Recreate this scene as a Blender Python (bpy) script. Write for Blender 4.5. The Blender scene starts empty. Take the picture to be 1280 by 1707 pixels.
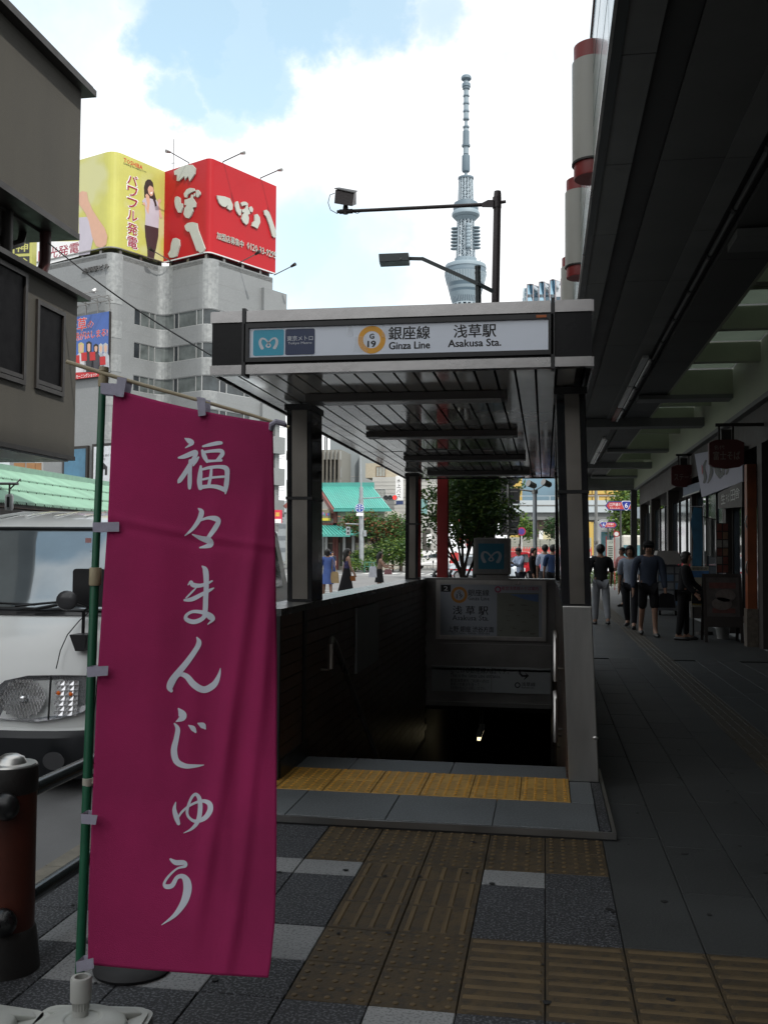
import bpy, bmesh, math, random
from mathutils import Vector as V3, Matrix
from mathutils.geometry import tessellate_polygon
R = math.radians
rnd = random.Random(7)
scene = bpy.context.scene
col = scene.collection

# ------------------------------------------------------------------ camera
FPX = 1627.0
CAM = V3((0.0, 0.0, 1.5))
_yaw = math.atan(269 / FPX)
_pitch = math.atan((922 - 853.5) / FPX * math.cos(_yaw))
_f = V3((-math.sin(_yaw) * math.cos(_pitch), math.cos(_yaw) * math.cos(_pitch), math.sin(_pitch)))
_r = V3((math.cos(_yaw), math.sin(_yaw), 0))
_u = _r.cross(_f)
_c, _s = math.cos(0.007), math.sin(0.007)
_r2 = _r * _c + _u * _s
_u2 = _u * _c - _r * _s
cd = bpy.data.cameras.new('camera')
cam = bpy.data.objects.new('camera', cd)
col.objects.link(cam)
cd.sensor_fit = 'VERTICAL'
cd.sensor_height = 24.0
cd.lens = 24.0 * FPX / 1707.0
cd.clip_start = 0.05
cd.clip_end = 6000
cam.matrix_world = Matrix(((_r2.x, _u2.x, -_f.x, CAM.x), (_r2.y, _u2.y, -_f.y, CAM.y), (_r2.z, _u2.z, -_f.z, CAM.z), (0, 0, 0, 1)))
scene.camera = cam


def ray(px, py):
    return _f + _r2 * ((px - 640) / FPX) - _u2 * ((py - 853.5) / FPX)


def at(px, py, X=None, Y=None, z=None):
    """world point seen at a pixel of the photograph, on the plane X=, Y= or z="""
    d = ray(px, py)
    t = Y / d.y if Y is not None else (X / d.x if X is not None else (z - 1.5) / d.z)
    return CAM + d * t


def at_wall(px, py, A, B, off=0.0):
    """the same on a vertical wall through plan points A and B"""
    d = ray(px, py)
    e = V3((B[0] - A[0], B[1] - A[1], 0)).normalized()
    n = V3((e.y, -e.x, 0))
    t = (n.dot(V3((A[0], A[1], 0))) + off) / n.dot(d)
    return CAM + d * t


# ------------------------------------------------------------------ world, sun, exposure
SUN_DIR = V3((0.50, -0.66, 0.95)).normalized()
world = bpy.data.worlds.new('World')
scene.world = world
world.use_nodes = True
nt = world.node_tree
nt.nodes.clear()
N = lambda t, **k: _mk(nt, t, k)


def _mk(tree, t, k):
    n = tree.nodes.new(t)
    for a, b in k.items():
        setattr(n, a, b)
    return n


out = N('ShaderNodeOutputWorld')
bg = N('ShaderNodeBackground')
sky = N('ShaderNodeTexSky')
sky.sky_type = 'NISHITA'
sky.sun_disc = False
sky.sun_elevation = math.asin(SUN_DIR.z)
sky.sun_rotation = math.atan2(SUN_DIR.x, SUN_DIR.y)
sky.air_density = 1.0
sky.dust_density = 1.6
sky.ozone_density = 1.2
SKY_STR = 0.15
CLOUD = 1.40      # brightness of the sunlit cloud deck after the strength is applied
bg.inputs['Strength'].default_value = SKY_STR
tc = N('ShaderNodeTexCoord')
nz = N('ShaderNodeTexNoise')
nz.inputs['Scale'].default_value = 7.0
nz.inputs['Detail'].default_value = 9.0
nz.inputs['Roughness'].default_value = 0.62
nt.links.new(tc.outputs['Generated'], nz.inputs['Vector'])
# ragged displacement of the direction
sub = N('ShaderNodeVectorMath', operation='SUBTRACT')
sub.inputs[1].default_value = (0.5, 0.5, 0.5)
nt.links.new(nz.outputs['Color'], sub.inputs[0])
scl = N('ShaderNodeVectorMath', operation='SCALE')
scl.inputs['Scale'].default_value = 0.16
nt.links.new(sub.outputs[0], scl.inputs[0])
addv = N('ShaderNodeVectorMath', operation='ADD')
nt.links.new(tc.outputs['Generated'], addv.inputs[0])
nt.links.new(scl.outputs[0], addv.inputs[1])
nrm = N('ShaderNodeVectorMath', operation='NORMALIZE')
nt.links.new(addv.outputs[0], nrm.inputs[0])
# broad cloud field over the whole sky
n2 = N('ShaderNodeTexNoise')
n2.inputs['Scale'].default_value = 1.7
n2.inputs['Detail'].default_value = 6.0
nt.links.new(nrm.outputs[0], n2.inputs['Vector'])
base = N('ShaderNodeMapRange')
base.inputs['From Min'].default_value = 0.68
base.inputs['From Max'].default_value = 0.78
base.inputs['To Min'].default_value = 0.0
base.inputs['To Max'].default_value = 1.0
base.clamp = True
nt.links.new(n2.outputs['Fac'], base.inputs['Value'])
prev = base.outputs['Result']
# openings in the cloud deck: direction, angular radius (deg), softness, amount
HOLES = [((315, 35), 2.9, .9, 1), ((395, 70), 3.4, .9, .95), ((500, -10), 3.2, .9, 1), ((590, -25), 3.0, .9, .95), ((430, 115), 2.2, .7, .9), ((300, 165), 1.3, .6, .9),
         ((365, 165), 1.9, .6, .7), ((715, 8), 1.5, .9, .75), ((500, 430), 2.6, 2.4, .80), ((560, 480), 3.0, 2.6, .72),
         ((610, 400), 1.6, 2.0, .6), ((420, -190), 8, 2, .8), ((-200, -500), 14, 6, .7), ((-.40, -.02, .90), 9, 3, 1), ((-.62, -.1, .80), 7, 3, 1), ((-.45, -.35, .85), 6, 2, 1), ((.3, -.5, .8), 12, 4, .8)]  # vector entries: unseen gaps added to vary the windscreen reflection
for (p, rad, soft, amt) in HOLES:
    dvec = (ray(*p) if len(p) == 2 else V3(p)).normalized()
    dt = N('ShaderNodeVectorMath', operation='DOT_PRODUCT')
    dt.inputs[1].default_value = dvec
    nt.links.new(nrm.outputs[0], dt.inputs[0])
    mr = N('ShaderNodeMapRange', interpolation_type='SMOOTHSTEP')
    mr.inputs['From Min'].default_value = math.cos(R(rad + soft))
    mr.inputs['From Max'].default_value = math.cos(R(max(0.1, rad - soft)))
    mr.inputs['To Min'].default_value = 0.0
    mr.inputs['To Max'].default_value = amt
    nt.links.new(dt.outputs['Value'], mr.inputs['Value'])
    mx = N('ShaderNodeMath', operation='MAXIMUM')
    nt.links.new(prev, mx.inputs[0])
    nt.links.new(mr.outputs['Result'], mx.inputs[1])
    prev = mx.outputs[0]
shade = N('ShaderNodeMapRange')
shade.inputs['From Min'].default_value = 0.3
shade.inputs['From Max'].default_value = 0.7
shade.inputs['To Min'].default_value = 0.86
shade.inputs['To Max'].default_value = 1.12
nt.links.new(nz.outputs['Fac'], shade.inputs['Value'])
ccol = N('ShaderNodeVectorMath', operation='SCALE')
ccol.inputs[0].default_value = (CLOUD / SKY_STR * 0.985, CLOUD / SKY_STR, CLOUD / SKY_STR * 1.015)
nt.links.new(shade.outputs['Result'], ccol.inputs['Scale'])
# the clear sky near the clouds is hazy: Nishita lifted a little
skl = N('ShaderNodeVectorMath', operation='MULTIPLY_ADD')
skl.inputs[1].default_value = (1.35, 1.5, 1.25)
skl.inputs[2].default_value = (2.5, 3.0, 3.2)
nt.links.new(sky.outputs['Color'], skl.inputs[0])
mix = N('ShaderNodeMix', data_type='RGBA')
nt.links.new(prev, mix.inputs[0])
nt.links.new(ccol.outputs[0], mix.inputs[6])
nt.links.new(skl.outputs[0], mix.inputs[7])
nt.links.new(mix.outputs[2], bg.inputs['Color'])
nt.links.new(bg.outputs[0], out.inputs['Surface'])

sl = bpy.data.lights.new('sun', 'SUN')
sl.energy = 3.6
sl.angle = R(0.55)
sl.color = (1.0, 0.95, 0.88)
so = bpy.data.objects.new('sun', sl)
col.objects.link(so)
so.rotation_euler = SUN_DIR.to_track_quat('Z', 'Y').to_euler()
scene.view_settings.view_transform = 'Standard'
scene.view_settings.look = 'None'
scene.view_settings.exposure = -0.12
scene.view_settings.gamma = 1.0
scene.view_settings.use_curve_mapping = False
scene.cycles.max_bounces = 6
scene.cycles.diffuse_bounces = 3
scene.cycles.glossy_bounces = 3
scene.cycles.transmission_bounces = 3
scene.cycles.transparent_max_bounces = 6

# ------------------------------------------------------------------ materials
_mats = {}


def M(name, c, r=.6, m=0.0, v=.12, s=5.0, b=0.0, bs=60.0, rv=0.0, emit=0.0, coat=0.0, sp=.5, trans=0.0, speck=0.0, speckc=None, specks=220.0, streak=0.0, alpha=1.0):
    if name in _mats:
        return _mats[name]
    mt = bpy.data.materials.new(name)
    mt.use_nodes = True
    t = mt.node_tree
    p = t.nodes['Principled BSDF']
    p.inputs['Roughness'].default_value = r
    p.inputs['Metallic'].default_value = m
    p.inputs['Specular IOR Level'].default_value = sp
    p.inputs['Coat Weight'].default_value = coat
    p.inputs['Coat Roughness'].default_value = .06
    L = t.links.new
    geo = _mk(t, 'ShaderNodeNewGeometry', {})
    no = _mk(t, 'ShaderNodeTexNoise', {})
    no.inputs['Scale'].default_value = s
    no.inputs['Detail'].default_value = 6
    no.inputs['Roughness'].default_value = .6
    vec = geo.outputs['Position']
    if streak:
        mp = _mk(t, 'ShaderNodeMapping', {})
        mp.inputs['Scale'].default_value = (1, 1, streak)
        L(vec, mp.inputs['Vector'])
        L(mp.outputs[0], no.inputs['Vector'])
    else:
        L(vec, no.inputs['Vector'])
    mr = _mk(t, 'ShaderNodeMapRange', {})
    mr.inputs['From Min'].default_value = .3
    mr.inputs['From Max'].default_value = .7
    mr.inputs['To Min'].default_value = 1 - v
    mr.inputs['To Max'].default_value = 1 + v
    L(no.outputs['Fac'], mr.inputs['Value'])
    fac = mr.outputs['Result']
    if rv:
        oi = _mk(t, 'ShaderNodeObjectInfo', {})
        m2 = _mk(t, 'ShaderNodeMapRange', {})
        m2.inputs['To Min'].default_value = 1 - rv
        m2.inputs['To Max'].default_value = 1 + rv
        L(oi.outputs['Random'], m2.inputs['Value'])
        mu = _mk(t, 'ShaderNodeMath', {'operation': 'MULTIPLY'})
        L(fac, mu.inputs[0])
        L(m2.outputs['Result'], mu.inputs[1])
        fac = mu.outputs[0]
    sc = _mk(t, 'ShaderNodeVectorMath', {'operation': 'SCALE'})
    sc.inputs[0].default_value = c
    L(fac, sc.inputs['Scale'])
    cout = sc.outputs[0]
    if speck:
        ns = _mk(t, 'ShaderNodeTexNoise', {})
        ns.inputs['Scale'].default_value = specks
        ns.inputs['Detail'].default_value = 2
        L(vec, ns.inputs['Vector'])
        rs = _mk(t, 'ShaderNodeMapRange', {})
        rs.inputs['From Min'].default_value = .52
        rs.inputs['From Max'].default_value = .60
        rs.inputs['To Max'].default_value = speck
        L(ns.outputs['Fac'], rs.inputs['Value'])
        mx = _mk(t, 'ShaderNodeMix', {'data_type': 'RGBA'})
        L(rs.outputs['Result'], mx.inputs[0])
        L(cout, mx.inputs[6])
        mx.inputs[7].default_value = (*(speckc or (.5, .5, .5)), 1)
        cout = mx.outputs[2]
    L(cout, p.inputs['Base Color'])
    # roughness breakup
    m3 = _mk(t, 'ShaderNodeMapRange', {})
    m3.inputs['From Min'].default_value = .3
    m3.inputs['From Max'].default_value = .7
    m3.inputs['To Min'].default_value = max(0, r - .07)
    m3.inputs['To Max'].default_value = min(1, r + .07)
    L(no.outputs['Fac'], m3.inputs['Value'])
    L(m3.outputs['Result'], p.inputs['Roughness'])
    if b:
        nb = _mk(t, 'ShaderNodeTexNoise', {})
        nb.inputs['Scale'].default_value = bs
        nb.inputs['Detail'].default_value = 4
        L(vec, nb.inputs['Vector'])
        bu = _mk(t, 'ShaderNodeBump', {})
        bu.inputs['Strength'].default_value = b
        bu.inputs['Distance'].default_value = .01
        L(nb.outputs['Fac'], bu.inputs['Height'])
        L(bu.outputs[0], p.inputs['Normal'])
    if emit:
        p.inputs['Emission Color'].default_value = (*c, 1)
        p.inputs['Emission Strength'].default_value = emit
    if alpha < 1:
        p.inputs['Alpha'].default_value = alpha
    if trans:
        tr = _mk(t, 'ShaderNodeBsdfTranslucent', {})
        L(cout, tr.inputs['Color'])
        ms = _mk(t, 'ShaderNodeMixShader', {})
        ms.inputs[0].default_value = trans
        L(p.outputs[0], ms.inputs[1])
        L(tr.outputs[0], ms.inputs[2])
        L(ms.outputs[0], t.nodes['Material Output'].inputs['Surface'])
    _mats[name] = mt
    return mt


# ------------------------------------------------------------------ mesh builder
class Frame:
    def __init__(s, O, U, V=(0, 0, 1)):
        s.O = V3(O)
        s.U = V3(U).normalized()
        s.V = V3(V).normalized()
        s.N = s.U.cross(s.V)

    def p(s, u, v, n=0.0):
        return s.O + s.U * u + s.V * v + s.N * n


def FY(y):            # plane facing the camera side (-Y); u = world X, v = world z, n towards -Y
    return Frame((0, y, 0), (1, 0, 0))


def FXR(x):           # plane facing -X, seen from the left: u = -Y
    return Frame((x, 0, 0), (0, -1, 0))


def FXL(x):           # plane facing +X: u = +Y
    return Frame((x, 0, 0), (0, 1, 0))


_txt = {}


def text_data(body, bold=0.0, res=2):
    k = (body, bold, res)
    if k not in _txt:
        c = bpy.data.curves.new('t', 'FONT')
        c.body = body
        c.resolution_u = res
        c.offset = bold
        o = bpy.data.objects.new('t', c)
        m = bpy.data.meshes.new_from_object(o)
        vs = [v.co.copy() for v in m.vertices]
        fs = [tuple(p.vertices) for p in m.polygons]
        bpy.data.objects.remove(o)
        bpy.data.curves.remove(c)
        bpy.data.meshes.remove(m)
        xs = [v.x for v in vs]
        ys = [v.y for v in vs]
        _txt[k] = (vs, fs, min(xs), max(xs), min(ys), max(ys))
    return _txt[k]


def catmull(pts, sub=6):
    res = []
    P = [pts[0]] + list(pts) + [pts[-1]]
    for i in range(1, len(P) - 2):
        for k in range(sub):
            t = k / sub
            q = []
            for a, b, c, d in zip(P[i - 1], P[i], P[i + 1], P[i + 2]):
                q.append(.5 * (2 * b + (c - a) * t + (2 * a - 5 * b + 4 * c - d) * t * t + (3 * b - a - 3 * c + d) * t ** 3))
            res.append(q)
    res.append(list(pts[-1]))
    return res


class MB:
    def __init__(s):
        s.v, s.f, s.mi, s.sm, s.cur, s.smooth = [], [], [], [], 0, False

    def mat(s, i):
        s.cur = i
        return s

    def add(s, vs, fs, smooth=None):
        o = len(s.v)
        s.v += [tuple(v) for v in vs]
        for f in fs:
            s.f.append(tuple(i + o for i in f))
            s.mi.append(s.cur)
            s.sm.append(s.smooth if smooth is None else smooth)
        return s

    def box(s, x0, x1, y0, y1, z0, z1):
        return s.hexa([(x0, y0, z0), (x1, y0, z0), (x1, y1, z0), (x0, y1, z0), (x0, y0, z1), (x1, y0, z1), (x1, y1, z1), (x0, y1, z1)])

    def hexa(s, p):
        return s.add(p, [(0, 3, 2, 1), (4, 5, 6, 7), (0, 1, 5, 4), (1, 2, 6, 5), (2, 3, 7, 6), (3, 0, 4, 7)])

    def fbox(s, F, u0, u1, v0, v1, n0, n1):
        a = [F.p(u, v, n) for n in (n0, n1) for (u, v) in ((u0, v0), (u1, v0), (u1, v1), (u0, v1))]
        return s.add(a, [(0, 3, 2, 1), (4, 5, 6, 7), (0, 1, 5, 4), (1, 2, 6, 5), (2, 3, 7, 6), (3, 0, 4, 7)])

    def quad(s, a, b, c, d):
        return s.add([a, b, c, d], [(0, 1, 2, 3)])

    def bar(s, a, b, w, h=None):
        a, b = V3(a), V3(b)
        h = h or w
        d = (b - a).normalized()
        x = d.cross(V3((0, 0, 1)))
        if x.length < 1e-3:
            x = V3((1, 0, 0))
        x = x.normalized() * w / 2
        y = x.cross(d).normalized() * h / 2
        p = [a - x - y, a + x - y, a + x + y, a - x + y, b - x - y, b + x - y, b + x + y, b - x + y]
        return s.add(p, [(0, 1, 2, 3), (4, 7, 6, 5), (0, 4, 5, 1), (1, 5, 6, 2), (2, 6, 7, 3), (3, 7, 4, 0)])

    def tube(s, pts, r, n=8, caps=True):
        pts = [V3(p) for p in pts]
        rs = r if isinstance(r, (list, tuple)) else [r] * len(pts)
        vs = []
        up = None
        for i, p in enumerate(pts):
            d = (pts[min(i + 1, len(pts) - 1)] - pts[max(i - 1, 0)]).normalized()
            if up is None:
                up = d.orthogonal().normalized()
            x = (up - d * up.dot(d)).normalized()
            up = x
            y = d.cross(x)
            for k in range(n):
                a = 2 * math.pi * k / n
                vs.append(p + (x * math.cos(a) + y * math.sin(a)) * rs[i])
        fs = [(i * n + k, i * n + (k + 1) % n, (i + 1) * n + (k + 1) % n, (i + 1) * n + k) for i in range(len(pts) - 1) for k in range(n)]
        s.add(vs, fs, True)
        if caps:
            o = len(s.v) - len(vs)
            s.f += [tuple(o + k for k in reversed(range(n))), tuple(o + (len(pts) - 1) * n + k for k in range(n))]
            s.mi += [s.cur] * 2
            s.sm += [False] * 2
        return s

    def lathe(s, prof, cx=0, cy=0, n=16, smooth=True, sx=1.0, sy=1.0):
        vs = []
        for (r, z) in prof:
            for k in range(n):
                a = 2 * math.pi * k / n
                vs.append((cx + r * math.cos(a) * sx, cy + r * math.sin(a) * sy, z))
        fs = [(i * n + k, i * n + (k + 1) % n, (i + 1) * n + (k + 1) % n, (i + 1) * n + k) for i in range(len(prof) - 1) for k in range(n)]
        s.add(vs, fs, smooth)
        o = len(s.v) - len(vs)
        s.f += [tuple(o + k for k in reversed(range(n))), tuple(o + (len(prof) - 1) * n + k for k in range(n))]
        s.mi += [s.cur] * 2
        s.sm += [False] * 2
        return s

    def ball(s, c, r, sc=(1, 1, 1), n=12, m=8):
        vs = [(c[0], c[1], c[2] - r * sc[2])]
        for i in range(1, m):
            ph = math.pi * i / m - math.pi / 2
            for k in range(n):
                a = 2 * math.pi * k / n
                vs.append((c[0] + r * sc[0] * math.cos(ph) * math.cos(a), c[1] + r * sc[1] * math.cos(ph) * math.sin(a), c[2] + r * sc[2] * math.sin(ph)))
        vs.append((c[0], c[1], c[2] + r * sc[2]))
        fs = [(0, 1 + (k + 1) % n, 1 + k) for k in range(n)]
        fs += [(1 + i * n + k, 1 + i * n + (k + 1) % n, 1 + (i + 1) * n + (k + 1) % n, 1 + (i + 1) * n + k) for i in range(m - 2) for k in range(n)]
        t = len(vs) - 1
        fs += [(1 + (m - 2) * n + k, 1 + (m - 2) * n + (k + 1) % n, t) for k in range(n)]
        return s.add(vs, fs, True)

    def poly(s, F, loops, n0=0.0, n1=0.0):
        """extruded outline (first loop outer, others holes) in frame coordinates"""
        tl = [[V3((u, v, 0)) for (u, v) in lp] for lp in loops]
        tris = tessellate_polygon(tl)
        flat = [q for lp in loops for q in lp]
        s.add([F.p(u, v, n1) for (u, v) in flat], tris)
        if n0 != n1:
            s.add([F.p(u, v, n0) for (u, v) in flat], [t[::-1] for t in tris])
            for lp in loops:
                k = len(lp)
                s.add([F.p(u, v, n) for n in (n0, n1) for (u, v) in lp], [(i, (i + 1) % k, k + (i + 1) % k, k + i) for i in range(k)])
        return s

    def rrect(s, F, u0, u1, v0, v1, r, n0, n1, k=4):
        pts = []
        for (cx, cy, a0) in ((u1 - r, v0 + r, -90), (u1 - r, v1 - r, 0), (u0 + r, v1 - r, 90), (u0 + r, v0 + r, 180)):
            for i in range(k + 1):
                a = R(a0 + 90 * i / k)
                pts.append((cx + r * math.cos(a), cy + r * math.sin(a)))
        return s.poly(F, [pts], n0, n1)

    def disc(s, F, cu, cv, r, n0, n1, k=24, r2=None, sx=1.0):
        o = [(cu + r * sx * math.cos(2 * math.pi * i / k), cv + r * math.sin(2 * math.pi * i / k)) for i in range(k)]
        lp = [o]
        if r2:
            lp.append([(cu + r2 * sx * math.cos(-2 * math.pi * i / k), cv + r2 * math.sin(-2 * math.pi * i / k)) for i in range(k)])
        return s.poly(F, lp, n0, n1)

    def text(s, F, body, u0, v0, w, h, n=0.002, bold=0.0, res=2, depth=0.0):
        if bold and not depth:      # heavier face: shifted copies in thin layers
            q = bold * .45 * h
            for i, (a, b) in enumerate(((q, 0), (-q, 0), (0, q * .7), (0, -q * .7))):
                s.text(F, body, u0 + a, v0 + b, w, h, n - .00025 * (i + 1) * max(1, h), 0, res)
        vs, fs, x0, x1, y0, y1 = text_data(body, 0, res)
        mp = lambda c, nn: F.p(u0 + (c.x - x0) / (x1 - x0) * w, v0 + (c.y - y0) / (y1 - y0) * h, nn)
        s.add([mp(c, n + depth) for c in vs], fs)
        if depth:
            cnt = {}
            for f in fs:
                for a, b in zip(f, f[1:] + f[:1]):
                    cnt[(a, b)] = 1
            ed = [(a, b) for (a, b) in cnt if (b, a) not in cnt]
            for a, b in ed:
                s.add([mp(vs[a], n), mp(vs[b], n), mp(vs[b], n + depth), mp(vs[a], n + depth)], [(0, 1, 2, 3)])
        return s

    def vtext(s, F, body, u0, v1, w, h, gap, n=0.002, bold=0.0, depth=0.0):
        """stacked characters, top one first"""
        for i, ch in enumerate(body):
            sm = .62 if ch in 'ゅ' else 1
            s.text(F, ch, u0 + w * (1 - sm) / 2, v1 - (i + 1) * h - i * gap, w * sm, h * sm, n, bold, 2, depth)
        return s

    def ribbon(s, fn, pts, k=0, sub=6):
        """brush stroke (x, y, width) mapped to the surface fn(x, y, layer)"""
        q = catmull(pts, sub)
        L, Rr = [], []
        for i, (x, y, w) in enumerate(q):
            a = q[max(i - 1, 0)]
            b = q[min(i + 1, len(q) - 1)]
            dx, dy = b[0] - a[0], b[1] - a[1]
            d = math.hypot(dx, dy) or 1
            w = max(w, .5)
            L.append((x - dy / d * w / 2, y + dx / d * w / 2))
            Rr.append((x + dy / d * w / 2, y - dx / d * w / 2))
        n = len(q)
        vs = [fn(*p, k) for p in L] + [fn(*p, k) for p in Rr]
        fs = [(i, i + 1, n + i + 1, n + i) for i in range(n - 1)]
        s.add(vs, fs)
        for (e, o) in ((q[0], q[1]), (q[-1], q[-2])):   # rounded ends
            a0 = math.atan2(e[1] - o[1], e[0] - o[0])
            r = max(e[2], .5) / 2
            arc = [(e[0] + r * math.cos(a0 + t), e[1] + r * math.sin(a0 + t)) for t in [R(-90 + 30 * i) for i in range(7)]]
            s.add([fn(*p, k) for p in arc], [tuple(range(7))])
        return s

    def mesh(s, name, mats, off=(0, 0, 0)):
        me = bpy.data.meshes.new(name)
        ox, oy, oz = off
        me.from_pydata([(x - ox, y - oy, z - oz) for (x, y, z) in s.v], [], s.f)
        if not isinstance(mats, (list, tuple)):
            mats = [mats]
        for m in mats:
            me.materials.append(m)
        me.polygons.foreach_set('material_index', s.mi)
        me.polygons.foreach_set('use_smooth', s.sm)
        me.update()
        if any(s.sm):
            me.set_sharp_from_angle(angle=R(38))
        return me

    def build(s, name, mats, parent=None, bevel=0.0):
        off = V3((0, 0, 0))
        p = parent
        while p is not None:
            off += p.location
            p = p.parent
        o = bpy.data.objects.new(name, s.mesh(name, mats, off))
        col.objects.link(o)
        o.parent = parent
        if bevel:
            b = o.modifiers.new('bevel', 'BEVEL')
            b.width = bevel
            b.segments = 2
            b.limit_method = 'ANGLE'
            b.harden_normals = False
        return o


def tag(o, label=None, cat=None, group=None, kind=None):
    if label:
        o['label'] = label
    if cat:
        o['category'] = cat
    if group:
        o['group'] = group
    if kind:
        o['kind'] = kind
    return o


def thing(name, label, cat, loc=(0, 0, 0), group=None):
    o = bpy.data.objects.new(name, None)
    o.empty_display_size = .2
    col.objects.link(o)
    o.location = loc
    return tag(o, label, cat, group)


def struct(o, label=None):
    return tag(o, label, kind='structure')


def copy_tree(o, loc=None, label=None, parent=None):
    c = o.copy()
    col.objects.link(c)
    c.parent = parent
    if loc is not None:
        c.location = loc
    if label:
        c['label'] = label
    for ch in list(o.children):
        copy_tree(ch, parent=c)
    return c


def place(name, me, parent, loc, rz=0.0):
    o = bpy.data.objects.new(name, me)
    col.objects.link(o)
    o.parent = parent
    o.location = loc
    if rz:
        o.rotation_euler.z = rz
    return o


STEEL = M('brushed_steel', (.50, .49, .47), .32, 1.0, .24, 3, b=.06, bs=25, streak=.2)
STEELD = M('dull_steel', (.26, .255, .245), .38, .9, .12, 3)
BLACK = M('black_paint', (.012, .012, .013), .32, 0, .2, 4)
BLACKG = M('black_gloss', (.010, .010, .012), .12, 0, .2, 3)
DARKM = M('dark_bronze_metal', (.045, .038, .036), .5, .3, .15, 5)
WHITEP = M('white_plastic', (.62, .63, .64), .45, 0, .05, 6)
WHITE = M('white_paint', (.78, .79, .80), .4, 0, .05, 4)
GREYC = M('grey_concrete', (.30, .31, .31), .85, 0, .12, 2, b=.3, bs=12)
INK = M('black_ink', (.012, .012, .014), .5, 0, .05)
INKW = M('white_ink', (.72, .73, .76), .5, 0, .04)
RED = M('vermilion_red', (.30, .020, .02), .45, 0, .12, 3)
GLASSD = M('dark_window_glass', (.035, .045, .055), .06, 0, .3, .6, sp=.9)
SHOPDARK = M('dark_shop_wood', (.035, .028, .024), .6, 0, .3, 4)
# ------------------------------------------------------------------ ground, road, pavement
FG = Frame((0, 0, 0), (1, 0, 0), (0, 1, 0))
ASPH = M('asphalt', (.17, .172, .175), .85, 0, .2, 1.2, b=.25, bs=90, speck=.35, speckc=(.16, .16, .16), specks=90)
HOLE = [(-1.93, 6.85), (-1.93, 24), (.33, 24), (.33, 6.85)]
g = MB()
g.poly(FG, [[(-3000, -400), (3000, -400), (3000, 5200), (-3000, 5200)], HOLE], -.17, -.17)
struct(g.build('ground', M('ground_grey', (.14, .145, .14), .9, 0, .2, .05)))
g = MB()
g.poly(FG, [[(-16, -60), (-2.35, -60), (-2.35, 46), (90, 46), (90, 90), (-90, 90), (-90, 46), (-16, 46)]], -.15, -.15)
struct(g.build('road', ASPH))
pv = bpy.data.objects.new('pavement', None)
PAVB = M('pavement_bed', (.05, .05, .05), .9, 0, .2, 4)
PSLAB = M('grey_slab', (.027, .029, .029), .7, 0, .30, 1.3, rv=.14, b=.25, bs=90, speck=.3, speckc=(.05, .052, .05), specks=70)
g = MB()
g.box(-2.17, 3.42, -8, 5.3, -.16, -.022).box(-2.17, -1.95, 5.3, 45, -.16, -.022).box(.36, 3.42, 5.3, 45, -.16, -.022).box(-1.95, .36, 14.25, 45, -.16, -.022)
pv = struct(g.build('pavement', PAVB))
# far slabs: too small to tell apart, a sheet with a slab pattern
mt = M('far_slab_paving', (.030, .032, .032), .6, 0, .30, 1.5, b=.15, bs=100)
g = MB()
g.box(.365, 3.42, 14.5, 45, -.02, 0).box(-2.17, .36, 14.25, 45, -.02, 0).box(-2.17, -1.95, 9.0, 14.25, -.02, 0).box(-2.17, 3.42, -8, 1.97, -.02, 0)
tag(g.build('slab_field', mt, pv), kind='stuff')
# near tiles
GRDK = M('dark_granite', (.017, .018, .021), .7, 0, .25, 3, rv=.22, b=.4, bs=110, speck=.9, speckc=(.115, .12, .13), specks=95)
GRLT = M('light_granite', (.24, .245, .245), .75, 0, .16, 3, rv=.08, b=.4, bs=110, speck=.7, speckc=(.11, .115, .12), specks=95)
TACB = M('worn_tactile_brown', (.058, .039, .017), .75, 0, .42, 6, rv=.10, b=.35, bs=80, speck=.5, speckc=(.020, .017, .014), specks=22)
TACT = M('worn_tactile_crest', (.105, .070, .030), .7, 0, .25, 9, rv=.08)
TACA = M('dull_tactile_arcade', (.042, .033, .020), .7, 0, .3, 6)
TACY = M('yellow_tactile', (.40, .235, .055), .6, 0, .22, 5, rv=.10, b=.2, bs=80, speck=.35, speckc=(.12, .07, .02), specks=18)
TACYT = M('yellow_tactile_crest', (.50, .25, .035), .55, 0, .2, 9)


def slab_mesh(w, l, mt, g=.004, h=.03):
    b = MB()
    x0, x1, y0, y1, c = g / 2, w - g / 2, g / 2, l - g / 2, .003
    vs = [(x0, y0, -h), (x1, y0, -h), (x1, y1, -h), (x0, y1, -h), (x0, y0, -c), (x1, y0, -c), (x1, y1, -c), (x0, y1, -c),
          (x0 + c, y0 + c, 0), (x1 - c, y0 + c, 0), (x1 - c, y1 - c, 0), (x0 + c, y1 - c, 0)]
    fs = [(0, 1, 5, 4), (1, 2, 6, 5), (2, 3, 7, 6), (3, 0, 4, 7), (4, 5, 9, 8), (5, 6, 10, 9), (6, 7, 11, 10), (7, 4, 8, 11), (8, 9, 10, 11)]
    b.add(vs, fs)
    return b


def dot_mesh(w, l, mats, nx=5, ny=5):
    b = slab_mesh(w, l, mats)
    b.mat(1)
    for i in range(nx):
        for j in range(ny):
            b.lathe([(.0115, 0), (.0105, .003), (.006, .0048)], (i + .5) * w / nx, (j + .5) * l / ny, 8)
    return b.mesh('dot_tile', mats)


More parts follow.
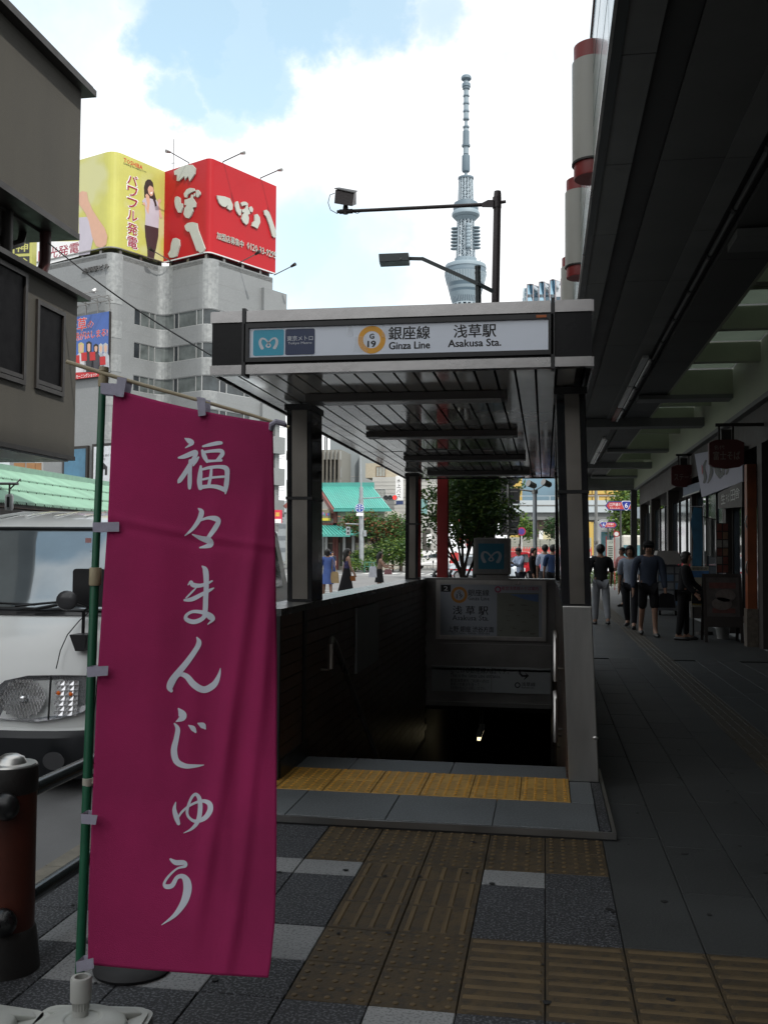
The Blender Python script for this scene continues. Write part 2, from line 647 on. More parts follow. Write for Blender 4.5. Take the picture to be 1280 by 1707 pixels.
def line_mesh(w, l, mats, along='y', n=4):
    b = slab_mesh(w, l, mats)
    b.mat(1)
    for i in range(n):
        if along == 'y':
            c = (i + .5) * w / n
            p = [(c - .012, .015, 0), (c + .012, .015, 0), (c + .012, l - .015, 0), (c - .012, l - .015, 0)]
            q = [(c - .007, .02, .005), (c + .007, .02, .005), (c + .007, l - .02, .005), (c - .007, l - .02, .005)]
        else:
            c = (i + .5) * l / n
            p = [(.012, c - .012, 0), (w - .012, c - .012, 0), (w - .012, c + .012, 0), (.012, c + .012, 0)]
            q = [(.018, c - .007, .005), (w - .018, c - .007, .005), (w - .018, c + .007, .005), (.018, c + .007, .005)]
        b.add(p + q, [(0, 1, 5, 4), (1, 2, 6, 5), (2, 3, 7, 6), (3, 0, 4, 7), (4, 5, 6, 7)])
    return b.mesh('line_tile', mats)


_mc = {}


def tile(kind, x0, x1, y0, y1, jit=.0012):
    w, l = round(x1 - x0, 3), round(y1 - y0, 3)
    k = (kind, w, l)
    if k not in _mc:
        if kind == 'dot':
            _mc[k] = dot_mesh(w, l, [TACB, TACT])
        elif kind == 'ydot':
            _mc[k] = dot_mesh(w, l, [TACY, TACYT], 5, 6)
        elif kind == 'liney':
            _mc[k] = line_mesh(w, l, [TACB, TACT], 'y')
        elif kind == 'linea':
            _mc[k] = line_mesh(w, l, [TACA, TACA], 'y')
        elif kind == 'linex':
            _mc[k] = line_mesh(w, l, [TACB, TACT], 'x')
        else:
            mt = {'dark': GRDK, 'light': GRLT, 'slab': PSLAB}[kind]
            _mc[k] = slab_mesh(w, l, mt).mesh('paving', mt)
    nm = {'dot': 'tactile_tile', 'ydot': 'tactile_tile', 'liney': 'tactile_tile', 'linea': 'tactile_tile', 'linex': 'tactile_tile', 'dark': 'paving_stone', 'light': 'paving_stone', 'slab': 'paving_slab'}[kind]
    return nm, _mc[k], (x0, y0, rnd.uniform(-jit, jit))


def put(kind, x0, x1, y0, y1, parent=pv, dz=0):
    nm, me, (x, y, z) = tile(kind, x0, x1, y0, y1)
    return place(nm, me, parent, (x, y, z + dz))


XS = [-2.17, -1.93, -1.75, -1.46, -1.165, -.868, -.58, -.288, .0, .295]
YS = [1.97, 2.29, 2.61, 2.93, 3.25, 3.565, 3.89, 4.19, 4.515, 4.72, 5.05, 5.385]
LIGHT = {(1, 5), (2, 4), (3, 4), (4, 5), (3, 8), (6, 3), (4, 8), (2, 6), (7, 8), (2, 9), (3, 2), (9, 2), (1, 8), (0, 3), (10, 3)}
XE = XS + [.595, .90, 1.2, 1.5, 1.8, 2.1, 2.4, 2.7, 3.0, 3.4]
for j in range(len(YS) - 1):
    for i in range(len(XE) - 1):
        x0, x1, y0, y1 = XE[i], XE[i + 1], YS[j], YS[j + 1]
        if y1 > 5.3:
            y1 = 5.3 if x0 < .3 else 5.385
        if j >= 9 and x0 >= -1.2 and x0 < .29:
            k = 'dot'
        elif 4 <= j <= 5 and x0 >= -.3:
            k = 'linex'
        elif 4 <= j <= 5 and x0 >= -.9:
            k = 'dot'
        elif 6 <= j <= 8 and -.9 < x0 < -.3:
            k = 'liney'
        elif j >= 6 and x0 >= .29:
            continue
        else:
            k = 'light' if (i, j) in LIGHT else 'dark'
        put(k, x0, x1, y0, y1)
for i in range(9, len(XE) - 1):
    x0, x1 = XE[i], XE[i + 1]
    tac = (5 + 9) == i + 0 and False
    y = 3.89 + (0 if i == 9 else [.0, .25, -.1, .4, .1, .3][i % 6] * 0)
    ends = [3.89, 5.385 if i == 9 else [5.15, 5.21, 4.55, 4.84][i % 4]]
    while ends[-1] < 14.3:
        ends.append(min(14.5, ends[-1] + .70))
    for a, b in zip(ends, ends[1:]):
        if b - a > .05:
            xx0 = .365 if (i == 9 and a > 5.3) else x0
            if i == 13 and a > 3.8:
                continue
            put('slab', xx0, x1, round(a, 2), round(b, 2))
# guiding strip down the arcade
y = 3.89
while y < 22:
    put('linea' if y > 4.4 else 'liney', 1.5, 1.8, round(y, 2), round(y + .30, 2), dz=.001 if y > 14.4 else 0)
    y += .30
g = MB()
for i in range(4):
    xc = 1.5 + (i + .5) * .075
    g.box(xc - .01, xc + .01, 22.1, 44.8, .001, .008)
g.mat(1).box(1.5, 1.8, 22.1, 44.8, -.001, .004)
tag(g.build('tactile_line', [TACA, TACA], pv), kind='stuff')
g = MB()
y = 2.0
km = None
kerbm = M('worn_kerb_stone', (.20, .185, .15), .85, 0, .3, 5, b=.4, bs=50, rv=.1)
km = MB()
km.box(0, .178, .003, .597, -.15, -.004)
km = km.mesh('kerb', kerbm)
while y < 13:
    place('kerb_stone', km, pv, (-2.352, y, 0))
    y += .6
g.box(-2.352, -2.174, 13.1, 45, -.15, -.004).box(-2.352, -2.174, -8, 1.99, -.15, -.004).box(-2.174, 3.42, 45, 45.18, -.15, -.004)
g.build('kerb', kerbm, pv)
# trodden gum and small stains
g = MB()
for k in range(150):
    x, y = rnd.uniform(-2.1, 3.2), rnd.uniform(2.6, 9)
    if -1.98 < x < .4 and y > 5.25:
        continue
    r_ = rnd.uniform(.005, .018)
    a0 = rnd.uniform(0, 6)
    pts = [(x + r_ * rnd.uniform(.6, 1.2) * math.cos(a0 + i * .785), y + r_ * rnd.uniform(.6, 1.2) * math.sin(a0 + i * .785)) for i in range(8)]
    g.poly(FG, [pts], .0035, .0045)
tag(g.build('gum_spot', M('old_gum', (.010, .010, .010), .8), pv), kind='stuff')
# painted orange patch on the kerb line
g = MB()
g.box(-2.30, -2.18, 3.38, 3.66, -.004, .0)
g.build('kerb_mark', M('orange_paint', (.55, .17, .02), .6, 0, .15, 9), pv)
# crossing stripes and stop line
g = MB()
for k in range(9):
    yy = 29.5 + k * 1.35
    g.box(-15.5, -4.6, yy, yy + .5, -.1485, -.142)
RW = M('road_white', (.62, .63, .62), .7, 0, .2, 3)
struct(g.build('crossing_stripes', RW))
g = MB()
g.box(-30, 0, 70, 70.45, -.1485, -.142).box(-60, 40, 86, 86.3, -.1485, -.142)
for k in range(8):
    g.box(-14 + k * 1.0, -13.5 + k, 74, 78, -.1485, -.142)
struct(g.build('stop_line', RW))

# ------------------------------------------------------------------ subway entrance
ent = thing('subway_entrance', 'roofed subway stairway with a white name board, steel fascia and dark tiled walls', 'subway entrance', (0, 6.4, 0))
GRST = M('grey_granite_step', (.095, .105, .11), .6, 0, .22, 2.5, rv=.08, b=.25, bs=110, speck=.6, speckc=(.17, .185, .195), specks=100)
# platform
g = MB()
g.box(-1.95, .36, 5.30, 6.05, -.16, .018).box(-1.95, .36, 6.05, 6.84, -.16, .018)
g.build('platform', M('dark_platform_side', (.05, .052, .055), .6, 0, .2, 4), ent)
g = MB()
g.box(-1.95, .345, 5.285, 5.30, .012, .046).box(.345, .365, 5.285, 6.84, .012, .046)
g.build('platform_edge', STEELD, ent)
for (a, b) in ((-1.95, -1.42), (-1.42, -.86), (-.86, -.28), (-.28, .28)):
    me = slab_mesh(b - a, .56, GRST).mesh('granite', GRST)
    place('granite_slab', me, ent, (a, 5.302 - 6.4, .05))
me = slab_mesh(.06, 1.1, GRDK).mesh('granite_border', GRDK)
place('granite_slab', me, ent, (.283, 5.302 - 6.4, .05))
x = .147
for k in range(7):
    for r_ in range(2):
        nm, me, (a, b, z) = tile('ydot', round(x - .297, 3), round(x, 3), 5.865 + .3 * r_, 6.165 + .3 * r_, 0)
        place('tactile_tile', me, ent, (x - .297, 5.865 + .3 * r_ - 6.4, .052))
    x -= .297
me = slab_mesh(.135, .54, GRST).mesh('granite', GRST)
place('granite_slab', me, ent, (.148, 5.865 - 6.4, .05))
for (a, b) in ((-1.95, -1.30), (-1.30, -.62), (-.62, .147)):
    me = slab_mesh(b - a, .36, GRST).mesh('granite', GRST)
    place('granite_slab', me, ent, (a, 6.468 - 6.4, .05))
# stairs
stm = M('stair_stone', (.07, .07, .068), .7, 0, .2, 3)
g0 = MB()
g0.box(-1.675, .14, 0, .30, -.5, 0)
g0 = g0.mesh('step', stm)
for k in range(28):
    place('step', g0, ent, (0, 6.842 + .30 * k - 6.4, -.10 - .165 * k))
# stairwell walls below ground and ceiling beyond the lintel
SWALL = M('stairwell_wall', (.05, .046, .042), .6, 0, .2, 2)
g = MB()
g.box(-1.93, -1.72, 6.84, 24, -6, 0.0).box(.17, .33, 6.84, 24, -6, 0.0).box(-1.93, .33, 23.8, 24, -6, -1)
g.box(-1.72, .17, 14.12, 23.8, -.75, -.64)
g.box(-1.93, .33, 14.3, 24, -.63, -.02)
g.box(-1.93, .33, 15.2, 24, -5.2, -5.0)
g.build('stairwell', SWALL, ent)
# a lamp deep in the stairwell
g = MB()
g.box(-1.05, -1.0, 15.4, 16.3, -1.42, -1.36)
L = thing('stairwell_lamp', 'small warm tube light glowing deep down in the dark stairwell', 'lamp', (-1.02, 15.8, -1.36))
g.build('tube', M('warm_tube', (1.0, .86, .5), .5, 0, 0, emit=2.2), L)
MB().box(-1.07, -.98, 15.35, 16.35, -1.36, -1.33).build('housing', STEELD, L)
MB().bar((-1.02, 15.5, -1.33), (-1.02, 15.5, -.75), .02).bar((-1.02, 16.2, -1.33), (-1.02, 16.2, -.75), .02).build('hanger', STEELD, L)

# side walls: core, bricks, coping
BRK = M('brown_wall_tile', (.090, .056, .040), .35, 0, .25, 8, rv=.22, b=.25, bs=60)
JNT = M('wall_joint', (.02, .017, .015), .8, 0, .2, 6)
g = MB()
g.box(-1.90, -1.70, 6.09, 14.1, -1.2, 1.09)
g.build('wall_core', JNT, ent)
g = MB()
g.box(-1.92, -1.665, 6.08, 14.1, 1.09, 1.135)
g.build('coping', M('dark_coping', (.11, .115, .115), .28, .6, .15, 3), ent)
g = MB()
g.box(-1.905, -1.668, 6.06, 6.09, .03, 1.09).box(-1.70, -1.668, 6.70, 6.78, -.2, 1.09).box(-1.70, -1.66, 6.09, 6.84, .05, .17)
g.build('steel_trim', BLACK, ent)
bm_ = MB()
bm_.box(0, .022, .002, .398, .003, .081)
bme = bm_.mesh('brick', BRK)
bme2 = MB().box(0, .022, .002, .588, .003, .081).mesh('brick', BRK)
rest = MB()
cnt = 0
cands = []
for c in range(26):
    z = 1.005 - .084 * c
    if z > .16:
        cands.append((0, z, 6.10, 1))
    y = 6.79 - (.2 if c % 2 else 0)
    while y < 13.7:
        ya = max(y, 6.79)
        if z > -.10 - (ya - 6.84) * .55 - .2:
            cands.append((1, z, y, 0))
        y += .4
cands.sort(key=lambda q: q[2])
for (k, z, y, first) in cands:
    if first:
        place('brick', bme2, ent, (-1.70, y - 6.4, z))
        cnt += 1
        continue
    if y < 6.78:
        rest.box(-1.70, -1.678, 6.784, y + .398, z + .003, z + .081)
        continue
    if cnt < 296:
        place('brick', bme, ent, (-1.70, y - 6.4, z))
        cnt += 1
    else:
        rest.box(-1.70, -1.678, y + .002, y + .398, z + .003, z + .081)
tag(rest.build('brickwork', BRK, ent), kind='stuff')
# notice board on the left wall
g = MB()
g.box(-1.676, -1.655, 8.6, 9.75, .42, 1.0)
g.build('notice_board', M('notice_grey', (.20, .215, .22), .4, 0, .1, 3), ent)
# left handrail
hr = MB()
P = [(-1.60, 7.25, .62), (-1.60, 7.25, .80), (-1.60, 7.30, .84), (-1.60, 7.40, .80), (-1.60, 9.6, -.62), (-1.60, 13.0, -2.6)]
hr.tube(P, .024, 8)
o = hr.build('handrail', STEEL, ent)
g = MB()
for (yy, zz) in ((7.27, .66), (8.5, .09), (9.6, -.62)):
    g.tube([(-1.69, yy, zz - .05), (-1.62, yy, zz - .05), (-1.60, yy, zz)], .011, 6)
g.build('rail_bracket', STEELD, o)
# right wall with steel end panel (leans a little outwards at the foot)
g = MB()
g.box(.155, .29, 6.46, 14.1, -.2, 1.10)
g.build('wall_core', JNT, ent)
bmr = MB().box(-.022, 0, .002, .398, .003, .081).mesh('brick', BRK)
rest = MB()
for c in range(26):
    z = 1.005 - .084 * c
    y = 6.5
    while y < 13.7:
        rest.box(.133, .155, y + .002, y + .398, z + .003, z + .081)
        y += .4
tag(rest.build('brickwork', BRK, ent), kind='stuff')
g = MB()
g.box(.13, .298, 6.5, 14.1, 1.10, 1.15)
g.build('coping', M('dark_coping'[:], (0, 0, 0)), ent)
g = MB()
z0, z1, y0, y1 = .05, 1.165, 6.40, 6.46
g.hexa([(.146, y0, z0), (.336, y0, z0), (.336, y1, z0), (.146, y1, z0), (.108, y0, z1), (.292, y0, z1), (.292, y1, z1), (.108, y1, z1)])
ep = g.build('end_panel', STEEL, ent, bevel=.006)
g = MB()
g.ball((.315, 6.399, .33), .020, (1, .25, .6), 10, 6)
g.build('dent', STEEL, ep)
g = MB()
g.hexa([(.30, 6.462, 0), (.338, 6.462, 0), (.338, 14.1, 0), (.30, 14.1, 0), (.28, 6.462, 1.11), (.293, 6.462, 1.11), (.293, 14.1, 1.11), (.28, 14.1, 1.11)])
g.build('outer_cladding', M('dark_cladding', (.05, .05, .05), .4, .3, .2, 3), ent)
# right handrails
for (x_, zt) in ((.075, .88), (.075, .42)):
    hr = MB()
    hr.tube([(x_, 7.6, zt - .35), (x_, 7.6, zt - .02), (x_, 7.63, zt + .02), (x_, 7.72, zt), (x_, 10.5, zt - 1.75), (x_, 13, zt - 3.2)], .021, 8)
    o = hr.build('handrail', STEEL, ent)
    g = MB()
    for (yy, zz) in ((7.6, zt - .22), (8.4, zt - .42), (9.6, zt - 1.2)):
        g.tube([(.135, yy, zz - .03), (x_, yy, zz - .03), (x_, yy, zz + .01)], .010, 6)
    g.build('rail_bracket', STEEL, o)

# back wall with its boards
YB = 13.9
FB = FY(YB)
g = MB()
g.box(-1.70, .155, YB + .03, YB + .25, -.66, 1.09)
g.build('back_wall', STEELD, ent)
g = MB()
g.box(-1.72, .17, YB - .06, YB + .27, 1.09, 1.145)
g.build('coping', STEELD, ent)
g = MB()
g.fbox(FB, -1.70, .155, -.66, -.60, 0, .03).fbox(FB, -1.70, .155, -.10, .22, -.02, .015).fbox(FB, -1.70, .155, -.155, -.125, 0, .03)
g.build('steel_band', STEELD, ent)


def wb(px, py):
    q = at(px, py, Y=YB)
    return q.x, q.z


def big_sign():
    c = lambda a, b: wb(720 + a / 5.818, 950 + b / 5.818)
    x0, z1 = c(45, 95)
    x1, z0 = c(1105, 690)
    f = MB()
    f.fbox(FB, x0, x1, z0, z1, 0, .05)
    f.fbox(FB, x0, x1, z1 - .05, z1, .05, .07).fbox(FB, x0, x1, z0, z0 + .05, .05, .07).fbox(FB, x0, x0 + .05, z0 + .05, z1 - .05, .05, .07).fbox(FB, x1 - .05, x1, z0 + .05, z1 - .05, .05, .07)
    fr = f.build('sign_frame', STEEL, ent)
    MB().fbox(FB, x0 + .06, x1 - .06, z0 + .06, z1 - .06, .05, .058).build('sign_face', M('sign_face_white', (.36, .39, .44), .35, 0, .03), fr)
    n = .0605
    t = MB()

    def tx(s, a0, b0, a1, b1, bold=.02):
        u0, v0 = c(a0, b1)
        u1, v1 = c(a1, b0)
        t.text(FB, s, u0, v0, u1 - u0, v1 - v0, n, bold, 1)
    tx('銀座線', 350, 190, 555, 250)
    tx('Ginza Line', 350, 258, 555, 292)
    tx('浅 草 駅', 205, 350, 545, 430, .03)
    tx('Asakusa Sta.', 200, 440, 552, 485)
    tx('上野 銀座 渋谷方面', 160, 548, 600, 595)
    tx('for Ueno, Ginza, Shibuya', 190, 600, 560, 625, 0)
    tx('G', 248, 200, 280, 232, .03)
    tx('19', 240, 232, 298, 275, .03)
    u0, v0 = c(90, 210)
    u1, v1 = c(185, 145)
    t.fbox(FB, u0, u1, v0, v1, .0585, .0595)
    t.build('lettering', INK, fr)
    t = MB()
    u0, v0 = c(118, 198)
    u1, v1 = c(158, 158)
    t.text(FB, '2', u0, v0, u1 - u0, v1 - v0, n, .02)
    t.build('number', INKW, fr)
    t = MB()
    u, v = c(266, 240)
    r = (c(345, 240)[0] - c(187, 240)[0]) / 2
    t.disc(FB, u, v, r, n, n, 28, r * .66)
    t.build('line_ring', M('ring_orange', (.45, .19, .03), .5, 0, .05), fr)
    # area map on the right half
    t = MB()
    u0, v0 = c(630, 640)
    u1, v1 = c(1035, 225)
    t.fbox(FB, u0, u1, v0, v1, .0585, .0592)
    u0, v0 = c(760, 300)
    t.mat(1).poly(FB, [[c(760, 235), c(1030, 235), c(1030, 310), c(900, 285)][::-1]], .0602, .0602)
    t.mat(2)
    rr = random.Random(3)
    for k in range(26):
        a, b = rr.uniform(640, 1000), rr.uniform(320, 620)
        w, h = rr.uniform(10, 60), rr.uniform(3, 10)
        p0, q0 = c(a, b + h)
        p1, q1 = c(a + w, b)
        t.poly(FB, [[(p0, q0), (p1, q0), (p1, q1), (p0, q1)]], .0602, .0602)
    t.build('area_map', [M('map_paper', (.22, .23, .20), .5, 0, .05), M('map_blue', (.12, .2, .42), .5), M('map_grey', (.16, .15, .13), .5)], fr)
    t = MB()
    u0, v0 = c(675, 195)
    u1, v1 = c(1030, 162)
    t.text(FB, '都営浅草線のりば案内', u0, v0, u1 - u0, v1 - v0, n, .02, 1)
    u, v = c(640, 188)
    t.disc(FB, u, v, .045, n, n, 20, .027)
    t.build('red_lettering', M('ink_rose', (.40, .05, .12), .5), fr)


big_sign()


def low_sign():
    c = lambda a, b: wb(720 + a / 5.818, 950 + b / 5.818)
    x0, z1 = c(0, 925)
    x1, z0 = c(1145, 1205)
    f = MB()
    xm = c(575, 1000)[0]
    f.fbox(FB, x0, xm - .006, z0, z1, 0, .03).fbox(FB, xm + .006, x1, z0, z1, 0, .03)
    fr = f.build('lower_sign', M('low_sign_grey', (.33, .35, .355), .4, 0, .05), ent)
    t = MB()

    def tx(s, a0, b0, a1, b1, bold=.0):
        u0, v0 = c(a0, b1)
        u1, v1 = c(a1, b0)
        t.text(FB, s, u0, v0, u1 - u0, v1 - v0, .032, bold, 1)
    tx('ここは◎銀座線入口です。', 180, 950, 745, 995, .01)
    tx('This is the Ginza Line entrance.', 180, 1010, 665, 1035)
    tx('都営浅草線をご利用の方は', 180, 1060, 550, 1085)
    tx('駅前の交差点を渡って', 180, 1095, 460, 1118)
    tx('反対側の出入口へお越しください。', 180, 1130, 520, 1155)
    tx('浅草線', 865, 1090, 1000, 1125, .02)
    tx('Asakusa Line', 865, 1130, 990, 1145)
    u, v = c(828, 1115)
    t.disc(FB, u, v, .04, .032, .032, 20, .026)
    # turning arrow
    ar = [(838, 965), (858, 965), (862, 1000), (880, 1018), (915, 1015), (895, 985), (940, 1025), (888, 1068), (905, 1035), (870, 1035), (842, 1005)]
    t.poly(FB, [[c(a, b) for a, b in ar][::-1]], .032, .032)
    t.build('lettering', INK, fr)


low_sign()


# ribbon() keeps a minimum width of .5, so scale the emblem path up before mapping
def metro_mark(mb, F, cx, cy, w, h, n):
    pts = [(-62, -70), (-78, -30), (-84, 15), (-68, 52), (-35, 44), (-6, 5), (20, -38), (0, -60), (-20, -38), (6, 5), (35, 44), (68, 52), (84, 15), (78, -30), (62, -70)]
    wd = [34, 31, 27, 24, 20, 17, 16, 16, 16, 17, 20, 24, 27, 31, 34]
    mb.ribbon(lambda x, y, k: F.p(cx + x / 100 * w / 2, cy + y / 100 * h / 2, n), [(x, y, ww) for (x, y), ww in zip(pts, wd)], 0, 6)


# illuminated cube standing on the back wall
lb = thing('logo_light_box', 'grey light box with a blue square and pale emblem on the stair back wall', 'sign', (-.78, 13.95, 1.145))
a, b = at(790, 957, Y=13.85), at(850, 897, Y=13.85)
FL = FY(13.80)
g = MB()
g.box(a.x, b.x, 13.82, 14.26, 1.20, b.z)
g.build('box_body', STEELD, lb, bevel=.01)
MB().box(a.x + .03, b.x - .03, 13.86, 14.2, 1.145, 1.20).build('foot', STEELD, lb)
cx, cz = (a.x + b.x) / 2 + .0, (1.20 + b.z) / 2
MB().rrect(FL, a.x + .035, b.x - .035, 1.23, b.z - .03, .01, -.02, .005).build('glass_face', M('box_glass', (.24, .25, .25), .25, 0, .04), lb)
bf = MB().rrect(FL, cx - .19, cx + .17, cz - .18, cz + .18, .01, .005, .008).build('blue_square', M('emblem_blue', (.02, .19, .30), .4, 0, .05), lb)
t = MB()
metro_mark(t, FL, cx - .01, cz, .30, .22, .010)
t.build('emblem', M('emblem_pale', (.45, .5, .55), .5), lb)

# pillars
PIL = []


def pillar(x0, x1, y0, y1, z0, z1, sh0=0.0, sh1=0.0, strip=(.25, .85)):
    """black post with a steel strip on its front; sh = sideways shift at foot and head"""
    g = MB()
    g.hexa([(x0 + sh0, y0, z0), (x1 + sh0, y0, z0), (x1 + sh0, y1, z0), (x0 + sh0, y1, z0), (x0 + sh1, y0, z1), (x1 + sh1, y0, z1), (x1 + sh1, y1, z1), (x0 + sh1, y1, z1)])
    p = g.build('pillar', BLACKG, ent, bevel=.004)
    w = x1 - x0
    a, b = x0 + w * strip[0], x0 + w * strip[1]
    zm = z0 + (z1 - z0) * .52
    for (q0, q1) in ((z0 + .02, zm - .012), (zm + .012, z1 - .04)):
        s0 = sh0 + (sh1 - sh0) * (q0 - z0) / (z1 - z0)
        s1 = sh0 + (sh1 - sh0) * (q1 - z0) / (z1 - z0)
        k = MB()
        k.hexa([(a + s0, y0 - .008, q0), (b + s0, y0 - .008, q0), (b + s0, y0 + .002, q0), (a + s0, y0 + .002, q0), (a + s1, y0 - .008, q1), (b + s1, y0 - .008, q1), (b + s1, y0 + .002, q1), (a + s1, y0 + .002, q1)])
        k.build('steel_strip', M('pillar_steel', (.20, .185, .165), .36, .95, .12, 3, b=.05, bs=30), p)
    k = MB()
    k.box(x0 + (sh0 + sh1) / 2 - .006, x1 + (sh0 + sh1) / 2 + .006, y0 - .016, y1 + .004, zm - .010, zm + .010)
    k.build('strap', BLACK, p)
    MB().box(x0 + sh1 - .012, x1 + sh1 + .012, y0 - .02, y1 + .01, z1 - .05, z1 - .005).build('cap', BLACK, p)


pillar(-1.875, -1.685, 7.0, 7.34, 1.135, 2.60, 0, -.02, (.22, .82))
pillar(-1.90, -1.72, 13.3, 13.62, 1.135, 2.60, 0, 0, (.30, .78))
pillar(.085, .275, 6.50, 6.95, 1.155, 2.60, .02, -.018, (.28, .78))
pillar(.13, .32, 13.3, 13.85, 1.15, 2.60, 0, 0, (.28, .78))

# roof
RX0, RX1, RY0, RY1, RZ0, RZ1 = -2.055, .268, 5.8, 14.45, 2.60, 2.99
g = MB()
g.box(RX0 + .03, RX1 - .03, RY0 + .06, RY1 - .03, RZ0 + .08, RZ1 - .05)
g.build('roof_body', M('roof_black', (.02, .02, .02), .6), ent)
xs = RX0 + .02
SLAT = M('ceiling_panel_metal', (.92, .92, .89), .09, .52, .10, 1.5, b=.012, bs=3)
w = .124
k = 0
while xs + w < RX1 - .0:
    for (ya, yb) in ((RY0 + .03, 10.6), (10.63, RY1 - .03)):
        g = MB()
        g.box(0, w - .016, 0, yb - ya, 0, .02)
        o = place('ceiling_panel', g.mesh('panel', SLAT), ent, (xs, ya - 6.4, RZ0 + .012))
        o.rotation_euler.y = rnd.uniform(-.004, .004)
        o.rotation_euler.x = rnd.uniform(-.0015, .0015)
    xs += w
FS = M('fascia_black', (.010, .010, .011), .3, 0, .3, 2, sp=.22)
FST = M('fascia_steel', (.37, .36, .355), .28, 1.0, .26, 1.6, b=.05, bs=20)
FF = FY(RY0)
c_ = lambda px, py: (at(px, py, Y=RY0).x, at(px, py, Y=RY0).z)


def zat(px, py):
    return at(px, py, Y=RY0).z


zt, ztb, zbt, zb = 2.995, 2.925, 2.665, 2.60
XL, XR = RX0, RX1
P1, P2 = at(408, 560, Y=RY0).x, at(921, 555, Y=RY0).x
seg = ((XL, P1 - .012), (P1 + .012, P2 - .012), (P2 + .012, XR))
fb = None
for i, (a, b) in enumerate(seg):
    g = MB()
    g.fbox(FF, a, b, ztb, zt, -.06, .012)
    g.build('top_trim', FST, ent)
    g = MB()
    g.fbox(FF, a, b, zb, zbt - .008, -.06, .012)
    g.build('bottom_trim', FST, ent)
    g = MB()
    g.fbox(FF, a, b, zbt - .008, ztb, -.08, 0)
    g.build('fascia_panel', FS, ent)
for x in (P1, P2):
    MB().fbox(FF, x - .011, x + .011, zb - .012, zt + .014, -.08, .022).build('fascia_joint', BLACK, ent)
for sx, s in ((XL, -1), (XR, 1)):
    a, b = (sx - .012, sx) if s < 0 else (sx, sx + .012)
    MB().box(a, b, RY0, RY1, ztb, zt).build('top_trim', FST, ent)
    MB().box(a, b, RY0, RY1, zb, zbt - .008).build('bottom_trim', FST, ent)
    MB().box(sx if s < 0 else sx - .02, sx + .02 if s < 0 else sx, RY0 + .001, RY1, zbt - .008, ztb).build('fascia_panel', FS, ent)
MB().box(XL, XR, RY1, RY1 + .02, zb, zt).build('back_fascia', FS, ent)
MB().box(XL + .02, XR - .02, RY0 + .08, RY1, zt - .05, zt - .02).build('roof_sheet', STEELD, ent)


def name_board():
    q = lambda a, b: c_(340 + a / 1.9394, 480 + b / 1.9394)
    x0, x1 = q(150, 0)[0], q(1112, 0)[0]
    z1, z0 = 2.885, 2.70
    f = MB()
    for (a, b, c, d) in ((x0 - .03, x1 + .03, z1, z1 + .028), (x0 - .03, x1 + .03, z0 - .028, z0), (x0 - .03, x0, z0, z1), (x1, x1 + .03, z0, z1)):
        f.fbox(FF, a, b, c, d, 0, .022)
    fr = f.build('board_frame', BLACK, ent)
    MB().fbox(FF, x0, x1, z0, z1, 0, .006).build('board_face', M('board_white', (.72, .78, .88), .16, 0, .03, 2, coat=.4), fr)
    H = z1 - z0
    # square emblems
    a0, a1 = q(163, 0)[0], q(262, 0)[0]
    MB().rrect(FF, a0, a1, z0 + .012, z1 - .012, .012, .006, .008).build('blue_square', M('sky_blue_print', (.035, .38, .55), .3, 0, .05), fr)
    t = MB()
    metro_mark(t, FF, (a0 + a1) / 2, (z0 + z1) / 2, .128, .098, .0095)
    b0, b1 = q(266, 0)[0], q(361, 0)[0]
    t.text(FF, '東京メトロ', b0 + .012, z0 + .098, b1 - b0 - .024, .032, .0095, .012, 2)
    t.text(FF, 'Tokyo Metro', b0 + .018, z0 + .073, b1 - b0 - .036, .019, .0095, 0, 2)
    MB().rrect(FF, b0, b1, z0 + .012, z1 - .012, .012, .006, .008).build('navy_square', M('navy_print', (.018, .035, .10), .3, 0, .1), fr)
    t.build('white_lettering', M('print_white', (.66, .69, .74), .4), fr)
    cx = q(544, 0)[0]
    r = H * .46
    MB().disc(FF, cx, (z0 + z1) / 2, r, .007, .007, 40, r * .62).build('line_ring', M('ring_yellow_orange', (.85, .40, .03), .4, 0, .05), fr)
    t = MB()
    t.text(FF, 'G', cx - .012, (z0 + z1) / 2 + .006, .026, .030, .0077, .12, 3)
    t.text(FF, '19', cx - .024, (z0 + z1) / 2 - .045, .048, .038, .0077, .12, 3)
    u0, u1 = q(598, 0)[0], q(731, 0)[0]
    t.text(FF, '銀座線', u0, z0 + .088, u1 - u0, .080, .0075, .045, 3)
    t.text(FF, 'Ginza Line', u0 + .004, z0 + .030, u1 - u0 - .004, .044, .0075, .09, 3)
    u0, u1 = q(808, 0)[0], q(944, 0)[0]
    t.text(FF, '浅草駅', u0, z0 + .088, u1 - u0, .080, .0075, .045, 3)
    u0, u1 = q(790, 0)[0], q(960, 0)[0]
    t.text(FF, 'Asakusa Sta.', u0, z0 + .034, u1 - u0, .044, .0075, .09, 3)
    t.build('black_lettering', INK, fr)
    # clear film patches, as on the real board
    t = MB()
    for (a, b, c, d) in ((.36, .41, .1, .62), (.335, .36, .62, .98), (.455, .49, .55, .99)):
        t = MB().poly(FF, [[(x0 + (x1 - x0) * a, z0 + H * c), (x0 + (x1 - x0) * b, z0 + H * c), (x0 + (x1 - x0) * (b - .005), z0 + H * d), (x0 + (x1 - x0) * (a + .006), z0 + H * d)]], .011, .011)
        t.build('clear_patch', M('clear_film', (.75, .77, .78), .15, alpha=.16), fr)
    MB().fbox(FF, x1 - .07, x1 - .01, z1 + .006, z1 + .022, .022, .025).build('sticker', M('orange_sticker', (.45, .12, .03), .5), fr)


name_board()
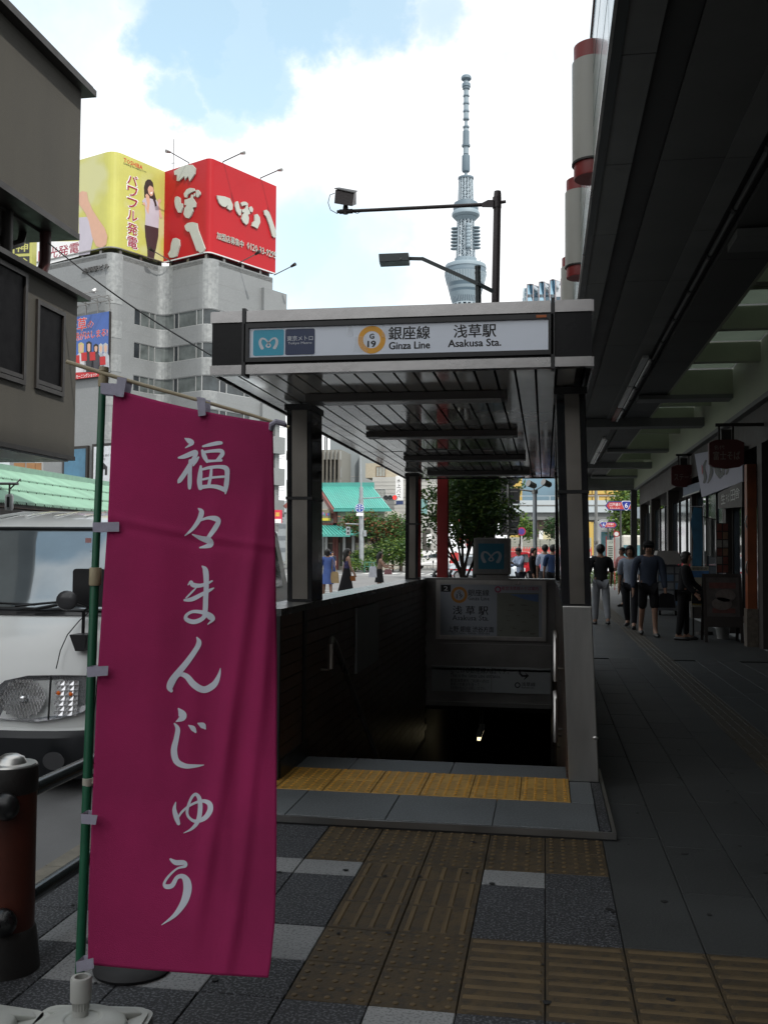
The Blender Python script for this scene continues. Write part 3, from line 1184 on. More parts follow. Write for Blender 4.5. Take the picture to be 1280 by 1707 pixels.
# ceiling light boxes
for (y, x0, x1) in ((6.62, -1.66, -.26), (8.75, -1.62, -.25), (11.0, -1.60, -.22), (13.1, -1.58, -.20)):
    L = thing('ceiling_light', {6.62: 'long dark slim ceiling light nearest the front edge under the subway roof', 8.75: 'second long ceiling light from the front under the subway roof', 11.0: 'third ceiling light from the front under the subway roof', 13.1: 'rearmost ceiling light under the subway roof near the stair back wall'}[y], 'light', ((x0 + x1) / 2, y, RZ0 + .01), 'lights under the subway roof')
    MB().box(x0, x1, y, y + .20, RZ0 - .045, RZ0 + .008).build('housing', M('light_housing', (.10, .095, .09), .4, .4, .1, 4), L, bevel=.004)
    MB().box(x0 + .12, x1 - .04, y + .02, y + .18, RZ0 - .052, RZ0 - .0455).build('diffuser', M('diffuser_dull', (.60, .61, .62), .3, 0, .05), L)
# ------------------------------------------------------------------ banner on its pole
def interp(tab, y):
    for (a, b), (c, d) in zip(tab, tab[1:]):
        if y <= c:
            t = max(0, min(1, (y - a) / (c - a)))
            return b + (d - b) * t
    return tab[-1][1]


EL = [(640, 190), (870, 180), (1110, 164), (1370, 153), (1500, 148), (1612, 147)]
ER = [(700, 455), (800, 457), (900, 459), (1100, 462), (1450, 461), (1540, 458), (1600, 452), (1632, 447)]
BY = 3.18
BYF = lambda y: BY - .29 * (y - 648) / 960


def edge_y(s, t):
    yt = 648 + s * 57 + 5 * math.sin(math.pi * s)
    yb = 1608 + s * 22 + 2 * math.sin(math.pi * s)
    return yt + (yb - yt) * t


def cloth_d(s, t):
    """folds: depth offset of the cloth towards the camera (m)"""
    d = .0
    # soft diagonal folds from upper right towards the lower middle
    for (s0, sl, wd, am, t0, t1) in ((.86, -.42, .045, .017, .10, .98), (.98, -.30, .04, .014, .22, 1.1), (.62, -.30, .06, .006, .05, .75), (.35, -.12, .09, .005, .1, 1.0), (.72, .02, .05, .007, .45, 1.0)):
        c = s0 + sl * (t - .25)
        f = math.exp(-((s - c) / wd) ** 2)
        e = max(0, min(1, (t - t0) / .15)) * max(0, min(1, (t1 - t) / .2))
        d += am * f * e
    d += .004 * math.exp(-((t - .222) / .006) ** 2) - .003 * math.exp(-((t - .235) / .008) ** 2)
    d += .012 * math.sin(3.0 * s + 5 * t) + .006 * math.sin(9 * s - 4 * t + 1)
    d -= .03 * max(0, s - .93) / .07 * .35 * math.sin(math.pi * min(1, t * 1.05))
    d += .015 * max(0, t - .85) / .15 * s
    return d


def cloth(s, t, lift=0.0):
    y = edge_y(s, t)
    x0, x1 = interp(EL, y), interp(ER, y)
    return at(x0 + (x1 - x0) * s, y, Y=BYF(y) - cloth_d(s, t) - lift)


ban = thing('shop_banner', 'tall crimson cloth banner with white Japanese brush lettering hanging from a green pole', 'banner', (-1.56, 3.18, 0.0))
NU, NV = 70, 190
g = MB()
g.smooth = True
vs = [cloth(i / NU, j / NV) for j in range(NV + 1) for i in range(NU + 1)]
fs = [(j * (NU + 1) + i, (j + 1) * (NU + 1) + i, (j + 1) * (NU + 1) + i + 1, j * (NU + 1) + i + 1) for j in range(NV) for i in range(NU)]
g.add(vs, fs, True)
CLOTH = M('crimson_cloth', (.50, .036, .165), .75, 0, .12, 2.5, b=.35, bs=420, sp=.25, trans=.38)
cl = g.build('cloth', CLOTH, ban)
sd = cl.modifiers.new('thickness', 'SOLIDIFY')
sd.thickness = .0008


def glyph(ox, oy, k=3.0486):
    def fn(x, y, layer):
        px, py = ox + x / k, oy + y / k
        # invert to s, t
        x0, x1 = interp(EL, py), interp(ER, py)
        s = (px - x0) / (x1 - x0)
        yt = 648 + s * 57 + 5 * math.sin(math.pi * s)
        yb = 1608 + s * 22 + 2 * math.sin(math.pi * s)
        t = (py - yt) / (yb - yt)
        return at(px, py, Y=BYF(py) - cloth_d(s, t) - .0016 - .00012 * layer)
    return fn


G1 = [  # drawn in a 3.0486x scale with origin (150, 620)
    [(484, 338, 6), (505, 350, 26), (520, 362, 20), (486, 386, 4)],
    [(452, 436, 10), (480, 430, 22), (515, 416, 26), (538, 410, 26), (532, 434, 20), (508, 474, 22), (480, 520, 24), (457, 552, 22), (450, 562, 10)],
    [(512, 452, 20), (509, 500, 20), (508, 560, 22), (507, 590, 16)],
    [(552, 434, 10), (540, 452, 16), (526, 476, 8)],
    [(575, 378, 10), (610, 370, 18), (650, 362, 20), (668, 361, 16)],
    [(572, 400, 14), (582, 428, 24), (596, 456, 14)],
    [(580, 408, 14), (620, 402, 16), (665, 401, 20), (674, 416, 22), (656, 440, 18), (642, 452, 12)],
    [(596, 453, 16), (630, 452, 12), (668, 449, 14)],
    [(564, 480, 12), (561, 520, 24), (558, 560, 26), (562, 590, 22)],
    [(570, 496, 12), (610, 486, 16), (660, 482, 18), (694, 492, 26), (698, 530, 24), (693, 580, 24), (689, 618, 8)],
    [(576, 546, 12), (620, 537, 12), (682, 532, 12)],
    [(618, 490, 12), (614, 530, 16), (604, 580, 16)],
    [(560, 586, 20), (610, 581, 18), (650, 585, 22), (688, 600, 24)],
    [(553, 695, 8), (568, 712, 26), (556, 750, 24), (525, 795, 18), (484, 832, 6)],
    [(560, 756, 10), (600, 742, 16), (640, 746, 28), (654, 760, 24), (636, 795, 26), (602, 842, 20)],
    [(522, 826, 6), (565, 845, 24), (605, 858, 34), (610, 880, 28), (560, 893, 8)],
    [(500, 1082, 6), (514, 1066, 14), (524, 1082, 24), (560, 1086, 20), (600, 1073, 14), (622, 1062, 8)],
    [(482, 1160, 12), (520, 1155, 22), (570, 1130, 20), (612, 1108, 14), (630, 1098, 6)],
    [(540, 1098, 6), (520, 1118, 10), (490, 1148, 8)],
    [(572, 988, 8), (588, 1010, 28), (592, 1080, 26), (589, 1150, 26), (587, 1205, 26), (578, 1248, 22), (532, 1270, 24), (492, 1258, 22), (492, 1236, 16), (525, 1218, 16), (580, 1224, 22), (614, 1244, 34), (626, 1258, 18), (600, 1282, 5)],
    [(545, 1350, 8), (555, 1375, 26), (540, 1410, 26), (490, 1480, 30), (424, 1560, 34), (406, 1600, 32), (414, 1620, 18)],
    [(414, 1606, 14), (450, 1542, 18), (490, 1546, 28), (530, 1590, 34), (580, 1615, 34), (630, 1590, 32), (655, 1545, 18), (664, 1505, 3)],
]
G2 = [  # origin (130, 1100)
    [(512, 248, 8), (530, 275, 40), (530, 295, 34), (500, 314, 5)],
    [(492, 324, 8), (508, 352, 24), (501, 400, 26), (489, 460, 32), (502, 515, 32), (545, 539, 26), (600, 539, 16), (640, 534, 4)],
    [(564, 333, 6), (585, 348, 26), (598, 366, 12)],
    [(612, 323, 8), (635, 334, 30), (648, 350, 8)],
    [(498, 724, 6), (491, 760, 20), (501, 800, 26), (512, 832, 18)],
    [(505, 812, 8), (530, 772, 12), (575, 737, 12), (630, 717, 16), (668, 730, 26), (672, 765, 28), (645, 804, 24), (600, 820, 18), (570, 806, 14), (556, 780, 14), (562, 740, 14), (580, 698, 14), (600, 683, 16), (618, 706, 22), (622, 760, 24), (610, 820, 22), (580, 858, 14), (538, 880, 3)],
    [(472, 1014, 12), (498, 1030, 26), (540, 1031, 24), (545, 1048, 16), (505, 1061, 10), (465, 1096, 12), (440, 1135, 14), (450, 1152, 24), (480, 1146, 24), (505, 1106, 20), (535, 1101, 26), (555, 1130, 40), (556, 1180, 42), (535, 1240, 34), (490, 1300, 20), (426, 1347, 3)],
]
t = MB()
for i, st in enumerate(G1):
    t.ribbon(glyph(150, 620), st, i % 7, 7)
for i, st in enumerate(G2):
    t.ribbon(glyph(130, 1100), st, i % 5, 7)
t.build('lettering', M('white_print_on_cloth', (.74, .77, .86), .8, 0, .04, 5, trans=.15, sp=.2), ban)
POLE = M('green_pole', (.012, .105, .052), .38, 0, .15, 6)
TAN = M('tan_plastic', (.36, .30, .19), .5, 0, .12, 20)
LIL = M('lilac_strap', (.40, .38, .47), .75, 0, .10, 30, b=.15, bs=300, trans=.2)
PY = 3.21
pp = [at(x, y, Y=BYF(y) + .03) for (x, y) in ((172, 628), (166, 790), (159, 955), (150, 1200), (141, 1440), (132, 1660))]
g = MB()
g.tube(pp[:3], .0128, 14).tube([pp[2] - V3((0, 0, .01)), *pp[3:], pp[-1] - V3((.002, 0, .03))], .0150, 14)
pole = g.build('pole', POLE, ban)
g = MB()
a, b = at(160, 946, Y=BYF(946) + .03), at(159, 976, Y=BYF(976) + .03)
g.tube([a, a - V3((0, 0, .004)), b + V3((0, 0, .004)), b], [.0185, .0205, .0205, .0185], 16)
a, b = at(174, 612, Y=PY), at(172, 645, Y=PY)
g.tube([a, a + (b - a) * .2, a + (b - a) * .22, a + (b - a) * .5, a + (b - a) * .52, b], [.017, .018, .0155, .0155, .0185, .0165], 14)
g.build('joint_collar', TAN, ban)
g = MB()
g.tube([at(112, 603, Y=PY - .01), at(172, 622, Y=PY - .012), at(240, 642, Y=PY - .01), at(335, 668, Y=PY - .01), at(420, 692, Y=PY), at(482, 712, Y=PY + .01)], [.0075, .0075, .007, .0065, .006, .005], 10)
g.build('crossbar', TAN, ban)


def strap(pts, name='strap'):
    """loop of ribbon given as corner pixels"""
    k = MB()
    a, b, c, d = [at(x, y, Y=BYF(y) - .028) for (x, y) in pts]
    back = [p + V3((0, .05, 0)) for p in (a, b, c, d)]
    M_ = (a + b) / 2, (c + d) / 2
    k.add([a, b, c, d] + [p + V3((0, .0012, 0)) for p in (a, b, c, d)], [(3, 2, 1, 0), (4, 5, 6, 7), (0, 1, 5, 4), (1, 2, 6, 5), (2, 3, 7, 6), (3, 0, 4, 7)])
    k.add([back[0], back[1], back[2], back[3], a, b, c, d], [(0, 1, 2, 3), (0, 3, 7, 4)])
    return k.build(name, LIL, ban)


for q in (((155, 871), (199, 870), (199, 886), (155, 887)), ((145, 1112), (181, 1110), (180, 1126), (146, 1129)), ((135, 1357), (163, 1359), (160, 1375), (136, 1373)),
          ((127, 1604), (156, 1597), (157, 1614), (128, 1622))):
    strap(q)
strap(((168, 638), (205, 640), (203, 660), (168, 656)))
strap(((196, 628), (212, 630), (206, 662), (193, 660)))
strap(((328, 661), (343, 664), (343, 692), (331, 694)))
g = MB()
g.tube([at(452, 716, Y=BY - .02), at(453, 708, Y=BY - .03), at(460, 703, Y=BY - .03), at(474, 706, Y=BY - .02), at(476, 710, Y=BY)], [.008, .010, .010, .009, .006], 8)
g.build('corner_loop', LIL, ban)
g = MB()
a = at(147, 1303, Y=BYF(1303) + .03)
g.tube([a + V3((0, 0, -.012)), a + V3((0, 0, .012))], .0175, 14)
g.bar(a, a + V3((.05, 0, .004)), .012)
g.build('clip', M('cream_clip', (.42, .39, .33), .5), ban)

# water-filled plastic feet
BASEM = M('cream_plastic', (.42, .43, .40), .5, 0, .10, 8, b=.05, bs=40)


def foot(name, cx, cy, rot, label, group):
    o = thing(name, label, 'banner base', (cx, cy, 0), group)
    g = MB()
    F0 = Frame((cx, cy, 0), (math.cos(rot), math.sin(rot), 0), (-math.sin(rot), math.cos(rot), 0))
    g.rrect(F0, -.18, .18, -.18, .18, .045, .0, .025)
    g.rrect(F0, -.168, .168, -.168, .168, .045, .025, .035)
    g.lathe([(.140, .034), (.132, .055), (.105, .070), (.058, .078), (.050, .072), (.034, .072)], cx, cy, 28)
    g.build('body', BASEM, o, bevel=.008)
    for k in range(4):
        a = rot + math.pi / 4 + k * math.pi / 2
        g = MB()
        g.bar((cx + .10 * math.cos(a), cy + .10 * math.sin(a), .058), (cx + .19 * math.cos(a), cy + .19 * math.sin(a), .030), .05, .02)
        g.build('rib', BASEM, o, bevel=.006)
    return o


bx = at(132, 1690, Y=2.87)
f1 = foot('banner_base', bx.x + .02, 2.85, .12, 'square cream plastic foot holding the pole of the crimson banner', 'cream banner feet on the pavement')
g = MB()
g.lathe([(.024, .06), (.0235, .115), (.032, .117), (.033, .180), (.030, .187), (.020, .187), (.019, .14)], bx.x + .003, 2.875, 20)
g.build('socket', M('grey_plastic_socket', (.46, .46, .43), .45, 0, .1, 10), f1)
g = MB()
for k in range(18):
    a = 2 * math.pi * k / 18
    g.bar((bx.x + .003 + .0245 * math.cos(a), 2.875 + .0245 * math.sin(a), .09), (bx.x + .003 + .0245 * math.cos(a), 2.875 + .0245 * math.sin(a), .116), .003)
g.build('socket_rib', M('grey_plastic_socket', (0, 0, 0)), f1)
f2 = foot('banner_base', -1.735, 2.80, -.1, 'spare cream plastic foot lying partly out of frame beside the bollard', 'cream banner feet on the pavement')
# black rubber disc
q = at(212, 1626, z=0)
d = thing('rubber_foot', 'round black rubber base plate lying behind the lower edge of the crimson banner', 'base plate', (q.x, q.y + .05, 0))
MB().lathe([(.135, .001), (.14, .012), (.12, .03), (.05, .036), (.03, .05)], q.x, q.y + .05, 28).build('plate', M('black_rubber', (.015, .015, .016), .7, 0, .2, 10), d)
MB().lathe([(.018, .04), (.016, .12)], q.x, q.y + .05, 12).build('stub', M('black_rubber', (0, 0, 0)), d)

# ------------------------------------------------------------------ bollard and guard rail
BX, BYY = -1.905, 3.30
bo = thing('bollard', 'red-brown round bollard with black cap and steel domed top at the kerb', 'bollard', (BX, BYY, 0))
BOLR = M('bollard_red_brown', (.085, .018, .009), .5, 0, .25, 7, b=.1, bs=60)
MB().lathe([(.092, .13), (.092, .635)], BX, BYY, 32).build('post', BOLR, bo)
MB().lathe([(.115, .0), (.112, .02), (.104, .10), (.098, .145), (.093, .15)], BX, BYY, 32).build('foot', M('cast_black', (.02, .018, .017), .6, 0, .3, 10, b=.2, bs=60), bo)
MB().lathe([(.0925, .630), (.096, .635), (.096, .715), (.094, .722)], BX, BYY, 32).build('cap', M('cast_black', (0, 0, 0)), bo)
MB().lathe([(.088, .718), (.092, .725), (.088, .730), (.056, .731), (.054, .733), (.046, .750), (.026, .761), (.004, .763)], BX, BYY, 32).build('steel_top', STEEL, bo)
rail = thing('guard_rail', 'low black kerbside guard rail running on from the bollard beside the white van', 'guard rail', (BX, 5.2, 0))
RAILM = M('rail_black_green', (.03, .038, .04), .22, .3, .15, 4)
for z in (.60, .20):
    MB().tube([(BX + .0, -.7, z), (BX, 7.3, z)], .030, 14).build('rail', RAILM, rail)
for yy in (7.35, -.7):
    MB().lathe([(.078, .0), (.078, .69)], BX, yy, 24).lathe([(.081, .69), (.079, .78)], BX, yy, 24).build('post', BOLR, rail)
g = MB()
for z in (.60, .20):
    MB().ball((BX + .04, BYY - .098, z), .05, (1, .7, 1), 14, 8).build('rail_boss', BLACK, rail)

# ------------------------------------------------------------------ van
van = thing('parked_van', 'white van at the kerb with a cloud-mirroring windscreen, half hidden by the banner', 'van', (-3.88, 8.8, -.15))
VW = M('van_white', (.88, .90, .89), .22, 0, .04, 2, coat=.7)
XC, HW = -3.88, .85
GL = M('windscreen_glass', (.30, .35, .38), .04, .55, .25, .8, sp=.9, coat=.6)
# side profile (y, z, half width) from bumper foot over the roof to the tail
PR = [(6.20, -.06, .76, 'b'), (6.13, .06, .82, 'b'), (6.10, .24, .84, 'b'), (6.13, .285, .845, 'b'),
      (6.16, .30, .85, 'w'), (6.20, .60, .85, 'w'), (6.25, .78, .85, 'w'), (6.34, .95, .845, 'w'), (6.46, 1.045, .835, 'w'),
      (6.50, 1.07, .825, 'g'), (6.58, 1.16, .81, 'g'), (6.74, 1.36, .77, 'g'), (6.92, 1.57, .72, 'g'), (7.02, 1.665, .69, 'g'),
      (7.06, 1.69, .685, 'w'), (7.2, 1.745, .68, 'w'), (7.6, 1.81, .685, 'w'), (8.4, 1.84, .70, 'w'), (11.0, 1.84, .70, 'w'), (11.35, 1.80, .69, 'w'),
      (11.45, 1.70, .70, 'w'), (11.5, 1.0, .82, 'w'), (11.5, .2, .82, 'w'), (11.45, .02, .78, 'w')]
SE = [-1, -.97, -.9, -.75, -.5, -.25, 0, .25, .5, .75, .9, .97, 1]


def prow(y, z, hw):
    out = []
    for f in SE:
        e = abs(f) ** 4
        nose = max(0, 1 - (y - 6.1) / 1.3) if y < 8 else 0
        tail = 1 if y > 11.3 else 0
        top = 1 if z > 1.68 and 7.05 < y < 11.4 else 0
        out.append((XC + hw * f, y + .10 * e * nose + .03 * f * f * nose - .06 * e * tail, z - .05 * e * top))
    return out


def shell(i0, i1, name, mats, off=0.0, parent=van, grow=0.0):
    g = MB()
    rows = [prow(p[0] - off, p[1] + off * .3, p[2] + grow) for p in PR[i0:i1 + 1]]
    n = len(SE)
    g.add([v for r in rows for v in r], [(j * n + i, j * n + i + 1, (j + 1) * n + i + 1, (j + 1) * n + i) for j in range(len(rows) - 1) for i in range(n - 1)], True)
    return g.build(name, mats, parent)


body = MB()
rows = [prow(*p[:3]) for p in PR[3:10]]
n = len(SE)
body.add([v for r in rows for v in r], [(j * n + i, j * n + i + 1, (j + 1) * n + i + 1, (j + 1) * n + i) for j in range(len(rows) - 1) for i in range(n - 1)], True)
rows = [prow(*p[:3]) for p in PR[13:]]
body.add([v for r in rows for v in r], [(j * n + i, j * n + i + 1, (j + 1) * n + i + 1, (j + 1) * n + i) for j in range(len(rows) - 1) for i in range(n - 1)], True)
# sides
SIDEZ = [(-.04, .80), (.30, .85), (.8, .85), (1.045, .835), (1.36, .77), (1.57, .72), (1.72, .685), (1.79, .66)]
for sgn in (-1, 1):
    def nose_y(z):
        pr = PR[:15]
        for (a, b) in zip(pr, pr[1:]):
            if b[1] >= z:
                return a[0] + (b[0] - a[0]) * (z - a[1]) / max(1e-4, b[1] - a[1])
        return 7.1
    vs = []
    ys = 10
    for (z, hw) in SIDEZ:
        y0 = nose_y(z) + .12
        y1 = 11.42
        for k in range(ys + 1):
            vs.append((XC + sgn * hw, y0 + (y1 - y0) * k / ys, z))
    m = ys + 1
    body.add(vs, [(j * m + k, j * m + k + 1, (j + 1) * m + k + 1, (j + 1) * m + k) if sgn > 0 else (j * m + k + 1, j * m + k, (j + 1) * m + k, (j + 1) * m + k + 1) for j in range(len(SIDEZ) - 1) for k in range(ys)], True)
# floor
body.box(XC - .78, XC + .78, 6.4, 11.4, .02, .08)
vb = body.build('body', VW, van)
# windscreen with black surround
ws = shell(9, 13, 'windscreen', GL)
g = MB()
for (i, zz) in ((9, 0), (13, 0)):
    p = PR[i]
    g.tube([(x, y - .006, z) for (x, y, z) in prow(*p[:3])], .016, 6)
g.build('screen_seal', BLACK, van)
for sgn in (-1, 1):
    g = MB()
    g.smooth = True
    p = [prow(*q_[:3])[-1 if sgn > 0 else 0] for q_ in PR[9:14]]
    pts = [V3(q_) + V3((sgn * .0, -.004, 0)) for q_ in p]
    g.tube(pts, [.022] * len(pts), 8)
    g.build('front_pillar', VW, van)
# cowl and wipers
cw = MB()
cw.add([(x, y - .015, z + dz) for (x, y, z) in prow(6.45, 1.04, .81) for dz in (0,)] + [(x, y + .05, z + .045) for (x, y, z) in prow(6.50, 1.065, .80)], [(i, i + 1, len(SE) + i + 1, len(SE) + i) for i in range(len(SE) - 1)], True)
cw.build('cowl', BLACK, van)
g = MB()
g.tube([(XC + .15, 6.47, 1.10), (XC + .45, 6.52, 1.13), (XC + .66, 6.56, 1.12)], .009, 6)
g.tube([(XC - .55, 6.46, 1.095), (XC - .2, 6.49, 1.125), (XC + .28, 6.51, 1.11)], .009, 6)
g.tube([(XC + .30, 6.455, 1.08), (XC + .5, 6.50, 1.12)], .012, 6)
g.build('wiper', BLACK, van)
# seats and rear pillar seen behind the glass are only reflections; bumper in bare black plastic
shell(0, 3, 'bumper', M('bumper_black', (.022, .024, .028), .45, 0, .15, 6, b=.05, bs=120))
g = MB()
for f in (-1, 1):
    g.disc(FY(6.115), XC + f * .66, .10, .06, .0, .012, 20, None, 1.3)
g.build('fog_lamp', M('fog_dark', (.08, .08, .085), .15, .3, .1), van)
# grille between the lamps
g = MB()
g.fbox(FY(6.17), XC - .17, XC + .17, .38, .56, .0, .035)
g.build('grille', BLACK, van)
g = MB()
g.fbox(FY(6.12), XC - .165, XC + .165, .14, .30, .0, .02)
g.build('number_plate', WHITEP, van)


def headlight(sgn):
    # outline in van front coordinates (x from centre, z)
    o = [(.20, .475), (.19, .64), (.26, .69), (.42, .72), (.65, .725), (.853, .72), (.853, .56), (.80, .52), (.66, .485), (.5, .465)]

    def mp(dx, z, n):
        e = (dx / .85) ** 4
        return (XC + sgn * dx, 6.195 - (.72 - z) * .10 + .10 * e * .95 - n, z * 1.2 - .215)
    h = MB()
    pts = o if sgn > 0 else o
    # housing bowl
    tri = tessellate_polygon([[V3((a, b, 0)) for a, b in o]])
    h.add([mp(a, b, .004) for a, b in o], [t_ if sgn > 0 else t_[::-1] for t_ in tri])
    for i in range(len(o)):
        a, b = o[i], o[(i + 1) % len(o)]
        h.add([mp(*a, .004), mp(*b, .004), mp(*b, .026), mp(*a, .026)], [(0, 1, 2, 3)])
    hd = h.build('headlight', M('lamp_housing_dark', (.20, .20, .21), .2, .8, .2, 30), van)
    r_ = MB()
    r_.smooth = True
    # corrugated main reflector inside an ellipse, with its bulb
    r_.smooth = False
    c0 = (.395, .592)
    for i in range(-15, 15):
        for j in range(-6, 6):
            u, v = (i + .5) / 15, (j + .5) / 6
            if u * u + v * v > .98:
                continue
            dn = .022 * (u * u + v * v)
            q4 = []
            for (du, dv, w) in ((0, 0, 0), (1, 0, .005), (1, 1, .002), (0, 1, -.004)):
                q4.append(mp(c0[0] + (i + du) / 15 * .165, c0[1] + (j + dv) / 6 * .105, .002 + dn + w * (1 if (i + j) % 2 else .3)))
            r_.add(q4, [(0, 1, 2, 3)])
    r_.ball(mp(c0[0], c0[1], .03), .022, (1.3, .6, 1), 12, 8)
    r_.build('reflector', M('faceted_chrome', (.92, .92, .94), .24, .85, .1, 40), hd)
    r_ = MB()
    for i in range(7):
        z = .50 + i * .028
        a, b = .61 + .012 * (i % 2), .76
        for j in range(5):
            d0, d1 = a + (b - a) * j / 5, a + (b - a) * (j + 1) / 5
            r_.add([mp(d0, z, .012), mp(d1, z, .012 + .004 * (j % 2)), mp(d1, z + .026, .010), mp(d0, z + .026, .014)], [(0, 1, 2, 3)])
    r_.build('side_reflector', M('faceted_chrome', (0, 0, 0)), hd)
    r_ = MB()
    for (dx, z) in ((.635, .625), (.715, .620)):
        r_.ball(mp(dx, z, .018), .014, (1, .6, 1), 10, 6)
    r_.build('amber_bulb', M('amber', (.75, .14, .01), .2, 0, .1, emit=.12), hd)
    r_ = MB()
    r_.bar(mp(.585, .48, .028), mp(.585, .715, .028), .010)
    r_.build('divider', BLACK, hd)
    r_ = MB()
    r_.add([mp(a, b, .027) for a, b in o], [t_ if sgn > 0 else t_[::-1] for t_ in tri])
    gm = M('clear_lens', (.8, .82, .85), .02, 0, 0, alpha=.16, sp=.8)
    r_.build('lens', gm, hd)


headlight(1)
headlight(-1)
# panel seam between bonnet and wing
g = MB()
g.tube([(XC + .62, 6.19, .70), (XC + .625, 6.235, .82), (XC + .64, 6.30, .92), (XC + .675, 6.40, 1.01), (XC + .70, 6.48, 1.06)], .004, 5)
g.build('panel_seam', BLACK, van)
# mirrors
MP = M('mirror_black', (.02, .02, .022), .35, 0, .15, 8)
g = MB()
FM = FY(6.36)
a = at(122, 948, Y=6.36)
b = at(176, 1012, Y=6.36)
g.rrect(FM, a.x, b.x, b.z, a.z, .025, -.09, .0, 5)
mo = g.build('wing_mirror', MP, van, bevel=.015)
g = MB()
q1, q2, q3, q4 = at(139, 1056, Y=6.33), at(140, 1020, Y=6.33), at(150, 1012, Y=6.33), at(118, 1000, Y=6.25)
g.tube([q1, q2, q3], .012, 8).tube([q3, (q3 + q4) / 2, q4], .008, 8)
q = at(141, 1062, Y=6.34)
g.hexa([(q.x - .03, 6.27, q.z - .09), (q.x + .035, 6.27, q.z - .09), (q.x + .045, 6.42, q.z - .075), (q.x - .02, 6.42, q.z - .075),
        (q.x - .075, 6.27, q.z + .02), (q.x + .045, 6.27, q.z + .02), (q.x + .055, 6.44, q.z + .025), (q.x - .055, 6.44, q.z + .025)])
g.build('arm', MP, mo)
g = MB()
q = at(112, 1001, Y=6.22)
g.ball(q, .079, (1, .35, .86), 20, 10)
g.build('round_mirror', M('mirror_round', (.06, .06, .065), .25, 0, .1), mo)
# side glass, door seams, wheels
for sgn in (-1, 1):
    for k, (ya, yb) in enumerate(((7.25, 8.0), (8.1, 9.6), (9.7, 11.2))):
        g = MB()
        x0, x1 = XC + sgn * (.83), XC + sgn * (.735)
        g.add([(x0, ya - (.45 if k == 0 else 0), 1.09), (x0, yb, 1.09), (x1, yb, 1.56), (x1, ya, 1.56)], [(0, 1, 2, 3) if sgn > 0 else (3, 2, 1, 0)])
        g.build('side_window', GLASSD, van)
    for yy in (6.95, 9.9):
        w = MB()
        w.tube([(XC + sgn * .62, yy, .16), (XC + sgn * .84, yy, .16)], .31, 24)
        wo = w.build('wheel', M('tyre', (.018, .018, .018), .8, 0, .1), van)
        w = MB()
        w.tube([(XC + sgn * .835, yy, .16), (XC + sgn * .85, yy, .16)], .19, 20)
        w.build('rim', STEELD, wo)
    g = MB()
    for (yy) in (8.05, 9.65):
        g.bar((XC + sgn * .853, yy, .18), (XC + sgn * .85, yy, .85), .008)
    g.bar((XC + sgn * .853, 8.05, .18), (XC + sgn * .853, 11.3, .18), .008)
    g.build('door_seam', BLACK, van)
# things seen on the roof: pressed ribs
g = MB()
for f in (-.5, -.25, 0, .25, .5):
    g.tube([(XC + f, 7.3, 1.765), (XC + f, 7.7, 1.815), (XC + f, 8.4, 1.84), (XC + f, 11, 1.84)], .014, 6)
g.build('roof_rib', VW, van)
# sticker
g = MB()
q0, q1 = at(150, 897, Y=6.93), at(160, 905, Y=6.93)
g.poly(FY(6.86), [[(q0.x, q1.z), (q1.x, q1.z), (q1.x, q0.z), (q0.x, q0.z)]], 0, 0)
g.build('sticker', M('sticker_red_white', (.6, .3, .3), .5), van)

# ------------------------------------------------------------------ dark building block at upper left
BW = M('brown_grey_render', (.088, .083, .071), .85, 0, .16, .8, b=.5, bs=60, streak=.25)
BTR = M('dark_brown_trim', (.022, .019, .017), .5, .2, .15, 4)
dk = thing('dark_rendered_building', 'dark brown-grey rendered building block with slanting eaves overhanging the street at upper left', 'building', (-8, 6, 0))
XF = -9.0


def zx(px, py):
    q = at(px, py, X=XF)
    return q.y, q.z


yE, zA = zx(131, 400)
_, zB = zx(131, 149)
yE2, zC = zx(124, 768)
_, zD = zx(126, 497)
XW = -12.6


def dkb(name, mt_, *bs):
    g = MB()
    for b in bs:
        g.box(*b)
    return g.build(name, mt_, dk)


dkb('upper_storey', BW, (XW, XF, 1.5, yE, zA + .12, zB))
dkb('eave', BTR, (XW, XF + .20, 1.4, yE + .25, zB, zB + .13), (XW, XF + .15, 1.45, yE + .20, zB + .13, zB + .19))
dkb('soffit', BTR, (XW, XF + .02, 1.5, yE + .02, zA, zA + .12), (XW, XF - .45, 1.8, yE - .45, zA - .05, zA))
dkb('lower_storey', BW, (XW, XF, 1.5, yE2, zC + .08, zD))
dkb('ledge', BTR, (XW, XF + .18, 1.4, yE2 + .21, zD, zD + .09))
dkb('edge_trim', BTR, (XW, XF + .015, 1.5, yE2 + .015, zC, zC + .08))
dkb('underside', M('pale_soffit', (.40, .44, .47), .3, 0, .25, .8), (XW, XF - .08, 1.6, yE2 - .09, zC - .03, zC))
dkb('ground_floor', BW, (XW, -10.2, -4, 13.8, -.15, zC - .03))
dkb('recessed_core', M('core_dark', (.04, .04, .04), .7), (XW, -11.0, 3.0, 14.6, zD + .09, zA - .05))
for (a, b, c, d) in (((-60, 430), (40, 462), (40, 635), (-60, 625)), ((60, 505), (105, 528), (104, 655), (60, 642))):
    y0, _ = zx(*a)
    y1, z1 = zx(*c)
    _, z2 = zx(*b)
    if a[0] < 0:
        y0 = 9.7
    fo = MB()
    for (p, q, r_, s_) in ((y0, y1, z2, z2 + .08), (y0, y1, z1 - .08, z1), (y0, y0 + .08, z1, z2), (y1 - .08, y1, z1, z2)):
        fo.box(XF, XF + .05, p, q, r_, s_)
    f = fo.build('window', BTR, dk)
    MB().box(XF + .002, XF + .012, y0 + .08, y1 - .08, z1, z2).build('pane', M('black_pane', (.003, .003, .004), .5, 0, .3, sp=.05), f)
    MB().box(XF + .012, XF + .045, y0 + .09, y1 - .09, z1 + .015, z1 + .09).build('sill_rail', BTR, f)
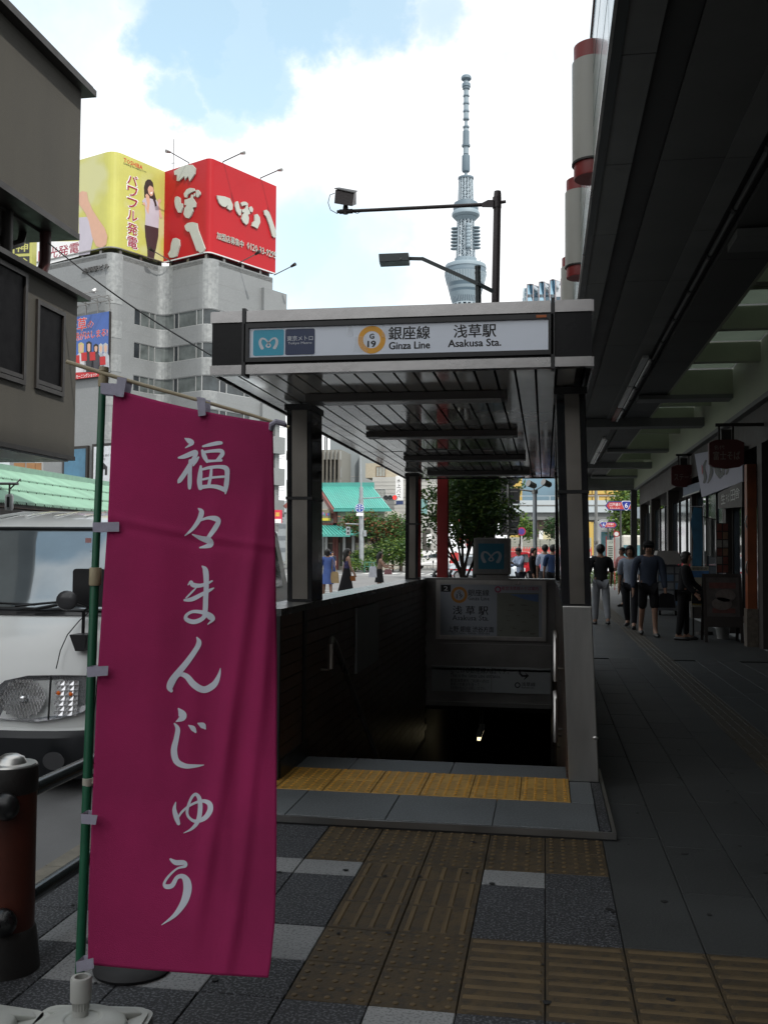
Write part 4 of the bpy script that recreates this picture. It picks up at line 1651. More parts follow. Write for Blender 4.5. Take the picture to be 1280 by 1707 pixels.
# posts and bent pipe between the two blocks
g = MB()
q0 = at(12, 345, X=XF - .5)
g.tube([(q0.x, q0.y, zD), (q0.x, q0.y, zA)], .12, 10)
g.build('post', BTR, dk)
g = MB()
q0 = at(40, 370, X=XF - .75)
g.tube([(q0.x, q0.y, zA), (q0.x, q0.y - .08, zA - .27), (q0.x, q0.y - .5, zA - .48), (q0.x, q0.y - 1.2, zA - .54)], .075, 8)
g.build('pipe', BTR, dk)
g = MB()
qa, qb, qc, qd = at(76, 405, X=XF - .4), at(76, 425, X=XF - .4), at(75, 440, X=XF - .4), at(62, 458, X=XF - .5)
g.tube([(qa.x, qa.y, zA), qb, qc, (qd.x, qd.y, zD + .05)], [.11, .11, .105, .10], 12)
g.build('bent_duct', M('rust_red_duct', (.055, .012, .012), .5, 0, .2, 4), dk)
# service wire
wr = thing('service_wire', 'thin black wire sagging from the dark building block to the subway roof', 'wire', at(80, 404, X=XF - .3))
g = MB()
A, B = at(80, 404, X=XF - .3), at(352, 592, Y=14.5)
pts = []
for i in range(17):
    t_ = i / 16
    p = A.lerp(B, t_)
    p.z -= .10 * math.sin(math.pi * t_) * 1.0
    pts.append(p)
g.tube(pts, .014, 6)
g.build('wire', BLACK, wr)
# ------------------------------------------------------------------ arcade canopy over the right pavement
can = thing('arcade_canopy', 'long covered arcade canopy over the right pavement with glass fascia and skylights', 'canopy', (2, 15, 0))
Z0 = 1.5
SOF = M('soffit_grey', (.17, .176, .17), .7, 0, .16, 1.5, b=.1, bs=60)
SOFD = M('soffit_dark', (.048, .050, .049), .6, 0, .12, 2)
FASG = M('green_glass_fascia', (.12, .18, .17), .18, .1, .15, 1.2, coat=.4)
FASL = M('fascia_line', (.05, .06, .06), .4, .3, .1)
PALE = M('pale_green_panel', (.33, .355, .26), .6, 0, .08, 1.5, b=.1, bs=40)
CE = 38.0
CS = -6.0


def cz(k):
    return Z0 + k


# fascia: three rows of glass panels per bay
yy = -5.7
bay = 2.85
while yy < CE - .1:
    y1 = min(yy + bay, CE)
    for (za, zb_, xo) in ((cz(2.90), cz(3.28), .0), (cz(3.29), cz(3.70), .0), (cz(3.71), cz(4.10), .0)):
        MB().box(.362, .39, yy + .01, y1 - .01, za + .008, zb_ - .008).build('fascia_panel', FASG, can)
    yy = y1
MB().box(.375, .60, CS, CE, cz(2.93), cz(4.12)).build('fascia_core', FASL, can)
MB().box(.350, .60, CS, CE, cz(4.12), cz(4.15)).build('top_capping', STEELD, can)
MB().box(.352, .372, CS, CE, cz(2.875), cz(2.90)).build('drip_edge', STEEL, can)
MB().box(.374, .433, CS, CE, cz(2.885), cz(2.93)).build('gutter', FASL, can)
# soffit panels along the edge
yy = -5.7
while yy < CE:
    y1 = min(yy + 1.63, CE)
    MB().box(.435, .632, yy + .006, y1 - .006, cz(2.90), cz(2.93)).build('soffit_panel', SOF, can)
    MB().box(1.30, 1.50, yy + .006, y1 - .006, cz(2.90), cz(2.93)).build('soffit_panel', SOF, can)
    yy = y1
MB().box(.634, .84, CS, CE, cz(2.955), cz(2.99)).build('soffit_channel', SOFD, can)
yy = -5.7
while yy < CE:
    y1 = min(yy + 3.26, CE)
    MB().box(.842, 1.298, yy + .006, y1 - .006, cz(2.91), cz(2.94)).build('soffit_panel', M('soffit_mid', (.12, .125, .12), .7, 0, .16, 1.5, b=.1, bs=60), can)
    yy = y1
MB().box(1.502, 1.66, CS, CE, cz(2.96), cz(3.0)).build('soffit_channel', SOFD, can)
g = MB()
g.tube([(1.585, CS, cz(2.93)), (1.585, 21.5, cz(2.93))], .022, 8)
pc = g.build('conduit', M('conduit_grey', (.12, .125, .12), .5), can)
for k in range(16):
    MB().tube([(1.585, 2 + k * 1.3, cz(2.93)), (1.585, 2.08 + k * 1.3, cz(2.93))], .034, 8).build('conduit_clamp', SOFD, pc)
yy = -5.7
while yy < CE:
    y1 = min(yy + 2.6, CE)
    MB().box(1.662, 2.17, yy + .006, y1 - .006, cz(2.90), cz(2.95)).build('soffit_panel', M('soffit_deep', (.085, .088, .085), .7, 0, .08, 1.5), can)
    yy = y1
MB().box(.6, 2.19, CS, CE, cz(3.0), cz(3.2)).build('deck', SOFD, can)
# skylight zone
MB().box(2.17, 2.21, CS, CE, cz(2.90), cz(3.34)).build('upstand', PALE, can)
MB().box(3.30, 3.36, 6, CE, cz(2.48), cz(3.34)).build('side_panel', PALE, can)
MB().box(3.30, 3.42, 6, CE, cz(2.40), cz(2.478)).build('edge_beam', SOF, can)
GLZ = M('skylight_glazing', (.42, .46, .40), .4, 0, .06, 2, trans=.75)
SKB = M('skylight_solid', (.22, .23, .19), .6, 0, .1, 2)
yy = 2.0
k = 0
while yy < CE - .5:
    deep = k % 4 == 3
    w_ = .42 if deep else .16
    MB().box(2.212, 3.298, yy, yy + w_, cz(2.88 if deep else 3.02), cz(3.32)).build('cross_beam', PALE, can)
    if deep:
        MB().box(1.664, 3.40, yy - .02, yy + w_ + .02, cz(2.80), cz(2.875)).build('beam_underside', SOF, can)
    y2 = yy + 2.3
    ym = yy + w_ + (y2 - yy - w_) * .52
    MB().box(2.23, 3.28, yy + w_ + .02, ym - .06, cz(3.34), cz(3.37)).build('skylight', GLZ if k % 2 else SKB, can)
    MB().box(2.21, 3.30, ym - .06, ym + .06, cz(3.28), cz(3.36)).build('skylight_bar', PALE, can)
    MB().box(2.23, 3.28, ym + .06, y2 - .02, cz(3.34), cz(3.37)).build('skylight', GLZ, can)
    yy = y2
    k += 1
MB().box(.44, 3.42, CE - .08, CE + .1, cz(2.42), cz(2.66)).build('end_beam', SOF, can)
MB().box(.44, 3.42, CE - .04, CE + .08, cz(2.66), cz(3.3)).build('end_panel', M('end_panel_dim', (.17, .18, .16), .7), can)
MB().box(.46, 3.4, CE - .12, CE - .085, cz(2.57), cz(2.60)).build('end_rail', STEELD, can)
# wide cross beams
for (ya, n_) in ((21.3, 0), (31.5, 1)):
    MB().box(.64, 3.30, ya, ya + .45, cz(2.72), cz(2.90)).build('main_beam', SOF, can)
# fluorescent fittings in a line
yy = 14.3
n_ = 0
for (ya, yb) in ((14.3, 16.7), (16.8, 19.2), (19.3, 21.1), (24.3, 27.4), (27.5, 31.0)):
    L = thing('arcade_light', ['nearest unlit strip light under the arcade soffit', 'second unlit strip light under the arcade soffit', 'third strip light with reddish tint under the arcade soffit', 'fourth strip light just beyond the wide arcade beam', 'farthest strip light under the arcade soffit'][n_], 'light', (1.41, (ya + yb) / 2, cz(2.9)), 'strip lights under the arcade')
    MB().box(1.375, 1.455, ya, yb, cz(2.81), cz(2.85)).build('housing', M('light_red_tint', (.22, .06, .05), .4) if n_ == 2 else M('light_grey', (.42, .43, .43), .35), L)
    MB().tube([(1.485, ya + .1, cz(2.80)), (1.485, yb - .1, cz(2.80))], .018, 8).build('tube', WHITEP, L)
    g = MB()
    for y_ in (ya + .3, yb - .3):
        g.box(1.40, 1.42, y_, y_ + .03, cz(2.85), cz(2.90)).box(1.455, 1.49, y_, y_ + .02, cz(2.80), cz(2.83))
    g.build('bracket', SOFD, L)
    n_ += 1
# half-round drum lanterns on the fascia
LANW = M('lantern_cream', (.34, .335, .30), .5, 0, .05, 3)
LANR = M('lantern_red', (.22, .026, .024), .45, 0, .10, 5)
for k, yl in enumerate((7.72, 10.52, 13.32, 16.12, 18.92)):
    o = thing('drum_lantern', ['nearest cream drum lantern with red bands on the canopy fascia', 'second cream drum lantern with red bands on the canopy fascia', 'third drum lantern on the fascia, mostly hidden behind the second', 'fourth drum lantern on the fascia beyond the subway roof', 'fifth drum lantern on the fascia beyond the subway roof'][k], 'lantern', (.36, yl, cz(2.85)), 'drum lanterns along the canopy fascia')
    cx_ = .365
    MB().lathe([(.158, cz(3.06)), (.158, cz(3.87))], cx_, yl, 32).build('drum', LANW, o)
    MB().lathe([(.142, cz(2.945)), (.145, cz(2.955)), (.145, cz(3.058))], cx_, yl, 32).build('lower_band', LANR, o)
    MB().lathe([(.162, cz(3.055)), (.162, cz(3.07))], cx_, yl, 32).build('rim', BTR, o)
    MB().lathe([(.145, cz(3.872)), (.145, cz(4.0)), (.13, cz(4.01))], cx_, yl, 32).build('upper_band', LANR, o)
# canopy posts at the far end
g = MB()
PD = M('post_dark', (.05, .05, .048), .5)
for (px, w_, nm, lab, mt_, red) in ((1056, .22, 'arcade_post', 'plain dark post at the far mouth of the arcade', PD, 0), (1115, .30, 'arcade_post', 'arcade post painted red above and grey below', None, 1), (1133, .26, 'arcade_post', 'dark square post beside the shop front at the arcade mouth', PD, 0)):
    q = at(px, 900, Y=37.6)
    o = thing(nm, lab, 'post', (q.x, 37.6, 0), 'posts at the arcade mouth')
    if red:
        MB().box(q.x - w_ / 2, q.x + w_ / 2, 37.45, 37.75, 2.6, cz(2.42)).build('upper_shaft', RED, o)
        MB().box(q.x - w_ / 2 - .03, q.x + w_ / 2 + .03, 37.42, 37.78, 0, 2.6).build('lower_shaft', M('post_stone', (.14, .12, .11), .7), o)
    else:
        MB().box(q.x - w_ / 2, q.x + w_ / 2, 37.45, 37.75, 0, cz(2.42)).build('shaft', PD, o)
        MB().box(q.x - w_ / 2 - .03, q.x + w_ / 2 + .03, 37.42, 37.78, 0, .12).build('plinth', PD, o)

# ------------------------------------------------------------------ shop building along the arcade
sb = thing('shop_building', 'dark shop building along the arcade with unseen upper floors added to shade the street', 'building', (8, 15, 0))
WALLG = M('shop_upper_wall', (.12, .12, .115), .8, 0, .1, 1)
MB().box(3.42, 16, -30, 22.0, 4.2, 27).build('unseen_upper_floors', WALLG, sb)  # unseen floors added to shade the near street
MB().box(3.42, 16, 22.0, 37.0, 4.2, 7.6).build('sun_gap_wing', WALLG, sb)  # unseen; kept low so the sun reaches the crossing beyond
MB().box(4.3, 16, -30, 37.0, 0, 4.2).build('back_wall', SHOPDARK, sb)
MB().box(3.42, 4.3, -30, 37.0, 3.3, 4.2).build('shop_fascia', SHOPDARK, sb)
MB().box(3.42, 16, -30, 37.2, -.16, .0).build('shop_floor', GREYC, sb)
for k, ya in enumerate((5, 9, 13, 16.4, 19.6, 24, 28.5, 33, 36.6)):
    MB().box(3.42, 3.72, ya, ya + .35, 0, 3.3).build('shop_pier', SHOPDARK, sb)
for k, (ya, yb) in enumerate(((16.8, 19.5), (20.0, 23.9), (24.4, 28.4), (28.9, 32.9), (33.4, 36.5))):
    w = MB().box(3.55, 3.60, ya, yb, .45, 2.9)
    f = w.build('shop_window', GLASSD, sb)
    m = MB()
    for j in range(4):
        q = ya + (yb - ya) * j / 3
        m.box(3.52, 3.62, q - .025, q + .025, .4, 2.95)
    m.build('mullion', BTR, f)
for yb in range(6):
    for zf in range(6):
        MB().box(3.40, 3.43, -20 + yb * 7, -16.5 + yb * 7, 8.2 + zf * 3.2, 9.8 + zf * 3.2).build('window', GLASSD, sb)
# orange pillar panel of the nearest shop
q = at(1240, 1060, Y=16.9)
op = thing('orange_pillar', 'orange painted shop pillar with a stone foot beside the sandwich board', 'pillar', (3.40, 16.9, 0))
MB().box(3.27, 3.42, 16.8, 17.0, .62, 3.0).build('shaft', M('orange_pillar', (.22, .055, .015), .5, 0, .25, 4), op)
MB().box(3.25, 3.44, 16.78, 17.02, 0, .62).build('foot', M('mottled_stone', (.12, .10, .08), .5, 0, .4, 14), op)
g = MB()
for z in (1.3, 2.05):
    g.tube([(3.26, 16.79, z - .1), (3.235, 16.78, z), (3.26, 16.79, z + .1)], .012, 6)
g.build('bracket', STEELD, op)

# sandwich board
a, b = at(1168, 1070, z=0), at(1238, 1068, z=0)
yb_ = 17.75
xa, xb = at(1170, 1000, Y=yb_).x, at(1234, 1000, Y=yb_).x
s = thing('sandwich_board', 'dark wooden sandwich board with a menu poster standing by the orange pillar', 'sign', ((xa + xb) / 2, yb_, 0))
for sg in (1, -1):
    g = MB()
    y0, y1 = yb_ + sg * .03, yb_ + sg * .24
    def lb(x0, x1, z0, z1, th=.02):
        ya = y0 + (y1 - y0) * (1 - z0 / 1.17)
        yc = y0 + (y1 - y0) * (1 - z1 / 1.17)
        g.hexa([(x0, ya - th, z0), (x1, ya - th, z0), (x1, ya, z0), (x0, ya, z0), (x0, yc - th, z1), (x1, yc - th, z1), (x1, yc, z1), (x0, yc, z1)])
    lb(xa, xa + .05, 0, 1.17)
    lb(xb - .05, xb, 0, 1.17)
    lb(xa + .05, xb - .05, 1.11, 1.17)
    lb(xa + .05, xb - .05, .26, .44)
    g.build('frame', M('board_wood_dark', (.022, .016, .014), .5, 0, .2, 8), s)
    if sg == -1:
        g = MB()
        lb(xa + .05, xb - .05, .44, 1.11, .012)
        po = g.build('poster', M('menu_dark', (.060, .052, .050), .4, 0, .35, 9), s)
        g = MB()
        lb(xa + .10, xb - .10, .92, 1.02, .016)
        lb(xa + .14, xb - .12, .50, .58, .016)
        g.build('poster_band', M('menu_red', (.10, .03, .025), .5, 0, .3, 12), po)
        g = MB()
        FS_ = Frame((0, yb_ - .15, 0), (1, 0, 0))
        for (cx, cz_) in ((.36, .80), (.30, .66)):
            g.disc(FS_, xa + cx, cz_, .11, .0, .012, 20, None, 1.5)
        g.build('printed_dish', M('menu_dish', (.13, .11, .10), .5, 0, .3, 15), po)
# white bucket behind it
wbk = thing('white_bucket', 'small white bucket on the floor behind the sandwich board', 'bucket', (3.13, 18.3, 0))
MB().lathe([(.10, 0), (.14, .30), (.145, .31), (.13, .31)], 3.13, 18.3, 18).build('bucket', M('bucket_white', (.35, .35, .34), .5), wbk)
MB().tube([(3.0, 18.3, .30), (3.13, 18.2, .40), (3.26, 18.3, .30)], .006, 5).build('bail', STEELD, wbk)

# hanging signs
def hang(px0, py0, px1, py1, Y, label, txt, sub=''):
    a, b = at(px0, py0, Y=Y), at(px1, py1, Y=Y)
    x0, x1, z1, z0 = a.x, b.x, a.z, b.z
    o = thing('hanging_sign', label, 'sign', ((x0 + x1) / 2, Y, z0), 'dark red signs hanging in the arcade')
    F = FY(Y)
    w = x1 - x0
    pts = [(x0, z1 - .05), (x0, z0 + .08), (x0 + w * .12, z0 + .03), (x0 + w * .5, z0), (x1 - w * .12, z0 + .03), (x1, z0 + .08), (x1, z1 - .05), (x1 - w * .2, z1), (x0 + w * .2, z1)]
    MB().poly(F, [pts], -.10, 0).build('board', M('sign_dark_red', (.085, .014, .014), .5, 0, .15, 5), o)
    t = MB()
    t.text(F, txt, x0 + w * .12, z0 + (z1 - z0) * .30, w * .76, (z1 - z0) * .30, .004, .02, 2)
    if sub:
        t.text(F, sub, x0 + w * .14, z0 + (z1 - z0) * .66, w * .30, (z1 - z0) * .14, .004, .01, 1)
    t.build('lettering', M('sign_dull_letters', (.22, .18, .16), .5), o)
    g = MB()
    for q in (.3, .7):
        g.bar((x0 + w * q, Y + .05, z1), (x0 + w * q, Y + .05, z1 + .22), .03)
    g.bar((x0 + w * .2, Y + .05, z1 + .24), (3.42, Y + .05, z1 + .24), .05)
    g.box(x0 + w * .36, x0 + w * .64, Y, Y + .1, z1, z1 + .16)
    g.build('hanger', BTR, o)


hang(1181, 733, 1240, 781, 16.2, 'larger dark red hanging signboard of a soba shop nearest in the arcade', '富士そば', '名代')
hang(1118, 775, 1161, 812, 24.0, 'smaller dark red hanging signboard farther down the arcade', 'ステーキ', '')

# white sheet sign with brush writing, along the shop wall
def shopq(px, py, X=3.32):
    return at(px, py, X=X)


ws_ = thing('white_sheet_sign', 'slanting white sheet sign with black brush strokes above the shop fronts', 'sign', shopq(1200, 790))
q = [shopq(1157, 757), shopq(1169, 829), shopq(1237, 803), shopq(1236, 742)]
q0 = [V3((3.32, p.y, p.z)) for p in q]
g = MB()
g.hexa([q0[1], q0[2], q0[2] + V3((.03, 0, 0)), q0[1] + V3((.03, 0, 0)), q0[0], q0[3], q0[3] + V3((.03, 0, 0)), q0[0] + V3((.03, 0, 0))])
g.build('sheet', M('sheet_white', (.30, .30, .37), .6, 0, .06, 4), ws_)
g = MB()
FSH = Frame((3.31, 0, 0), (0, -1, 0))


def fnS(x, y, k):
    p = at(x / 10, y / 10, X=3.312 - .0005 * k)
    return p


for i, st in enumerate(([(11760, 7680, 30), (11720, 7800, 45), (11750, 7950, 50), (11730, 8040, 40)], [(11830, 7720, 30), (11850, 7850, 50), (11820, 7980, 40), (11790, 8050, 20)], [(11900, 7740, 30), (11930, 7860, 50), (11990, 7960, 40)],
                        [(11960, 7760, 40), (11980, 7860, 50), (12020, 7940, 20)], [(12040, 7720, 40), (12050, 7800, 50), (12040, 7900, 50)], [(12100, 7740, 40), (12120, 7830, 40), (12100, 7900, 30)])):
    g.ribbon(fnS, st, i % 4, 5)
g.build('brush_strokes', INK, ws_)
g = MB()
g.ribbon(fnS, [(11690, 7760, 14), (11700, 7850, 22), (11695, 7900, 12)], 2)
g.build('red_strokes', M('ink_red', (.30, .02, .04), .5), ws_)
# blue awning strip left of it
g = thing('blue_awning', 'dull blue awning strip beyond the white sheet sign', 'awning', shopq(1150, 815))
p = [shopq(1138, 812), shopq(1138, 827), shopq(1166, 817), shopq(1166, 803)]
m = MB()
m.hexa([p[1], p[2], p[2] + V3((.06, 0, 0)), p[1] + V3((.06, 0, 0)), p[0], p[3], p[3] + V3((.06, 0, 0)), p[0] + V3((.06, 0, 0))])
m.build('awning_cloth', M('awning_blue', (.10, .13, .18), .6), g)
m = MB()
m.bar(p[1] + V3((0, 0, -.02)), p[2] + V3((0, 0, -.02)), .03)
m.build('front_bar', STEELD, g)
# pale vertical lettering cut in the dark board under the sheet
lt = thing('dark_shop_board', 'dark shop board with small white brush characters under the white sheet', 'sign', shopq(1218, 830))
p = [shopq(1196, 848), shopq(1196, 822), shopq(1236, 802), shopq(1236, 845)]
m = MB()
m.hexa([p[0], p[3], p[3] + V3((.05, 0, 0)), p[0] + V3((.05, 0, 0)), p[1], p[2], p[2] + V3((.05, 0, 0)), p[1] + V3((.05, 0, 0))])
m.build('board', SHOPDARK, lt)
FLT = FXR(3.31)
m = MB()
for (px0, py0, px1, py1, s_) in ((1201, 841, 1208, 822, '生'), (1209, 838, 1215, 822, 'そば'), (1217, 836, 1224, 815, '田'), (1224, 832, 1232, 812, '舎')):
    a_, b_ = at(px0, py0, X=3.31), at(px1, py1, X=3.31)
    m.text(FLT, s_, -a_.y, a_.z, (a_.y - b_.y), b_.z - a_.z, 0.0, .02, 1)
m.build('lettering', M('board_letters', (.42, .42, .40), .5), lt)
# hanging white curtain cloth, poster board, blue nobori, food poster
nb = thing('blue_banner', 'blue vertical banner flag standing in front of the shops', 'banner', at(1160, 1000, Y=19.2))
a_, b_ = at(1150, 845, Y=19.2), at(1171, 945, Y=19.2)
m = MB()
pts = [(a_.x + .06, a_.z), (b_.x - .02, a_.z - .03), (b_.x, b_.z + .4), (b_.x - .03, b_.z), (a_.x + .03, b_.z + .02), (a_.x + .05, b_.z + .5), (a_.x, a_.z - .3)]
m.poly(FY(19.2), [pts[::-1]], -.004, 0)
m.build('cloth', M('nobori_blue', (.035, .14, .24), .7, 0, .25, 3), nb)
m = MB()
m.tube([(b_.x + .02, 19.2, 0), (b_.x + .02, 19.2, a_.z + .05)], .013, 8).bar((a_.x, 19.2, a_.z + .01), (b_.x + .02, 19.2, a_.z + .01), .012)
m.build('pole', WHITEP, nb)
m = MB()
m.lathe([(.16, 0), (.15, .06), (.04, .09), (.03, .2)], b_.x + .02, 19.2, 16)
m.build('foot', BTR, nb)
fp = thing('food_poster', 'bright food poster with a blue sky and red price beside the sandwich board', 'poster', at(1163, 1010, Y=18.4))
a_, b_ = at(1151, 944, Y=18.4), at(1181, 1012, Y=18.4)
F18 = FY(18.4)
MB().fbox(F18, a_.x, b_.x, b_.z, a_.z, -.03, 0).build('panel', M('poster_cream', (.40, .38, .30), .5, 0, .15, 8), fp)
MB().fbox(F18, a_.x, b_.x, a_.z - .20, a_.z - .08, .001, .003).build('blue_sky', M('poster_blue', (.06, .17, .38), .5, 0, .2, 8), fp)
t = MB()
t.text(F18, '期間限定', a_.x + .02, a_.z - .07, b_.x - a_.x - .04, .055, .002, .03, 1)
t.build('heading', INK, fp)
t = MB()
t.text(F18, '240', a_.x + .05, b_.z + .28, b_.x - a_.x - .12, .13, .004, .05, 1)
t.build('price', M('ink_bright_red', (.5, .03, .02), .5), fp)
t = MB()
for k in range(9):
    t.disc(F18, a_.x + .05 + (k % 5) * .055, b_.z + .07 + (k // 5) * .07, .04, .001, .002 + k * .0002, 10)
t.build('printed_food', M('food_yellow', (.40, .28, .06), .6, 0, .4, 20), fp)
MB().fbox(F18, a_.x + .02, a_.x + .05, 0, b_.z, -.03, 0).fbox(F18, b_.x - .05, b_.x - .02, 0, b_.z, -.03, 0).build('leg', BTR, fp)
wc = thing('white_cloth', 'white hanging cloth pinned by the shop door', 'cloth', at(1186, 900, Y=18.9))
a_, b_ = at(1175, 862, Y=18.9), at(1192, 925, Y=18.9)
m = MB()
pts = []
for i in range(13):
    u = i / 12
    pts.append((a_.x + (b_.x - a_.x) * u, 18.9 + .03 * math.sin(u * 9)))
m.add([(x, y, z + (x - a_.x) * -.35) for z in (a_.z, b_.z) for (x, y) in pts], [(i, i + 1, 13 + i + 1, 13 + i) for i in range(12)], True)
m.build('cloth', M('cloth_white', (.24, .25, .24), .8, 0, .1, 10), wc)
MB().bar((a_.x - .05, 18.9, a_.z + .01), (b_.x + .05, 18.9, a_.z - .06), .02).build('rod', BTR, wc)
pb = thing('menu_board', 'tall menu board full of small pictures on the shop wall', 'sign', at(1204, 930, Y=18.6))
a_, b_ = at(1193, 872, Y=18.6), at(1214, 955, Y=18.6)
F186 = FY(18.6)
MB().fbox(F186, a_.x, b_.x, b_.z, a_.z, -.05, 0).build('board', BTR, pb)
rr = random.Random(5)
pm = [M('pic_a', (.16, .09, .05), .5, 0, .3, 12), M('pic_b', (.20, .19, .17), .5, 0, .3, 12), M('pic_c', (.12, .03, .02), .5, 0, .3, 12)]
for i in range(2):
    for j in range(6):
        w_, h_ = (b_.x - a_.x) / 2, (a_.z - b_.z) / 6
        MB().fbox(F186, a_.x + i * w_ + .01, a_.x + (i + 1) * w_ - .01, b_.z + j * h_ + .01, b_.z + (j + 1) * h_ - .01, .001, .005).build('menu_picture', pm[rr.randrange(3)], pb)
# stall with pale hood behind the old man
st_ = thing('street_stall', 'grey-blue street stall with a pale lettered hood at the arcade mouth', 'stall', at(1112, 1005, Y=25.0))
a_, b_ = at(1092, 918, Y=25), at(1133, 1003, Y=25)
F25 = FY(25)
zt_ = a_.z - .35
MB().fbox(F25, a_.x + .04, b_.x - .02, .12, zt_, -.7, 0).build('body', M('stall_grey', (.07, .075, .085), .5, 0, .2, 4), st_)
m = MB()
m.hexa([(a_.x - .03, 24.85, zt_ + .02), (b_.x + .03, 24.85, zt_ + .02), (b_.x + .03, 25.75, zt_ + .02), (a_.x - .03, 25.75, zt_ + .02), (a_.x + .05, 24.97, a_.z), (b_.x - .05, 24.97, a_.z), (b_.x - .05, 25.6, a_.z), (a_.x + .05, 25.6, a_.z)])
m.build('hood', M('hood_pale', (.17, .16, .15), .6), st_)
m = MB()
rr = random.Random(9)
for i in range(3):
    for j in range(5):
        x = a_.x + .07 + i * .2
        z = .25 + j * .20
        if z + .15 < zt_:
            m.mat(rr.randrange(2)).fbox(F25, x, x + .16, z, z + .15, .001, .012)
m.build('display_card', [M('card_blue', (.08, .13, .2), .5), M('card_grey', (.16, .17, .18), .5)], st_)
for sx in (a_.x + .1, b_.x - .1):
    MB().tube([(sx - .03, 25.1, .06), (sx + .03, 25.1, .06)], .06, 12).build('wheel', BLACK, st_)

# ------------------------------------------------------------------ light-blocking building added out of view behind the photographer
bh = thing('unseen_rear_blocker', 'low grey building added out of view behind the camera to block skylight', 'building', (-8, -30, 0))
MB().box(-40, 3.3, -44, -26.5, -.15, 9).build('wall', WALLG, bh)  # height kept low so the steel trims mirror open sky
for i in range(12):
    for k in range(2):
        MB().box(-38 + i * 3.4, -36 + i * 3.4, -26.5, -26.46, 2.2 + k * 3.4, 4.2 + k * 3.4).build('window', GLASSD, bh)
# ------------------------------------------------------------------ station office building with the billboards
BA, BB, BC, BD, BE = (-41.27, 80.58), (-37.2, 78.94), (-34.63, 84.25), (-29.4, 81.72), (-25.4, 89.2)


def ext(p, q, d):
    L_ = math.hypot(q[0] - p[0], q[1] - p[1])
    return (p[0] + (q[0] - p[0]) * (-d) / L_, p[1] + (q[1] - p[1]) * (-d) / L_)


BAx = ext(BA, BB, 14)   # wall runs on to the left, behind the dark block
dDE = math.hypot(BE[0] - BD[0], BE[1] - BD[1])
ex, ey = (BE[0] - BD[0]) / dDE, (BE[1] - BD[1]) / dDE


def fillet(path, rad, seg=6):
    out = [path[0]]
    for a, b, c in zip(path, path[1:], path[2:]):
        va = V3((a[0] - b[0], a[1] - b[1])).to_2d() if False else ((a[0] - b[0]), (a[1] - b[1]))
        la = math.hypot(*va)
        vc = (c[0] - b[0], c[1] - b[1])
        lc = math.hypot(*vc)
        p = (b[0] + va[0] / la * rad, b[1] + va[1] / la * rad)
        q = (b[0] + vc[0] / lc * rad, b[1] + vc[1] / lc * rad)
        for i in range(seg + 1):
            t = i / seg
            out.append(((1 - t) ** 2 * p[0] + 2 * t * (1 - t) * b[0] + t * t * q[0], (1 - t) ** 2 * p[1] + 2 * t * (1 - t) * b[1] + t * t * q[1]))
    out.append(path[-1])
    return out


class Wall:
    """extrudes pieces of a plan polyline; n = offset outwards (towards the street)"""

    def __init__(s, pts):
        s.p = pts
        s.c = [0]
        for a, b in zip(pts, pts[1:]):
            s.c.append(s.c[-1] + math.hypot(b[0] - a[0], b[1] - a[1]))

    def pt(s, d, n=0):
        d = max(0, min(s.c[-1] - 1e-6, d))
        for i in range(len(s.p) - 1):
            if s.c[i + 1] >= d:
                break
        a, b = s.p[i], s.p[i + 1]
        l = s.c[i + 1] - s.c[i]
        t = (d - s.c[i]) / l
        nx, ny = (b[1] - a[1]) / l, -(b[0] - a[0]) / l
        return (a[0] + (b[0] - a[0]) * t + nx * n, a[1] + (b[1] - a[1]) * t + ny * n)

    def strip(s, mb, d0, d1, z0, z1, n0, n1):
        ds = [d0] + [c for c in s.c if d0 + .01 < c < d1 - .01] + [d1]
        P = []
        for n in (n0, n1):
            for z in (z0, z1):
                P.append([(*s.pt(d, n), z) for d in ds])
        k = len(ds)
        vs = P[0] + P[1] + P[2] + P[3]
        fs = []
        for i in range(k - 1):
            fs += [(2 * k + i, 2 * k + i + 1, 3 * k + i + 1, 3 * k + i), (i + 1, i, k + i, k + i + 1), (k + i, 3 * k + i, 3 * k + i + 1, k + i + 1), (i, i + 1, 2 * k + i + 1, 2 * k + i)]
        fs += [(0, 2 * k, 3 * k, k), (k - 1, 2 * k - 1, 4 * k - 1, 3 * k - 1)]
        mb.add(vs, fs)
        return mb

    def find(s, px, py=500):
        """arc length whose plan point is seen at image column px"""
        best = None
        for i in range(401):
            d = s.c[-1] * i / 400
            p = s.pt(d)
            v = V3((p[0], p[1], 20)) - CAM
            w = v.dot(_f)
            x = 640 + FPX * v.dot(_r2) / w
            if best is None or abs(x - px) < best[0]:
                best = (abs(x - px), d)
        return best[1]


PATH = [BAx, BB, BC, BD, (BE[0] - .35 * ex, BE[1] - .35 * ey)]
WP = Wall(fillet(PATH, 1.15))
ob = thing('station_office_building', 'silver-grey saw-tooth office building with ribbon windows carrying the billboards', 'building', (-33, 84, 0))
SIL = M('silver_panel', (.215, .228, .235), .55, .1, .07, .5, b=.12, bs=2.2, speck=.16, speckc=(.34, .355, .365), specks=9.0)
SILB = M('bright_corner_panel', (.265, .28, .285), .45, .2, .25, 3, b=.6, bs=5)
RT = 27.55
wins = [(22.35, 1.45), (19.35, 1.45), (16.4, 1.45), (13.4, 1.45), (10.4, 1.45), (7.4, 1.45)]
D0, D1 = WP.find(224), WP.find(418)
TOT = WP.c[-1]
zprev = RT
for (zc, h) in wins:
    g = MB()
    WP.strip(g, 0, TOT, zc + h / 2, zprev, -.6, 0)
    o_ = g.build('spandrel', SIL, ob)
    zprev = zc - h / 2
g = MB()
WP.strip(g, 0, TOT, -.15, zprev, -.6, 0)
g.build('spandrel', SIL, ob)
